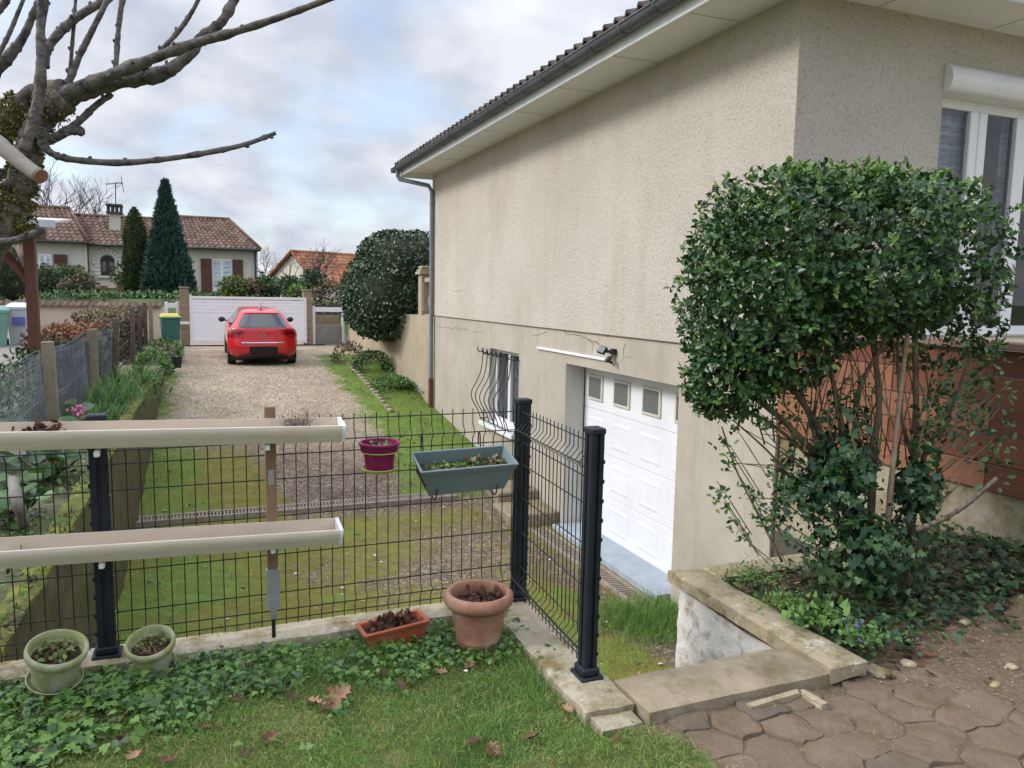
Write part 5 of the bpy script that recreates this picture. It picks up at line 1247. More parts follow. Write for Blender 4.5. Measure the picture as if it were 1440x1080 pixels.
# ================================================================== RIGHT: retaining wall, balustrade
rw = thing('boundary_wall', (4.55, 20, -.9), 'stained beige retaining wall along the right side of the driveway', 'wall')
f = MB(); f.quad((4.55,YE,-1.5),(4.55,26.2,-1.5),(4.55,26.2,1.0),(4.55,YE,1.12)); f.quad((4.55,YE,1.12),(4.55,26.2,1.0),(5.0,26.2,1.0),(5.0,YE,1.12)); f.quad((4.55,26.2,-1.5),(6,26.2,-1.5),(6,26.2,1.0),(4.55,26.2,1.0)); f.build('wall_face', K['retain'], rw)
tg = MB(); tg.quad((4.56,YE,1.02),(16,YE,1.02),(16,29,.9),(4.56,29,.9)); o = tg.build('front_garden', K['neigh']); o['kind'] = 'structure'
bs = thing('balustrade', (4.75, 17.2, 1.1), 'pale stone balustrade end between the clipped bush and the downpipe', 'balustrade')
f = MB(); f.box(4.6, 4.88, 17.0, 17.28, 1.05, 2.02, .01); f.box(4.63, 4.85, 16.97, 17.0, 1.2, 1.85, .005); pl = f.build('pillar', K['retain'], bs)
f = MB(); f.box(4.54, 4.94, 16.94, 17.34, 2.021, 2.09, .015); f.box(4.57, 4.91, 16.97, 17.31, 2.091, 2.14, .01); f.box(4.60, 4.88, 17.0, 17.28, 2.141, 2.22, .02); f.build('cap', K['retain'], pl)
f = MB(); f.box(4.66, 4.84, 16.1, 16.96, 1.85, 1.95, .01); f.box(4.66, 4.84, 16.1, 16.96, 1.06, 1.13, .01); f.build('rail', K['retain'], bs)
for y in (16.25, 16.48, 16.71):
    f = MB(); f.lathe([(.05,0),(.05,.05),(.03,.08),(.06,.25),(.065,.32),(.04,.5),(.03,.62),(.05,.68),(.05,.719)], 14, (4.75, y, 1.13)); f.build('baluster', K['retain'], bs, True)
# ================================================================== VEGETATION
FH = np.array([math.sin(YAW), math.cos(YAW), 0.]); RH = np.array([math.cos(YAW), -math.sin(YAW), 0.]); ZH = np.array([0,0,1.])
def blob(c, r, n, p=2.5, inner=.75, axes=None, lo=-1):
    d = rnd_dirs(n*2); d = d[d[:,2] > lo][:n]; r = np.array(r)
    k = np.sum(np.abs(d/r)**p, axis=1)**(-1/p)
    q = d*k[:,None]; nr = unit(np.sign(q)*np.abs(q/r)**(p-1)/r)
    s = 1-(1-inner)*RNG.uniform(0,1,len(q))**1.6
    bumpy = 1 + .07*(fbm(d[:,0]*4+d[:,2]*3+c[0]*7, d[:,1]*4+c[1]*5, 91)-.5)*2
    q = q*(s*bumpy)[:,None]
    if axes is not None: q = q[:,0:1]*RH + q[:,1:2]*FH + q[:,2:3]*ZH; nr = nr[:,0:1]*RH + nr[:,1:2]*FH + nr[:,2:3]*ZH
    return q + np.array(c), nr
def tufts(pts, nrm, k, spread=.9, up=.35):
    """k leaves round each twig tip"""
    p = np.repeat(pts, k, 0); n = np.repeat(unit(nrm + np.array([0,0,up])), k, 0)
    d = unit(n*.45 + RNG.normal(size=p.shape)*spread)
    return p + RNG.normal(size=p.shape)*.008, d, unit(n + RNG.normal(size=p.shape)*.35)
def solid(name, c, r, m, parent, p=2.5, axes=None, n=14):
    f = MB(); vs = []
    for a in np.linspace(-PI/2, PI/2, n):
        for b2 in np.linspace(0, 2*PI, 2*n, endpoint=False):
            d = np.array([math.cos(a)*math.cos(b2), math.cos(a)*math.sin(b2), math.sin(a)]); k = np.sum(np.abs(d/np.array(r))**p)**(-1/p)
            q = d*k*(1+.12*random.uniform(-1,1)); q = q[0]*RH+q[1]*FH+q[2]*ZH if axes else q; vs.append(tuple(q+np.array(c)))
    f.add(vs, [(i*2*n+j, i*2*n+(j+1)%(2*n), (i+1)*2*n+(j+1)%(2*n), (i+1)*2*n+j) for i in range(n-1) for j in range(2*n)])
    return f.build(name, m, parent, True)
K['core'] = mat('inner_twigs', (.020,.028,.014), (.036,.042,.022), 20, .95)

# --- big shrub by the house
D0 = 4.2
base = P(1228, 822, Z=.06)
shrub = thing('evergreen_shrub', tuple(base), 'large clipped evergreen shrub with bare leaning stems and ivy in the bed before the house', 'shrub')
bl = [((1160,352,4.2), (.68,.56,.42), 4.0, 1350), ((1070,412,4.15), (.41,.46,.48), 2.7, 800), ((1022,520,4.1), (.21,.28,.25), 2.1, 340), ((1285,350,4.25), (.44,.48,.40), 2.8, 560), ((1090,495,4.15), (.34,.36,.17), 2.1, 280),
      ((1365,420,4.2), (.19,.3,.26), 2.0, 60), ((1180,445,4.2), (.40,.4,.15), 2.1, 90), ((1310,460,4.2), (.34,.35,.20), 2.0, 80), ((1040,300,4.2), (.16,.2,.13), 2, 60), ((1230,262,4.2), (.25,.25,.10), 2, 90), ((1120,262,4.2), (.2,.25,.09), 2, 70)]
PP, NN = [], []
for (u, v, d), r, p, n in bl:
    q, nr = blob(P(u, v, d=d), r, int(n*1.6), p, .60, True); q[:,2] -= .022; rag = RNG.uniform(0,1,len(q)) < .08; q = q + nr*np.array([1,1,.4])*(rag*RNG.uniform(.0,.08,len(q)))[:,None]; PP.append(q); NN.append(nr)
PP = np.concatenate(PP); NN = np.concatenate(NN)
hz = (PP[:,2]-PP[:,2].min())/(np.ptp(PP[:,2]))
young = RNG.uniform(0,1,len(PP)) < .05 + .55*np.clip((hz-.74)/.26, 0, 1)*(NN[:,2] > .15)
q, d, n_ = tufts(PP[~young], NN[~young], 5, 1.0)
L = RNG.uniform(.028,.050,len(q)); scatter('foliage', q, d, n_, L, L*.62, [K['g_dark'], K['g_mid'], K['g_light']], shrub, T_OVAL, [.56,.38,.06])
q, d, n_ = tufts(PP[young]+NN[young]*.025, NN[young], 6, .75, .9)
L = RNG.uniform(.024,.044,len(q)); scatter('foliage', q, d, n_, L, L*.55, [K['g_light'], K['g_mid']], shrub, T_OVAL, [.75,.25])
def bez(pts, n=6):
    pts = [Vector(p) for p in pts]; out = []
    for i in range(len(pts)-1):
        p0, p1, p2, p3 = pts[max(i-1,0)], pts[i], pts[i+1], pts[min(i+2,len(pts)-1)]
        for k in range(n):
            t = k/n; out.append(.5*((2*p1)+(p2-p0)*t+(2*p0-5*p1+4*p2-p3)*t*t+(3*p1-p0-3*p2+p3)*t**3))
    out.append(pts[-1]); return out
def pxpath(pts, d, wob=.02):
    return bez([P(u, v, d=d + (e[0] if e else random.uniform(-wob, wob))) for u, v, *e in pts])
def stem(f, pts, d, r0, r1, n=7, wob=.03):
    pp = pxpath(pts, d, wob); L = len(pp)
    f.tube(pp, [max(.002, (r0+(r1-r0)*i/(L-1))*(1+.12*random.uniform(-1,1))) for i in range(L)], n)
f = MB(); g = MB()
stem(g, [(1243,826),(1248,740),(1256,650),(1264,570),(1276,470)], 4.02, .017, .011)
for pts, r0, r1 in (([(1205,815),(1180,690),(1115,605),(1055,555),(1000,520)],.024,.010), ([(1200,810),(1185,690),(1150,600),(1085,500),(1060,430)],.026,.010), ([(1215,810),(1195,660),(1172,540),(1150,430)],.022,.009),
                    ([(1222,800),(1228,640),(1236,560),(1222,450),(1200,350)],.024,.010), ([(1275,825),(1285,650),(1288,560),(1285,430)],.028,.012), ([(1280,760),(1300,640),(1340,570),(1370,480)],.016,.006),
                    ([(1210,800),(1210,660),(1205,560),(1245,480),(1300,400)],.020,.008), ([(1195,800),(1165,680),(1130,560),(1100,460)],.018,.007), ([(1200,790),(1150,660),(1075,590),(1005,560),(965,520)],.014,.005),
                    ([(1290,800),(1300,700),(1268,590),(1262,470)],.016,.007), ([(1100,790),(1062,715),(1035,660),(1015,600)],.008,.004), ([(1175,800),(1120,690),(1085,640),(1030,590)],.010,.004)): stem(f, pts, 4.15, r0, r1)
for k in range(46):
    u0 = random.uniform(1060,1330); v0 = random.uniform(520,610); f.tube(pxpath([(u0+random.uniform(-20,20), v0+50), (u0, v0-10), (u0+random.uniform(-60,60), v0-random.uniform(60,160))], 4.15, .2), [.006,.005,.005,.005,.004,.004,.004,.003,.003,.003,.003,.003,.002], 4)
f.build('stems', K['stem'], shrub, True); g.build('pale_stem', K['palestem'], shrub, True)
f = MB(); stem(f, [(1290,745),(1330,728),(1365,705),(1402,672)], 3.75, .013, .011); f.build('low_branch', K['bark'], shrub, True)
# leafy side shoots
def shoot_leaves(spots, k, spread, size, mats, tm, d0=4.1, wts=None, nm='foliage', asp=.6, par=None):
    q = np.concatenate([np.array([tuple(P(u+RNG.normal(0,spread), v+RNG.normal(0,spread), d=d0+RNG.normal(0,.06))) for _ in range(k)]) for u, v in spots])
    d = mix_dirs(np.tile([(0,0,.5)], (len(q),1)), .9); L = RNG.uniform(*size, len(q))
    scatter(nm, q, d, mix_dirs(np.tile([(-.4,-.6,.7)], (len(q),1)), .5), L, L*asp, mats, par or shrub, tm, wts)
shoot_leaves([(1015,625),(1030,640),(1050,690),(1012,700),(1070,730),(1045,755),(1022,720),(1060,700),(1035,745),(1012,690),(1025,655),(1035,610),(1100,580),(1075,600),(1060,590)], 11, 7, (.025,.042), [K['g_mid'],K['g_dark'],K['g_light']], T_OVAL, 4.05, [.6,.3,.1])
shoot_leaves([(1330,600),(1350,560),(1375,590),(1310,640),(1345,625),(1400,560),(1395,520),(1410,650),(1398,640),(1330,570),(1365,540),(1320,545),(1380,620),(1350,590),(1310,600)], 17, 17, (.03,.05), [K['g_mid'],K['g_dark'],K['ivy2']], T_OVAL, 4.0, [.5,.35,.15])
shoot_leaves([(random.uniform(1075,1330), random.uniform(545,770)) for _ in range(95)], 7, 9, (.022,.042), [K['g_mid'],K['g_dark'],K['g_light'],K['ivy2']], T_OVAL, 4.08, [.45,.38,.07,.10])
shoot_leaves([(random.uniform(1310,1420), random.uniform(480,640)) for _ in range(26)], 9, 8, (.024,.044), [K['g_mid'],K['g_dark'],K['g_light']], T_OVAL, 4.1, [.5,.42,.08])
f = MB()
for k in range(16): 
    u0, v0 = 1290+random.uniform(-10,30), random.uniform(600,720); stem(f, [(u0, v0), (u0+40, v0-35), (u0+random.uniform(60,115), v0-random.uniform(30,120))], 4.02, .005, .002, 4)
for k in range(14):
    u0, v0 = 1170-random.uniform(0,40), random.uniform(640,790); stem(f, [(u0, v0), (u0-40, v0-30), (u0-random.uniform(60,120), v0-random.uniform(30,90))], 4.1, .004, .002, 4)
f.build('twigs', K['stem'], shrub)
f = MB()
for u, v in [(1015,625),(1030,640),(1012,700),(1045,755),(1022,720),(1035,745),(1012,690),(1025,655),(1035,610),(1070,730),(1060,700)]:
    f.tube(pxpath([(u-4, v-14), (u+12, v+10), (min(1105, u+45), min(792, v+62))], 4.06, .01), [.0022]*7+[.003]*6, 4)
f.build('shoot_stems', K['stem'], shrub)
# ivy over the stems
q1, n1 = blob(P(1182, 655, d=4.05), (.15,.20,.54), 950, 2.0, .2, True); q2, n2 = blob(P(1288, 690, d=4.0), (.10,.14,.52), 520, 2.0, .2, True); q3, n3 = blob(P(1225, 775, d=3.97), (.34,.25,.20), 700, 2.0, .3, True); q4, n4 = blob(P(1130, 690, d=4.08), (.14,.16,.40), 280, 2.0, .2, True); q3 = np.concatenate([q3, q4]); n3 = np.concatenate([n3, n4])
q = np.concatenate([q1,q2,q3]); n_ = np.concatenate([n1,n2,n3]); L = RNG.uniform(.022,.055,len(q))
ivy = scatter('climbing_ivy', q, mix_dirs(n_*.5+np.array([0,0,-.8]), .6), mix_dirs(n_+np.array([0,0,.35]), .4), L, L*1.0, [K['ivy'], K['ivy2'], K['g_mid'], K['g_dark']], None, T_IVY, [.55,.15,.15,.15])
tag(ivy, 'dark green ivy climbing the stems of the large clipped shrub', 'ivy')
# ground in the bed: low plants, ivy, litter
def ground_pts(n, x0, x1, y0, y1, mask=None, zf=zgarden, dz=(0,.02)):
    X = RNG.uniform(x0, x1, n); Y = RNG.uniform(y0, y1, n)
    if mask is not None: k = RNG.uniform(0,1,n) < mask(X, Y); X, Y = X[k], Y[k]
    return np.stack([X, Y, zf(X, Y) + RNG.uniform(*dz, len(X))], 1)
q = ground_pts(4200, 2.72, 4.58, 2.25, 3.47, lambda X, Y: sstep(2.33, 2.62, Y+(fbm(X*4,Y*4,3)-.5)*.5)*(.35+.65*sstep(.42,.55,fbm(X*3,Y*3,8))), dz=(.0,.09))
L = RNG.uniform(.022,.045,len(q)); o = scatter('ivy_ground_cover', q, rnd_dirs(len(q))*np.array([1,1,.3]), mix_dirs(np.tile([(0,-.2,1.)],(len(q),1)), .45), L, L, [K['ivy'], K['ivy2'], K['bedgreen2'], K['olive2']], None, T_IVY, [.55,.16,.17,.12])
tag(o, 'low ivy and weeds covering the soil under the large shrub', 'ground cover', None, 'stuff')
q = ground_pts(1500, 2.70, 4.55, 2.2, 3.45, lambda X, Y: sstep(2.25, 2.5, Y+(fbm(X*4,Y*4,3)-.5)*.5)*sstep(.40,.6,fbm(X*2.5,Y*2.5,28)), dz=(.0,.03))
L = RNG.uniform(.03,.06,len(q)); o = scatter('leaf_litter', q, rnd_dirs(len(q))*np.array([1,1,.3]), mix_dirs(np.tile([(0,0,1.)],(len(q),1)), .5), L, L*.8, [K['deadleaf'],K['deadleaf2'],K['deadleaf3']], None, T_OAK, [.45,.1,.45])
tag(o, 'brown leaf litter on the soil under the large shrub', 'leaf litter', None, 'stuff')
def cushion(u, v, z, n, sp, h, mats, label, tm=T_OVAL, size=(.012,.026), name='small_plant', fl=None, wts=None):
    c = P(u, v, Z=z); t = thing(name, tuple(c), label, 'plant')
    q = np.stack([c.x+RNG.normal(0,sp,n), c.y+RNG.normal(0,sp*.8,n), c.z+np.abs(RNG.normal(0,h,n))], 1); L = RNG.uniform(*size, n)
    scatter('foliage', q, mix_dirs(np.tile([(0,0,.4)],(n,1)), .9), mix_dirs(np.tile([(0,-.2,1.)],(n,1)), .5), L, L*.55, mats, t, tm, wts)
    if fl:
        q = q[q[:,2] > c.z+h][:fl]; scatter('flowers', q+np.array([0,0,.02]), rnd_dirs(len(q)), mix_dirs(np.tile([(0,-.6,.6)],(len(q),1)), .4), .02, .02, [K['violet']], t, T_ROUND)
    return t
cushion(1060, 815, .05, 420, .09, .035, [K['bedgreen2'],K['bedgreen']], 'soft grey green cushion plant at the corner of the retaining wall cap')
cushion(1095, 850, .05, 260, .06, .03, [K['bedgreen'],K['g_light']], 'bright green cushion plant midway along the retaining wall cap')
cushion(1145, 872, .05, 260, .06, .035, [K['bedgreen'],K['bedgreen2']], 'fresh green tuft of small leaves behind the retaining wall cap', T_BLADE, (.03,.06))
cushion(1212, 900, .05, 200, .05, .03, [K['bedgreen2'],K['bedgreen']], 'small plant with violet flowers beside the stone at the end of the cap', T_ROUND, (.018,.032), 'flowering_plant', 6)
for u, v, s, lab in ((1236,913,.062,'rounded grey stone lying at the end of the wall cap'), (1280,905,.04,'flat pale stone at the edge of the shrub bed'), (1425,918,.030,'small pale stone on the bare soil at the right edge'), (1402,937,.026,'small pinkish stone on bare soil below the white stone'), (1358,870,.04,'grey stone half buried in the ivy of the shrub bed')):
    c = P(u, v, Z=.06); c.z = float(zgarden(np.array([c.x]), np.array([c.y]))[0]); f = MB(); vs = []
    for a in np.linspace(-PI/2, PI/2, 9):
        for b2 in np.linspace(0, 2*PI, 14, endpoint=False):
            k = 1+.25*math.sin(b2*2+u)*math.cos(a)+random.uniform(-.10,.10); vs.append((c.x+s*k*math.cos(a)*math.cos(b2), c.y+s*.75*k*math.cos(a)*math.sin(b2), c.z+.12*s+s*.42*math.sin(a)*k))
    f.add(vs, [(i*14+j, i*14+(j+1)%14, (i+1)*14+(j+1)%14, (i+1)*14+j) for i in range(8) for j in range(14)]); tag(f.build('stone', K['stained'] if u in (1236,1358) else K['stone'] if u == 1402 else K['cap'], None, 40), lab, 'stone')
q = ground_pts(900, 2.5, 4.5, 1.6, 2.75, lambda X, Y: np.where(in_poly(X, Y, PATH), .12, .8), dz=(-.004,.004)); n = len(q)
T_PEB = (np.array([(0,0,-.2),(.5,0,.35),(-.5,0,.3),(0,.6,.3),(0,-.5,.3),(.1,.1,.6)]), [(5,1,3),(5,3,2),(5,2,4),(5,4,1),(0,3,1),(0,2,3),(0,4,2),(0,1,4)])
L = RNG.uniform(.006,.026,n)*RNG.uniform(.4,1,n); o = scatter('pebbles', q, rnd_dirs(n)*np.array([1,1,.1]), np.tile([(0,0,1.)],(n,1)), L, L*.9, [K['stained'],K['whitewall'],K['flagB']], None, T_PEB, [.55,.06,.39])
tag(o, 'small pebbles and grit scattered on the bare soil', 'pebbles', None, 'stuff')

# --- lawn grass, ground cover, fallen leaves
def blades(name, q, hmin, hmax, w, mats, wts, lean=.55, label='short green lawn grass in the foreground'):
    n = len(q); d = mix_dirs(np.tile([(0,0,1.)],(n,1)), lean); d[:,2] = np.abs(d[:,2]); hh = RNG.uniform(hmin, hmax, n)*RNG.uniform(.6,1,n)
    o = scatter(name, q, d, mix_dirs(np.tile([(0,-.6,.5)],(n,1)), .7), hh, w, mats, None, T_BLADE, wts, 1.3)
    tag(o, label, 'grass', None, 'stuff'); return o
G = [K['grassA'],K['grassB'],K['grassC'],K['grassD']]
def dens(X, Y): return lawn_mask(X, Y)*np.clip(.30+1.3*(fbm(X*3.2,Y*3.2,61)-.28), .08, 1)
q = ground_pts(150000, -1.45, 2.1, 1.55, 3.54, dens); ye = fbm(q[:,0]*1.6, q[:,1]*1.6, 63)
k = RNG.uniform(.35,.62,len(q)) < ye
blades('grass', q[~k], .016, .052, .0026, G, [.52,.14,.04,.30], .75)
blades('grass', q[k], .012, .038, .0024, G, [.40,.36,.14,.10], .95)
q = ground_pts(22000, -4, 3.0, -1.0, 1.6, dens); blades('grass', q, .02, .05, .003, G, [.5,.2,.06,.24])
q = ground_pts(9000, -3.2, -1.4, 1.5, 3.54, dens); blades('grass', q, .02, .05, .003, G, [.5,.2,.06,.24])
def longtuft(u, v, n, sp, h, label=None):
    c = P(u, v, Z=-.05); q = np.stack([c.x+RNG.normal(0,sp,n), c.y+RNG.normal(0,sp*.7,n), np.full(n,-.06)], 1); return q
q = np.concatenate([longtuft(*a) for a in ((520,915,260,.035,.12),(545,920,160,.03,.1),(200,985,120,.045,.1),(330,900,120,.05,.1),(690,920,60,.04,.1),(430,945,150,.06,.1),(760,975,150,.09,.1),(480,930,140,.05,.1))])
blades('grass', q, .06, .13, .003, G, [.5,.1,.08,.32], .38, 'longer tufts of grass by the pots and the low wall')
q = ground_pts(2600, 1.5, 3.2, 1.0, 2.45, lambda X, Y: np.clip(sstep(.56,.66,fbm(X*5,Y*5,77))+.03, 0, 1)*.5); blades('grass', q, .012, .04, .0028, G, [.5,.2,.2,.1], .7, 'sparse grass growing between the paving stones')
def bedmask(X, Y):
    n = fbm(X*3.4, Y*3.4, 81); return lawn_mask(X, Y)*np.maximum(sstep(2.95, 3.22, Y+(n-.5)*.9 + .28*sstep(.15,-.5,X))*(.35+.65*sstep(.36,.55,fbm(X*6,Y*6,83))), .55*sstep(.55,.64,n)*sstep(.1,-.5,X-.9*(Y-1.9)))
q = ground_pts(19000, -1.5, 1.45, 1.7, 3.52, bedmask, dz=(.01,.065)); n = len(q)
L = RNG.uniform(.014,.034,n)*(1+.25*(q[:,0] < -.2)); o = scatter('ground_cover', q, rnd_dirs(n)*np.array([1,1,.25]), mix_dirs(np.tile([(0,-.15,1.)],(n,1)), .38), L, L*1.0, [K['bedgreen'],K['bedgreen2'],K['g_mid'],K['ivy2'],K['g_light']], None, T_IVY, [.40,.25,.15,.12,.08], 1.2)
tag(o, 'low round leaved ground cover along the foot of the low wall', 'ground cover', None, 'stuff')
q = ground_pts(9000, -1.5, 1.45, 1.7, 3.52, bedmask, dz=(.0,.05)); n = len(q); L = RNG.uniform(.012,.026,n)
o = scatter('ground_cover', q, rnd_dirs(n)*np.array([1,1,.4]), mix_dirs(np.tile([(0,-.2,1.)],(n,1)), .6), L, L*.9, [K['bedgreen'],K['bedgreen2'],K['g_light'],K['deadleaf3']], None, T_ROUND, [.40,.36,.14,.10]); tag(o, 'small weedy leaves mixed into the low green cover', 'ground cover', None, 'stuff')
q = ground_pts(9000, -1.5, 1.45, 1.8, 3.52, lambda X, Y: bedmask(X, Y)*sstep(.45,.6,fbm(X*5,Y*5,99))); blades('grass', q, .04, .10, .003, G, [.5,.12,.06,.32], .5, 'longer grass growing through the ground cover')
lv = [(168,1018,.085,1),(90,1022,.07,0),(62,1012,.06,2),(225,972,.06,0),(312,972,.05,1),(322,985,.05,2),(385,1034,.075,0),(430,986,.07,1),(466,985,.085,1),(480,997,.08,1),(448,1004,.07,1),(470,975,.06,0),(567,968,.055,2),(612,942,.05,1),(655,1046,.055,2),(682,1052,.06,0),(738,1036,.06,0),(700,1058,.05,1),(192,1058,.07,1),(300,1030,.04,0),
      (30,995,.06,2),(145,1000,.055,0),(345,985,.05,0),(405,992,.055,2),(655,936,.06,1),(340,925,.05,2),(300,942,.06,2),(540,950,.05,2),(250,1070,.06,0),(805,1000,.05,1),(60,1060,.05,1),(345,1070,.05,2),(870,1030,.04,0)]
for u, v, s, mi in lv:
    c = P(u, v, Z=-.03); z = float(zgarden(np.array([c.x]), np.array([c.y]))[0])
    s *= 1.12; o = scatter('fallen_leaf', [(c.x, c.y, z+.026)], rnd_dirs(1)*np.array([1,1,.12]), mix_dirs([(0,0,1.)], .28), s, s*.95, [[K['deadleaf'],K['deadleaf2'],K['deadleaf3']][mi]], None, T_OAK, None, 1.8)
    tag(o, 'dry brown lobed leaf lying on the lawn', 'fallen leaf', 'dry leaves fallen on the lawn')
o = scatter('daisy', np.tile([tuple(P(655,944,Z=.03))], (9,1)), np.stack([np.cos(np.arange(9)*.7), np.sin(np.arange(9)*.7), np.full(9,.4)], 1), np.tile([(0,-.3,1.)], (9,1)), .011, .005, [K['whitefl']], None, T_DIA)
tag(o, 'tiny white daisy in the grass before the terracotta pot', 'flower')

# --- driveway grass
def dmask(X, Y): g, mo, gr = drive_masks(X, Y); return sstep(.45,.75,g)*np.clip(.25+1.6*(fbm(X*2.2,Y*2.2,66)-.35), .05, 1)
q = ground_pts(60000, -.85, 4.5, 4.0, 13.0, dmask, zd_noise, (-.01,.005)); blades('grass', q, .015, .045, .005, G, [.5,.32,.04,.14], .8, 'short mossy grass covering the lower driveway')
q = ground_pts(30000, -.9, 4.5, 12.0, 24, dmask, zd_noise, (-.01,.01)); blades('grass', q, .03, .07, .010, G, [.56,.24,.04,.16], .7, 'grass strips along both sides of the driveway')
q = ground_pts(16000, 1.5, 4.0, 3.7, 7.0, lambda X, Y: np.clip(.2+1.5*(fbm(X*2.6, Y*2.6, 70)-.3), .05, 1)*sstep(3.9,3.5,X), zd_noise, (-.01,.004)); blades('grass', q, .02, .065, .004, G, [.5,.24,.05,.21], .7, 'soft mossy grass at the foot of the fence return')
c = P(925, 858, Z=-1.5); q = np.stack([c.x+RNG.normal(0,.30,5200), c.y+RNG.normal(0,.28,5200), np.zeros(5200)], 1); q = q[q[:,0] < 4.5]; q[:,2] = zd_noise(q[:,0], q[:,1])
blades('grass', q, .06, .24, .006, G, [.52,.1,.02,.36], .42, 'tall fresh grass clump at the foot of the white retaining wall')
q = ground_pts(700, -.6, 4.2, 4.5, 12, lambda X, Y: .35+0*X, zd_noise, (.012,.03)); n = len(q); L = RNG.uniform(.02,.06,n)
o = scatter('leaf_litter', q, rnd_dirs(n)*np.array([1,1,.2]), mix_dirs(np.tile([(0,0,1.)],(n,1)), .3), L, L*.6, [K['deadleaf2'],K['whitewall'],K['deadleaf'],K['deadleaf3']], None, T_OVAL, [.35,.3,.15,.2])
tag(o, 'pale chips and dead leaves scattered over the mossy driveway', 'leaf litter', None, 'stuff')
q = ground_pts(4600, -.85, 4.4, 4.2, 20, lambda X, Y: dmask(X, Y)*sstep(.5,.62,fbm(X*1.7,Y*1.7,12)), zd_noise, (.01,.05)); n = len(q); L = RNG.uniform(.03,.07,n)
o = scatter('weeds', q, rnd_dirs(n)*np.array([1,1,.3]), mix_dirs(np.tile([(0,-.1,1.)],(n,1)), .4), L, L*.9, [K['bedgreen'],K['bedgreen2'],K['g_mid']], None, T_ROUND); tag(o, 'patches of broad leaved weeds on the mossy driveway', 'weeds', None, 'stuff')

q = ground_pts(9000, -.8, 3.6, 7.0, 22, lambda X, Y: np.clip(1.0-1.1*drive_masks(X,Y)[0]-.9*drive_masks(X,Y)[1], .02, 1), zd_noise, (-.002,.006)); n = len(q); L = RNG.uniform(.010,.024,n)
o = scatter('gravel', q, rnd_dirs(n)*np.array([1,1,.15]), np.tile([(0,0,1.)],(n,1)), L, L*.9, [K['stained'],K['whitewall'],K['cap'],K['brick']], None, T_PEB, [.4,.12,.38,.10]); tag(o, 'loose gravel stones lying on the driveway', 'gravel', None, 'stuff')
# --- plants of the flower bed on the left
def plant(name, label, q, d, n_, L, W, mats, tm, wts=None, cat='plant', loc=None, part='foliage', curl=1.):
    t = thing(name, tuple(loc if loc is not None else q.min(0)), label, cat); scatter(part, q, d, n_, L, W, mats, t, tm, wts, curl); return t
def bergenia(y, n, sp, label, x=-1.32, size=(.10,.20), flowers=(), zmax=.28):
    a = RNG.uniform(0,2*PI,n); q = np.stack([x+RNG.normal(0,sp*.6,n), y+RNG.normal(0,sp*1.6,n), -.12+RNG.uniform(.04,zmax,n)], 1)
    d = np.stack([np.cos(a), np.sin(a), RNG.uniform(.0,.7,n)], 1); L = RNG.uniform(*size, n)
    t = plant('bergenia', label, q, d, mix_dirs(np.tile([(.2,-.3,1.)],(n,1)), .45), L, L*.8, [K['g_mid'],K['bedgreen2'],K['ivy2'],K['olive2']], T_ROUND, [.4,.3,.2,.1], loc=(x,y,-.12))
    f = MB()
    for k in range(0, n, 2): f.tube([(x+RNG.normal(0,.05), y+RNG.normal(0,.1), -.15), tuple(q[k])], .006, 4)
    f.build('stalks', K['ivy2'], t)
    for fu, fv in flowers:
        c = np.array(P(fu, fv, X=x+.02)); m_ = 46; qq = c + RNG.normal(size=(m_,3))*np.array([.03,.03,.035]); scatter('flowers', qq, rnd_dirs(m_), mix_dirs(np.tile([(.2,-.8,.4)],(m_,1)), .5), .035, .03, [K['pink']], t, T_ROUND)
        f = MB(); f.tube([(x, c[1], -.12), tuple(c)], .007, 5); f.build('flower_stem', K['rust'], t)
    return t
bergenia(9.6, 46, .16, 'clump of leathery leaves with a pink flower head, behind the upper trough', flowers=((110,578),), zmax=.3)
bergenia(7.7, 60, .17, 'large leathery leaved clump with pink flowers, seen through the fence at left', flowers=((68,640),), zmax=.34)
bergenia(6.4, 34, .14, 'broad leaved clump beside the mossy wall, nearest the wire fence', size=(.10,.17), zmax=.22)
bergenia(10.8, 40, .2, 'dense dull green leafy plants behind the first fence post', x=-1.85, size=(.10,.18), zmax=.4)
bergenia(8.2, 70, .35, 'dull green leafy plants behind the chain link at the left edge', x=-2.0, size=(.10,.2), zmax=.42)
bergenia(6.6, 60, .32, 'dull green plants at the left edge below the upper trough', x=-1.95, size=(.09,.18), zmax=.35)
def iris(y, n, sp, h, label, x=-1.25, mats=None, w=.02):
    q = np.stack([x+RNG.normal(0,sp*.5,n), y+RNG.normal(0,sp,n), np.full(n,-.15)], 1); d = mix_dirs(np.tile([(.15,-.05,1.)],(n,1)), .38)
    L = RNG.uniform(h*.6,h,n); return plant('strap_leaved_plant', label, q, d, mix_dirs(np.tile([(0,-1.,.3)],(n,1)), .6), L, w, mats or [K['bedgreen'],K['g_mid'],K['grassD']], T_BLADE, None, loc=(x,y,-.15), curl=2.2)
iris(12.6, 240, .40, .55, 'fresh green clump of strap leaves before the brown fence post')
iris(11.2, 150, .3, .32, 'lower clump of bright green leaves just in front of the taller strap leaved clump')
iris(15.2, 150, .5, .45, 'green strap leaved clump further along the bed', w=.025)
def mound(y, x, n, r, label, mats, size, tm=T_OVAL, z=-.1, name='trailing_plant', wts=None):
    q, nr = blob((x, y, z), r, n, 2.3, .5, None, -.2); L = RNG.uniform(*size, len(q))
    return plant(name, label, q, mix_dirs(nr, .7), mix_dirs(nr+np.array([0,0,.5]), .5), L, L*.5, mats, tm, wts, loc=(x,y,z))
mound(17.4, -.98, 1100, (.33,1.3,.42), 'green trailing plants spilling over the wall before the black bucket', [K['bedgreen2'],K['bedgreen'],K['g_mid'],K['olive2']], (.05,.11), wts=[.4,.25,.2,.15])
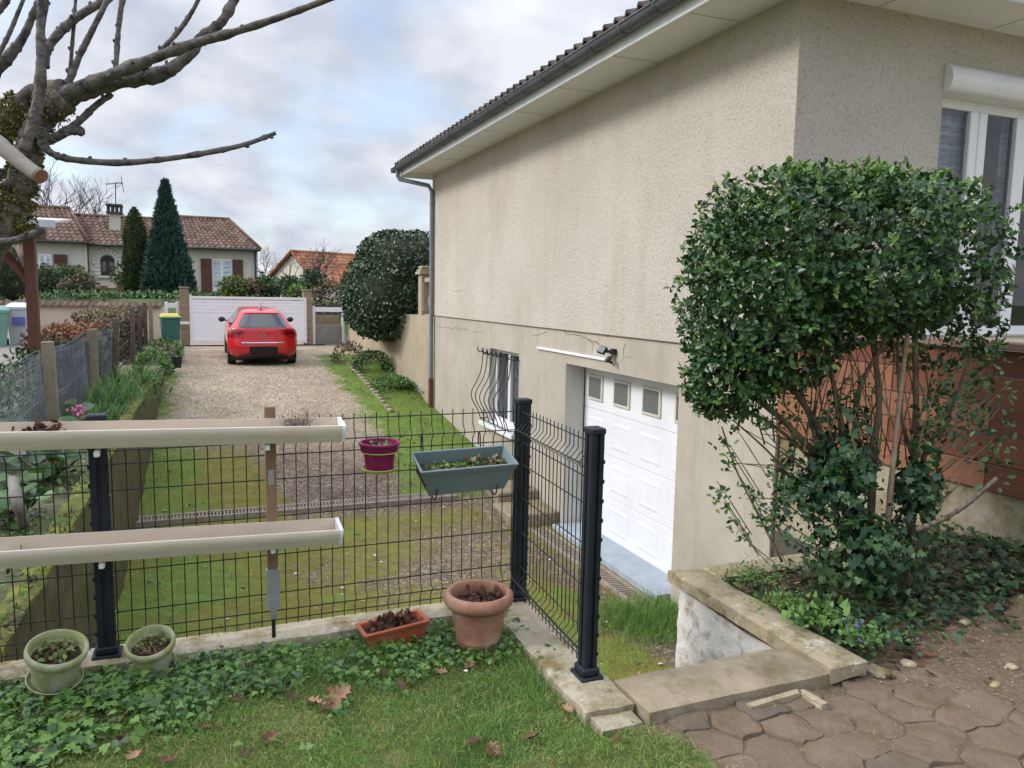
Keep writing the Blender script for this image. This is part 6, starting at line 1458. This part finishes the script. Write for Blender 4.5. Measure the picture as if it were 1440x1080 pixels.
mound(19.6, -.98, 800, (.38,1.0,.45), 'greyish twiggy mound beside the black bucket', [K['olive2'],K['brownhedge'],K['bedgreen2']], (.05,.10), wts=[.4,.35,.25])
mound(22.2, -.95, 800, (.42,1.2,.35), 'green leafy mound in front of the yellow lidded bin', [K['bedgreen'],K['bedgreen2'],K['g_mid']], (.07,.14), T_BLADE)
mound(14.2, -.92, 420, (.18,.9,.22), 'short weeds hanging over the far end of the mossy wall', [K['bedgreen2'],K['olive']], (.04,.09))
cushion(20, 740, -.12, 160, .10, .05, [K['bedgreen2'],K['g_mid']], 'low plant with violet flowers at the far left beyond the fence', T_OVAL, (.03,.05), 'flowering_plant', 22)
q = ground_pts(1500, -1.7, -1.08, 3.8, 14, lambda X, Y: .3+.7*sstep(.4,.6,fbm(X*4,Y*2,5)), lambda X, Y: 0*X-.12, (0,.08)); n = len(q); L = RNG.uniform(.03,.07,n)
o = scatter('weeds', q, rnd_dirs(n)*np.array([1,1,.4]), mix_dirs(np.tile([(0,-.1,1.)],(n,1)), .5), L, L*.6, [K['bedgreen'],K['bedgreen2'],K['deadleaf3'],K['olive2']], None, T_OVAL); tag(o, 'weeds and leaf litter covering the flower bed by the fence', 'weeds', None, 'stuff')
f = MB(); f.tube(bez([P(34,738,X=-1.2), P(24,705,X=-1.2), P(18,675,X=-1.28)]), [.034+.004*(i%3) for i in range(13)], 8); tag(f.build('stump', K['palestump'], None, True), 'smooth pale curved stump in the flower bed at left', 'stump')

for k, (x, y, r) in enumerate(((-2.15,10.2,(.42,1.0,.62)), (-2.2,12.0,(.40,.95,.70)), (-2.5,8.4,(.45,.8,.45)))):
    mound(y, x, 900, r, ('dark grey green shrub behind the chain link netting', 'dark shrub between the netting and the red topped hedge', 'dull green shrub behind the chain link at the far left')[k], [K['olive2'],K['g_dark'],K['bedgreen2']], (.05,.11), T_OVAL, .05, 'garden_shrub')
# --- hedges on the left
def hedge(label, x0, x1, y0, y1, z0, z1, n, size, top, side, name='hedge', tm=T_DIA):
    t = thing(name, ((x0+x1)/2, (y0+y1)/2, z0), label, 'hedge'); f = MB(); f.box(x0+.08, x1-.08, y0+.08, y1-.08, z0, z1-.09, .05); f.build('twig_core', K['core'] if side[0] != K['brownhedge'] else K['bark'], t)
    lx, ly, lz = x1-x0, y1-y0, z1-z0; at, asd, af = lx*ly, ly*lz, lx*lz
    for nm, mats, pick in (('top_leaves', top, 'top'), ('side_leaves', side, 'side')):
        A = at if pick == 'top' else 2*asd+2*af; m_ = int(n*A/(at+2*asd+2*af))
        if pick == 'top': q = np.stack([RNG.uniform(x0,x1,m_), RNG.uniform(y0,y1,m_), np.full(m_, z1)], 1); nr = np.tile([(0,0,1.)], (m_,1))
        else:
            s = RNG.uniform(0, asd*2+af*2, m_); q = np.zeros((m_,3)); nr = np.zeros((m_,3)); yy = RNG.uniform(y0,y1,m_); xx = RNG.uniform(x0,x1,m_); zz = RNG.uniform(z0,z1,m_)
            for i in range(m_):
                if s[i] < asd: q[i] = (x1, yy[i], zz[i]); nr[i] = (1,0,0)
                elif s[i] < 2*asd: q[i] = (x0, yy[i], zz[i]); nr[i] = (-1,0,0)
                elif s[i] < 2*asd+af: q[i] = (xx[i], y0, zz[i]); nr[i] = (0,-1,0)
                else: q[i] = (xx[i], y1, zz[i]); nr[i] = (0,1,0)
        q += nr*RNG.normal(-.03,.045,m_)[:,None] + RNG.normal(size=q.shape)*.02; L = RNG.uniform(*size, m_)
        q[:,2] += .06*(fbm(q[:,0]*1.5, q[:,1]*1.5, 14)-.5)*(q[:,2] > z1-.3)
        scatter(nm, q, mix_dirs(nr*.4+np.array([0,0,.3]), .9), mix_dirs(nr+np.array([0,0,.4]), .6), L, L*.6, mats, t, tm)
    return t
hedge('clipped hedge with rusty red leaves on top behind the chain link fence', -2.5, -1.72, 13.2, 17.2, -.1, .86, 5600, (.05,.09), [K['redhedge'],K['redhedge'],K['brownhedge']], [K['olive2'],K['brownhedge'],K['deadleaf3'],K['g_mid']])
hedge('long dry brown hedge running back to the gate on the left', -2.7, -1.72, 19.6, 26.5, -.1, .97, 8000, (.05,.10), [K['brownhedge'],K['olive'],K['brownhedge']], [K['brownhedge'],K['olive2'],K['deadleaf3']])

# --- clipped bush over the retaining wall
bush = thing('clipped_bush', (4.7, 20, .6), 'big clipped rounded evergreen bush leaning over the retaining wall by the downpipe', 'bush')
parts = [((4.42,19.9,1.52),(1.02,2.0,1.12),2.6), ((4.75,19.9,2.20),(.95,2.1,.96),3.0)]
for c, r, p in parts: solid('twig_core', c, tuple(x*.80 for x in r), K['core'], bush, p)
QQ = [blob(c, r, 9500, p, .86) for c, r, p in parts]; q = np.concatenate([a[0] for a in QQ]); nr = np.concatenate([a[1] for a in QQ]); L = RNG.uniform(.06,.115,len(q))
scatter('foliage', q, mix_dirs(nr*.3+np.array([0,0,.1]), .9), mix_dirs(nr+np.array([0,0,.3]), .5), L, L*.62, [K['laurel'],K['laurel2'],K['g_dark']], bush, T_DIA, [.58,.20,.22])
# border plants at the foot of that wall
mound(19.8, 4.05, 1000, (.45,1.4,.42), 'low green shrubs at the foot of the retaining wall', [K['g_mid'],K['bedgreen2'],K['olive2']], (.05,.11), T_DIA, -.35, 'border_shrub')
mound(21.4, 3.75, 500, (.45,.8,.45), 'reddish brown heather bush near the car, by the retaining wall', [K['brownhedge'],K['deadleaf'],K['olive2']], (.06,.11), T_DIA, -.25, 'border_shrub')
mound(17.6, 4.1, 2400, (.44,2.0,.30), 'dark green ground plants along the wall before the downpipe', [K['g_mid'],K['bedgreen2'],K['bedgreen']], (.04,.09), T_OVAL, -.66, 'border_plant')
e2 = thing('border_edging', (3.6, 18, -.6), 'short stone edging of the narrow border along the retaining wall', 'edging'); y = 15.6
while y < 22: 
    w = random.uniform(.25,.4); z = float(zdrive(0, y)); f = rough_box(3.55, 3.63, y, y+w-.02, z-.1, z+.07, .08, .012, int(y*10)); f.build('edging_stone', K['stained'], e2, 50); y += w

# --- conifers and shrubs in the far garden
def conifer(name, label, x, y, z0, h, rmax, n, mats, prof, spr, wts):
    t = thing(name, (x,y,z0), label, 'tree'); f = MB(); f.tube([(x,y,z0-.3),(x,y,z0+h*.4),(x,y,z0+h*.93)], [rmax*.10,rmax*.07,.01], 6); f.build('trunk', K['bark'], t)
    hh = RNG.uniform(0,1,n)**1.15; a = RNG.uniform(0,2*PI,n); rr_ = np.interp(hh, prof[0], prof[1])*rmax*(1-.35*RNG.uniform(0,1,n)**2)*(1+.22*(fbm(a*2.2, hh*9, 33)-.5)*2)
    q = np.stack([x+rr_*np.cos(a), y+rr_*np.sin(a), z0+hh*h], 1); d = np.stack([np.cos(a)*.6, np.sin(a)*.6, np.full(n,.75)], 1); L = RNG.uniform(*spr, n)*(1-.45*hh)
    scatter('crown', q, mix_dirs(d,.35), mix_dirs(np.stack([np.cos(a),np.sin(a),np.full(n,.3)],1),.5), L, L*.30, mats, t, T_DIA, wts)
    vs = []
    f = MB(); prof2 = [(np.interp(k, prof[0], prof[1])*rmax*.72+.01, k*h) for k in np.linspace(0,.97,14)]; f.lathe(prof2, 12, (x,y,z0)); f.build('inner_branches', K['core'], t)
cx_, cy_ = P(237, 410, Y=36.0).x, 36.0; zt = P(228, 256, Y=36).z
conifer('cypress_tree', 'tall blue green cypress pointed at the top, in front of the long house', cx_, cy_, .95, zt-.95, .92, 9000, [K['cyp'],K['cyp2']], ([0,.12,.3,.5,.72,.86,1],[.95,1,.86,.62,.36,.19,.02]), (.22,.46), [.6,.4])
cx_ = P(193, 410, Y=37).x; zt = P(190, 293, Y=37).z
conifer('thuja_tree', 'narrow column shaped thuja standing left of the tall cypress', cx_, 37, .95, zt-.95, .50, 6000, [K['thuja'],K['thuja2']], ([0,.1,.5,.8,.93,1],[.85,1,.97,.75,.42,.03]), (.12,.26), [.55,.45])
def far_shrub(u, v, Y, r, n, mats, label, name='garden_shrub', size=(.10,.2), wts=None, core=True):
    c = P(u, v, Y=Y); t = thing(name, (c.x, Y, c.z-r[2]), label, 'shrub')
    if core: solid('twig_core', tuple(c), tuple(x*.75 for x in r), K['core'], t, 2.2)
    q, nr = blob(tuple(c), r, n, 2.2, .7); L = RNG.uniform(*size, len(q)); scatter('foliage', q, mix_dirs(nr+np.array([0,0,.3]),.8), mix_dirs(nr+np.array([0,0,.3]),.6), L, L*.55, mats, t, T_DIA, wts)
far_shrub(97, 395, 38, (.95,.8,.62), 900, [K['olive'],K['g_mid']], 'olive green rounded bush before the left end of the long house')
far_shrub(62, 398, 37, (.7,.7,.75), 700, [K['g_dark'],K['g_mid'],K['redhedge']], 'dark green bush with a few red leaves left of the olive bush', wts=[.5,.42,.08])
far_shrub(110, 405, 36, (.8,.6,.45), 600, [K['brownhedge'],K['olive2']], 'low brownish bush below the olive bush')
far_shrub(175, 385, 39, (.62,.5,.5), 420, [K['olive'],K['olive2']], 'small yellowish bush tree between the arched window and the thuja', core=False)
f = MB(); b0 = P(180, 412, Y=39)
for k in range(6): f.tube([b0, b0+Vector((random.uniform(-.3,.1),0,.6)), b0+Vector((random.uniform(-.8,.2),random.uniform(-.2,.2),1.2))], [.07,.05,.02], 5)
tag(f.build('bush_trunk', K['bark']), 'branching trunk under the small yellowish bush tree', 'trunk')
far_shrub(328, 405, 33.5, (.6,.5,.42), 450, [K['g_light'],K['olive']], 'yellow green bush above the middle of the white gate')
far_shrub(352, 407, 33.8, (.55,.5,.40), 420, [K['brownhedge'],K['deadleaf']], 'reddish brown twiggy bush above the white gate beside the yellow green one')
far_shrub(375, 405, 34, (.65,.6,.42), 500, [K['g_dark'],K['g_mid']], 'dark green bush above the right part of the gate')
far_shrub(408, 404, 36, (1.0,.5,.42), 600, [K['g_mid'],K['olive']], 'light green hedge-like bush beside the right gate pillar')
far_shrub(418, 413, 33, (.35,.4,.3), 260, [K['g_light'],K['bedgreen']], 'small bright green bush just left of the right gate pillar')
far_shrub(441, 398, 38, (.62,.6,.66), 650, [K['g_dark'],K['ivy']], 'ivy covered stump with bare branches in front of the orange roof')
far_shrub(465, 418, 33, (.75,.6,.75), 700, [K['brownhedge'],K['olive2'],K['deadleaf3']], 'brown twiggy bush right of the gate below the orange roof', core=False)
far_shrub(15, 385, 30, (.6,.5,1.1), 500, [K['olive2'],K['g_dark']], 'tall grey green bush at the left edge behind the carport brace')
q = ground_pts(5200, -10, 3.2, 33.0, 36.5, lambda X, Y: sstep(.32,.5,fbm(X*.8,Y*.8,19)), lambda X, Y: 0*X+1.05+.12*fbm(X*.7,Y*.7,4), (0,.30)); n = len(q); L = RNG.uniform(.12,.25,n)
o = scatter('ground_cover', q, mix_dirs(np.tile([(0,0,.6)],(n,1)),.8), mix_dirs(np.tile([(0,-.4,1.)],(n,1)),.5), L, L*.5, [K['bedgreen2'],K['g_mid'],K['olive2']], None, T_DIA); tag(o, 'low green planting covering the bank in front of the long house', 'ground cover', None, 'stuff')
c = P(150, 404, Y=40); 
for k in range(4): f = MB(); f.M = Matrix.Translation((c.x-.5+.35*k, 40, c.z-.3+.1*(k%2))); f.lathe([(.0,0),(.16,0),(.2,.25),(.22,.27),(.18,.27),(.17,.2)], 14); tag(f.build('garden_pot', K['terracotta']), 'small clay pot in the row under the arched window', 'flower pot', 'clay pots under the arched window')

# --- bare trees
def bare(name, label, base, h, spread, seed, depth=5, r0=.09, up=.5, n0=3, m=None, par=None):
    rr = random.Random(seed); f = MB(); cnt = [0]
    def grow(p, d, L, r, k):
        if k < 0 or cnt[0] > 900: return
        cnt[0] += 1; pts = [p]; dd = d.copy()
        for i in range(3): dd = (dd + Vector((rr.gauss(0,.13), rr.gauss(0,.13), rr.gauss(.04,.10)))).normalized(); pts.append(pts[-1]+dd*L/3)
        f.tube(pts, [r, r*.88, r*.76, r*.62], 5 if r > .03 else 3, False)
        for i in range(rr.choice((2,2,3)) if k > 0 else 0):
            a = (dd + Vector((rr.gauss(0,spread), rr.gauss(0,spread), rr.gauss(.08,spread*.6)))).normalized(); grow(pts[rr.choice((2,3,3))], a, L*rr.uniform(.62,.86), r*.60, k-1)
    t = thing(name, tuple(base), label, 'tree'); b = Vector(base)
    f.tube([b-Vector((0,0,.4)), b+Vector((0,0,h*.28))], [r0*1.15, r0], 7, False)
    for i in range(n0): grow(b+Vector((0,0,h*.25)), Vector((rr.gauss(0,.45), rr.gauss(0,.45), 1)).normalized(), h*.26, r0*.8, depth)
    f.build('branches', m or K['twigbark'], t)
b = P(92, 330, Y=58); bare('bare_tree', 'leafless tree rising behind the left end of the long house roof', (b.x, 58, 1.2), 8.2, .42, 3, 5, .13)
b = P(125, 330, Y=60); bare('bare_tree', 'leafless tree behind the chimney of the long house', (b.x, 60, 1.2), 8.6, .42, 8, 5, .13)
b = P(70, 330, Y=62); bare('bare_tree', 'leafless tree at the far left, just behind the highest part of the roof', (b.x, 62, 1.2), 8.0, .45, 14, 5, .12)
b = P(443, 400, Y=38.5); bare('bare_tree', 'small leafless tree with twisted branches in front of the orange roof', (b.x, 38.5, 1.0), 3.2, .6, 21, 4, .07, .3, 4)
b = P(415, 390, Y=44); bare('bare_tree', 'thin leafless shrub before the gable of the orange roofed house', (b.x, 44, 1.0), 3.0, .6, 25, 4, .05, .3, 4)
b = P(372, 392, Y=90); bare('bare_tree', 'distant leafless tree between the two village houses', (b.x, 90, 1.2), 5.4, .5, 31, 5, .10)
q, nr = [], []
for k in range(60):
    x = -60+random.uniform(0,170); y = random.uniform(150,190); hh = random.uniform(2.4,5.2); a, b2 = blob((x,y,1.2+hh*.5), (random.uniform(3,6),3,hh*.6), 90, 2.2, .5); q.append(a); nr.append(b2)
q = np.concatenate(q); nr = np.concatenate(nr); L = RNG.uniform(.5,1.3,len(q)); K['faroff'] = mat('far_trees', (.10,.095,.09), (.15,.14,.13), .3, .95)
o = scatter('treeline', q, mix_dirs(nr,.8), mix_dirs(nr,.6), L, L*.6, [K['faroff'],K['olive2']], None, T_DIA, [.8,.2]); tag(o, 'distant grey tree line between the houses', 'tree line', None, 'stuff')

# --- pruned tree with mossy limbs at the top left
DT = 1.75
tree = thing('pruned_tree', tuple(P(-190, 1000, d=1.9)*1), 'leafless pruned tree with mossy limbs reaching in at the top left', 'tree')
tb = P(-190, 700, d=1.75); gz_ = -.06
def limb(pts, n=9, m='twigbark', name='branch', knots=True, amp=.10):
    if pts[-1][1] < 0:
        (u0, v0, w0, d0), (u1, v1, w1, d1) = pts[-2], pts[-1]; s = math.hypot(u1-u0, v1-v0); k = 90/s
        pts = pts + [(u1+(u1-u0)*k+random.uniform(-15,15), v1+(v1-v0)*k, w1*.8, d1+(d1-d0)), (u1+(u1-u0)*k*2.2+random.uniform(-25,25), v1+(v1-v0)*k*2.2, w1*.5, d1+2*(d1-d0))]
    pp = []; rs = []
    P3 = [P(u, v, d=DT+dd) for u, v, w, dd in pts]; R3 = [w/2*DT/FPX*(.86 if name == 'branch' else .95) for u, v, w, dd in pts]
    cv = bez(P3, 7); L = len(cv)
    for i in range(L):
        t = i/(L-1)*(len(R3)-1); k = min(int(t), len(R3)-2); r = R3[k]+(R3[k+1]-R3[k])*(t-k)
        rs.append(r*(1+amp*random.uniform(-1,1)+(.22 if knots and random.random() < .16 else 0)))
    f = MB(); f.tube(cv, rs, n); o = f.build(name, K[m], tree, True)
    if knots and amp == .10:
        f = MB()
        for i in range(4, L-2, 5):
            a = (cv[i+1]-cv[i]).normalized(); b2 = (a.orthogonal()*math.cos(i*2.4) + a.cross(a.orthogonal())*math.sin(i*2.4)).normalized(); r = rs[i]
            f.tube([cv[i]+b2*r*.6, cv[i]+b2*(r+.002)+a*.003, cv[i]+b2*(r+.003)+a*.007], [.0045,.0036,.0015], 5)
        f.build('bud', K[m], o)
    return o
f = MB(); f.tube(bez([Vector((tb.x-.05, tb.y, gz_-.1)), Vector((tb.x-.02, tb.y, .5)), Vector((tb.x, tb.y, 1.0)), P(-110, 440, d=DT+.02), P(-40, 365, d=DT)], 6), [.085]*6+[.075]*6+[.07]*6+[.062]*6+[.055], 12); trunk = f.build('trunk', K['bark'], tree, True)
for a in ([(-40,375,50,0),(4,322,42,0),(26,272,38,0),(38,225,35,0),(44,195,35,0),(62,165,38,.0),(92,138,38,0)], [(-90,400,44,.0),(-75,300,42,.03),(-45,225,38,.03),(-25,203,34,.03),(5,185,34,.03),(28,155,32,.02),(50,132,30,.01),(90,128,34,0)]): limb(a, 12, 'bark', 'limb', True, .12)
limb([(80,142,40,0),(120,126,29,0),(170,114,24,.01),(225,104,25,.02),(255,86,20,.03),(285,52,18,.04),(312,30,16,.05),(334,-8,14,.06)])
limb([(95,132,24,-.01),(140,112,19,-.03),(190,92,17,-.04),(270,62,15,-.05),(330,45,12,-.06),(400,22,11,-.07),(475,-6,9,-.08)])
limb([(62,95,15,-.01),(66,70,15,-.01),(85,45,14,0),(112,22,13,.01),(158,-6,12,.03)])
limb([(32,212,17,-.05),(45,180,17,-.05),(54,140,16,-.05),(58,90,15,-.05),(57,40,14,-.05),(60,-6,14,-.05)])
limb([(-62,250,24,.03),(-40,160,22,.05),(-8,104,19,.05),(14,78,17,.05),(34,50,13,.05),(50,12,10,.05),(58,-8,8,.05)])
limb([(-45,170,12,.04),(-22,120,10,.03),(-6,85,8,.02),(14,45,7,.02),(36,-8,6,.02)])
limb([(-55,215,20,.04),(-50,120,16,.06),(-28,60,14,.06),(-10,25,13,.06),(6,5,12,.06),(16,-12,11,.06)])
limb([(88,134,9,.0),(97,112,7,.01),(101,70,6,.02),(107,-8,5,.02)])
limb([(88,136,13,0),(98,112,11,0),(112,78,10,0),(130,42,9,0),(154,-8,8,.01)])
limb([(156,116,10,0),(162,100,9,0),(165,60,8,0),(168,28,8,0),(174,-8,9,0)])
limb([(200,98,8,-.02),(218,80,7,-.03),(250,45,8,-.03),(268,20,7,-.03),(283,-8,7,-.03)])
limb([(62,180,16,-.02),(60,200,15,-.02),(72,215,12,-.02),(100,224,10,-.01),(165,229,11,0),(230,224,9,.02),(295,214,9,.04),(345,203,8,.05),(388,187,7,.06)])
limb([(60,200,18,0),(88,188,15,0),(112,170,12,.01),(135,148,10,.02),(158,132,8,.03)])
limb([(85,187,14,0),(102,184,14,0),(117,185,13,0)])
lb = limb([(-85,330,30,-.02),(-60,215,27,-.07),(-14,198,24,-.10),(10,213,23,-.11),(34,232,21,-.12),(55,247,19,-.13)], 12, 'cutbark', 'cut_branch', False, .03)
A, B = P(34,232,d=DT-.12), P(57,248,d=DT-.132); f = MB(); dd = (B-A).normalized(); f.tube([B-dd*.001, B+dd*.002], .0158, 14); f.build('cut_face', K['cutwood'], lb)
limb([(-85,372,20,-.02),(-20,345,13,-.04),(20,338,12,-.04),(45,330,12,-.04),(62,322,9,-.04)])
limb([(-80,320,18,.02),(-45,275,16,.02),(-10,255,14,.02),(10,240,14,.02),(30,232,12,.02)])
def mosspts(segs):
    q = []; nr = []
    for (u0, v0), (u1, v1), w, n in segs:
        for k in range(n):
            t = random.random(); a = random.uniform(0, 2*PI); r = w/2*DT/FPX; c = P(u0+(u1-u0)*t, v0+(v1-v0)*t, d=DT); ax = (P(u1,v1,d=DT)-P(u0,v0,d=DT)).normalized(); s = ax.orthogonal().normalized(); b2 = ax.cross(s)
            o_ = s*math.cos(a)+b2*math.sin(a); q.append(tuple(c+o_*r*random.uniform(.85,1.15))); nr.append(tuple(o_))
    return np.array(q), np.array(nr)
q, nr = mosspts([((-40,375),(26,272),44,3600),((26,275),(40,200),38,900),((-20,197),(36,145),38,2000),((60,165),(92,138),40,200),((0,322),(45,306),22,900)])
L = RNG.uniform(.003,.008,len(q)); scatter('moss', q, mix_dirs(nr,.6), mix_dirs(nr,.6), L, L*.8, [K['mosstuft'],K['olive2'],K['lichen']], tree, T_ROUND, [.55,.2,.25])

# ================================================================== SKY, SUN, CAMERA
W = bpy.data.worlds.new('World'); S.world = W; W.use_nodes = True; nt = W.node_tree
bg = nt.nodes['Background']; bg.inputs[1].default_value = .092
SUN_EL, SUN_AZ = rad(34), rad(-76)       # azimuth from +Y towards +X
sky = nt.nodes.new('ShaderNodeTexSky'); sky.sky_type = 'NISHITA'; sky.sun_disc = False; sky.sun_elevation = SUN_EL; sky.sun_rotation = SUN_AZ; sky.air_density = 1.0; sky.dust_density = 1.6
tc = nt.nodes.new('ShaderNodeTexCoord'); sx = nt.nodes.new('ShaderNodeSeparateXYZ'); nt.links.new(tc.outputs['Generated'], sx.inputs[0])
zz = math_(nt, 'ADD', math_(nt, 'MAXIMUM', sx.outputs[2], 0), .42)
cxyz = nt.nodes.new('ShaderNodeCombineXYZ'); nt.links.new(math_(nt, 'DIVIDE', sx.outputs[0], zz), cxyz.inputs[0]); nt.links.new(math_(nt, 'DIVIDE', sx.outputs[1], zz), cxyz.inputs[1])
vv = cxyz.outputs[0]
n1 = noise(nt, vv, 2.6, 8, .5, .25); n2 = noise(nt, vv, 6.0, 7, .52, .15); n3 = noise(nt, vv, 1.2, 4, .5)
cov = ramp(nt, math_(nt, 'ADD', math_(nt, 'MULTIPLY', n1, .7), math_(nt, 'MULTIPLY', n3, .3)), [(.36,(.28,.28,.28)),(.50,(1,1,1))])
bright = ramp(nt, math_(nt, 'ADD', math_(nt, 'MULTIPLY', n2, .45), math_(nt, 'MULTIPLY', n1, .55)), [(.33,(3.1,3.5,4.4)),(.46,(4.35,4.7,5.45)),(.60,(6.1,6.3,6.8))])
zen = ramp(nt, sx.outputs[2], [(.0,(1,1,1)),(.30,(1.0,1.0,1.0)),(.75,(2.75,2.75,2.75))])
cl_ = mixc(nt, 1.0, bright, zen, 'MULTIPLY')
skyc = mixc(nt, 1.0, sky.outputs[0], (2.2,2.2,2.2), 'MULTIPLY')
nt.links.new(mixc(nt, cov, skyc, cl_), bg.inputs[0])
sl_ = bpy.data.lights.new('sun', 'SUN'); sl_.energy = 1.65; sl_.angle = rad(16); sl_.color = (1, .96, .90)
so = bpy.data.objects.new('sun', sl_); COL.objects.link(so)
sd = Vector((math.sin(SUN_AZ)*math.cos(SUN_EL), math.cos(SUN_AZ)*math.cos(SUN_EL), math.sin(SUN_EL)))
so.rotation_euler = sd.to_track_quat('Z', 'Y').to_euler(); so.location = (0, 0, 20)
cam = bpy.data.cameras.new('camera'); co = bpy.data.objects.new('camera', cam); COL.objects.link(co)
cam.sensor_width = 36; cam.lens = FPX/1440*36; cam.clip_start = .05; cam.clip_end = 8000
co.matrix_world = Matrix(((RT.x, UP.x, -FW.x, 0), (RT.y, UP.y, -FW.y, 0), (RT.z, UP.z, -FW.z, CAM.z), (0,0,0,1)))
S.camera = co
S.view_settings.view_transform = 'Standard'; S.view_settings.look = 'None'; S.view_settings.gamma = 1; S.view_settings.use_curve_mapping = False; S.view_settings.exposure = .62
S.cycles.max_bounces = 6; S.cycles.transparent_max_bounces = 8; S.cycles.use_denoising = True; S.cycles.caustics_reflective = False; S.cycles.caustics_refractive = False
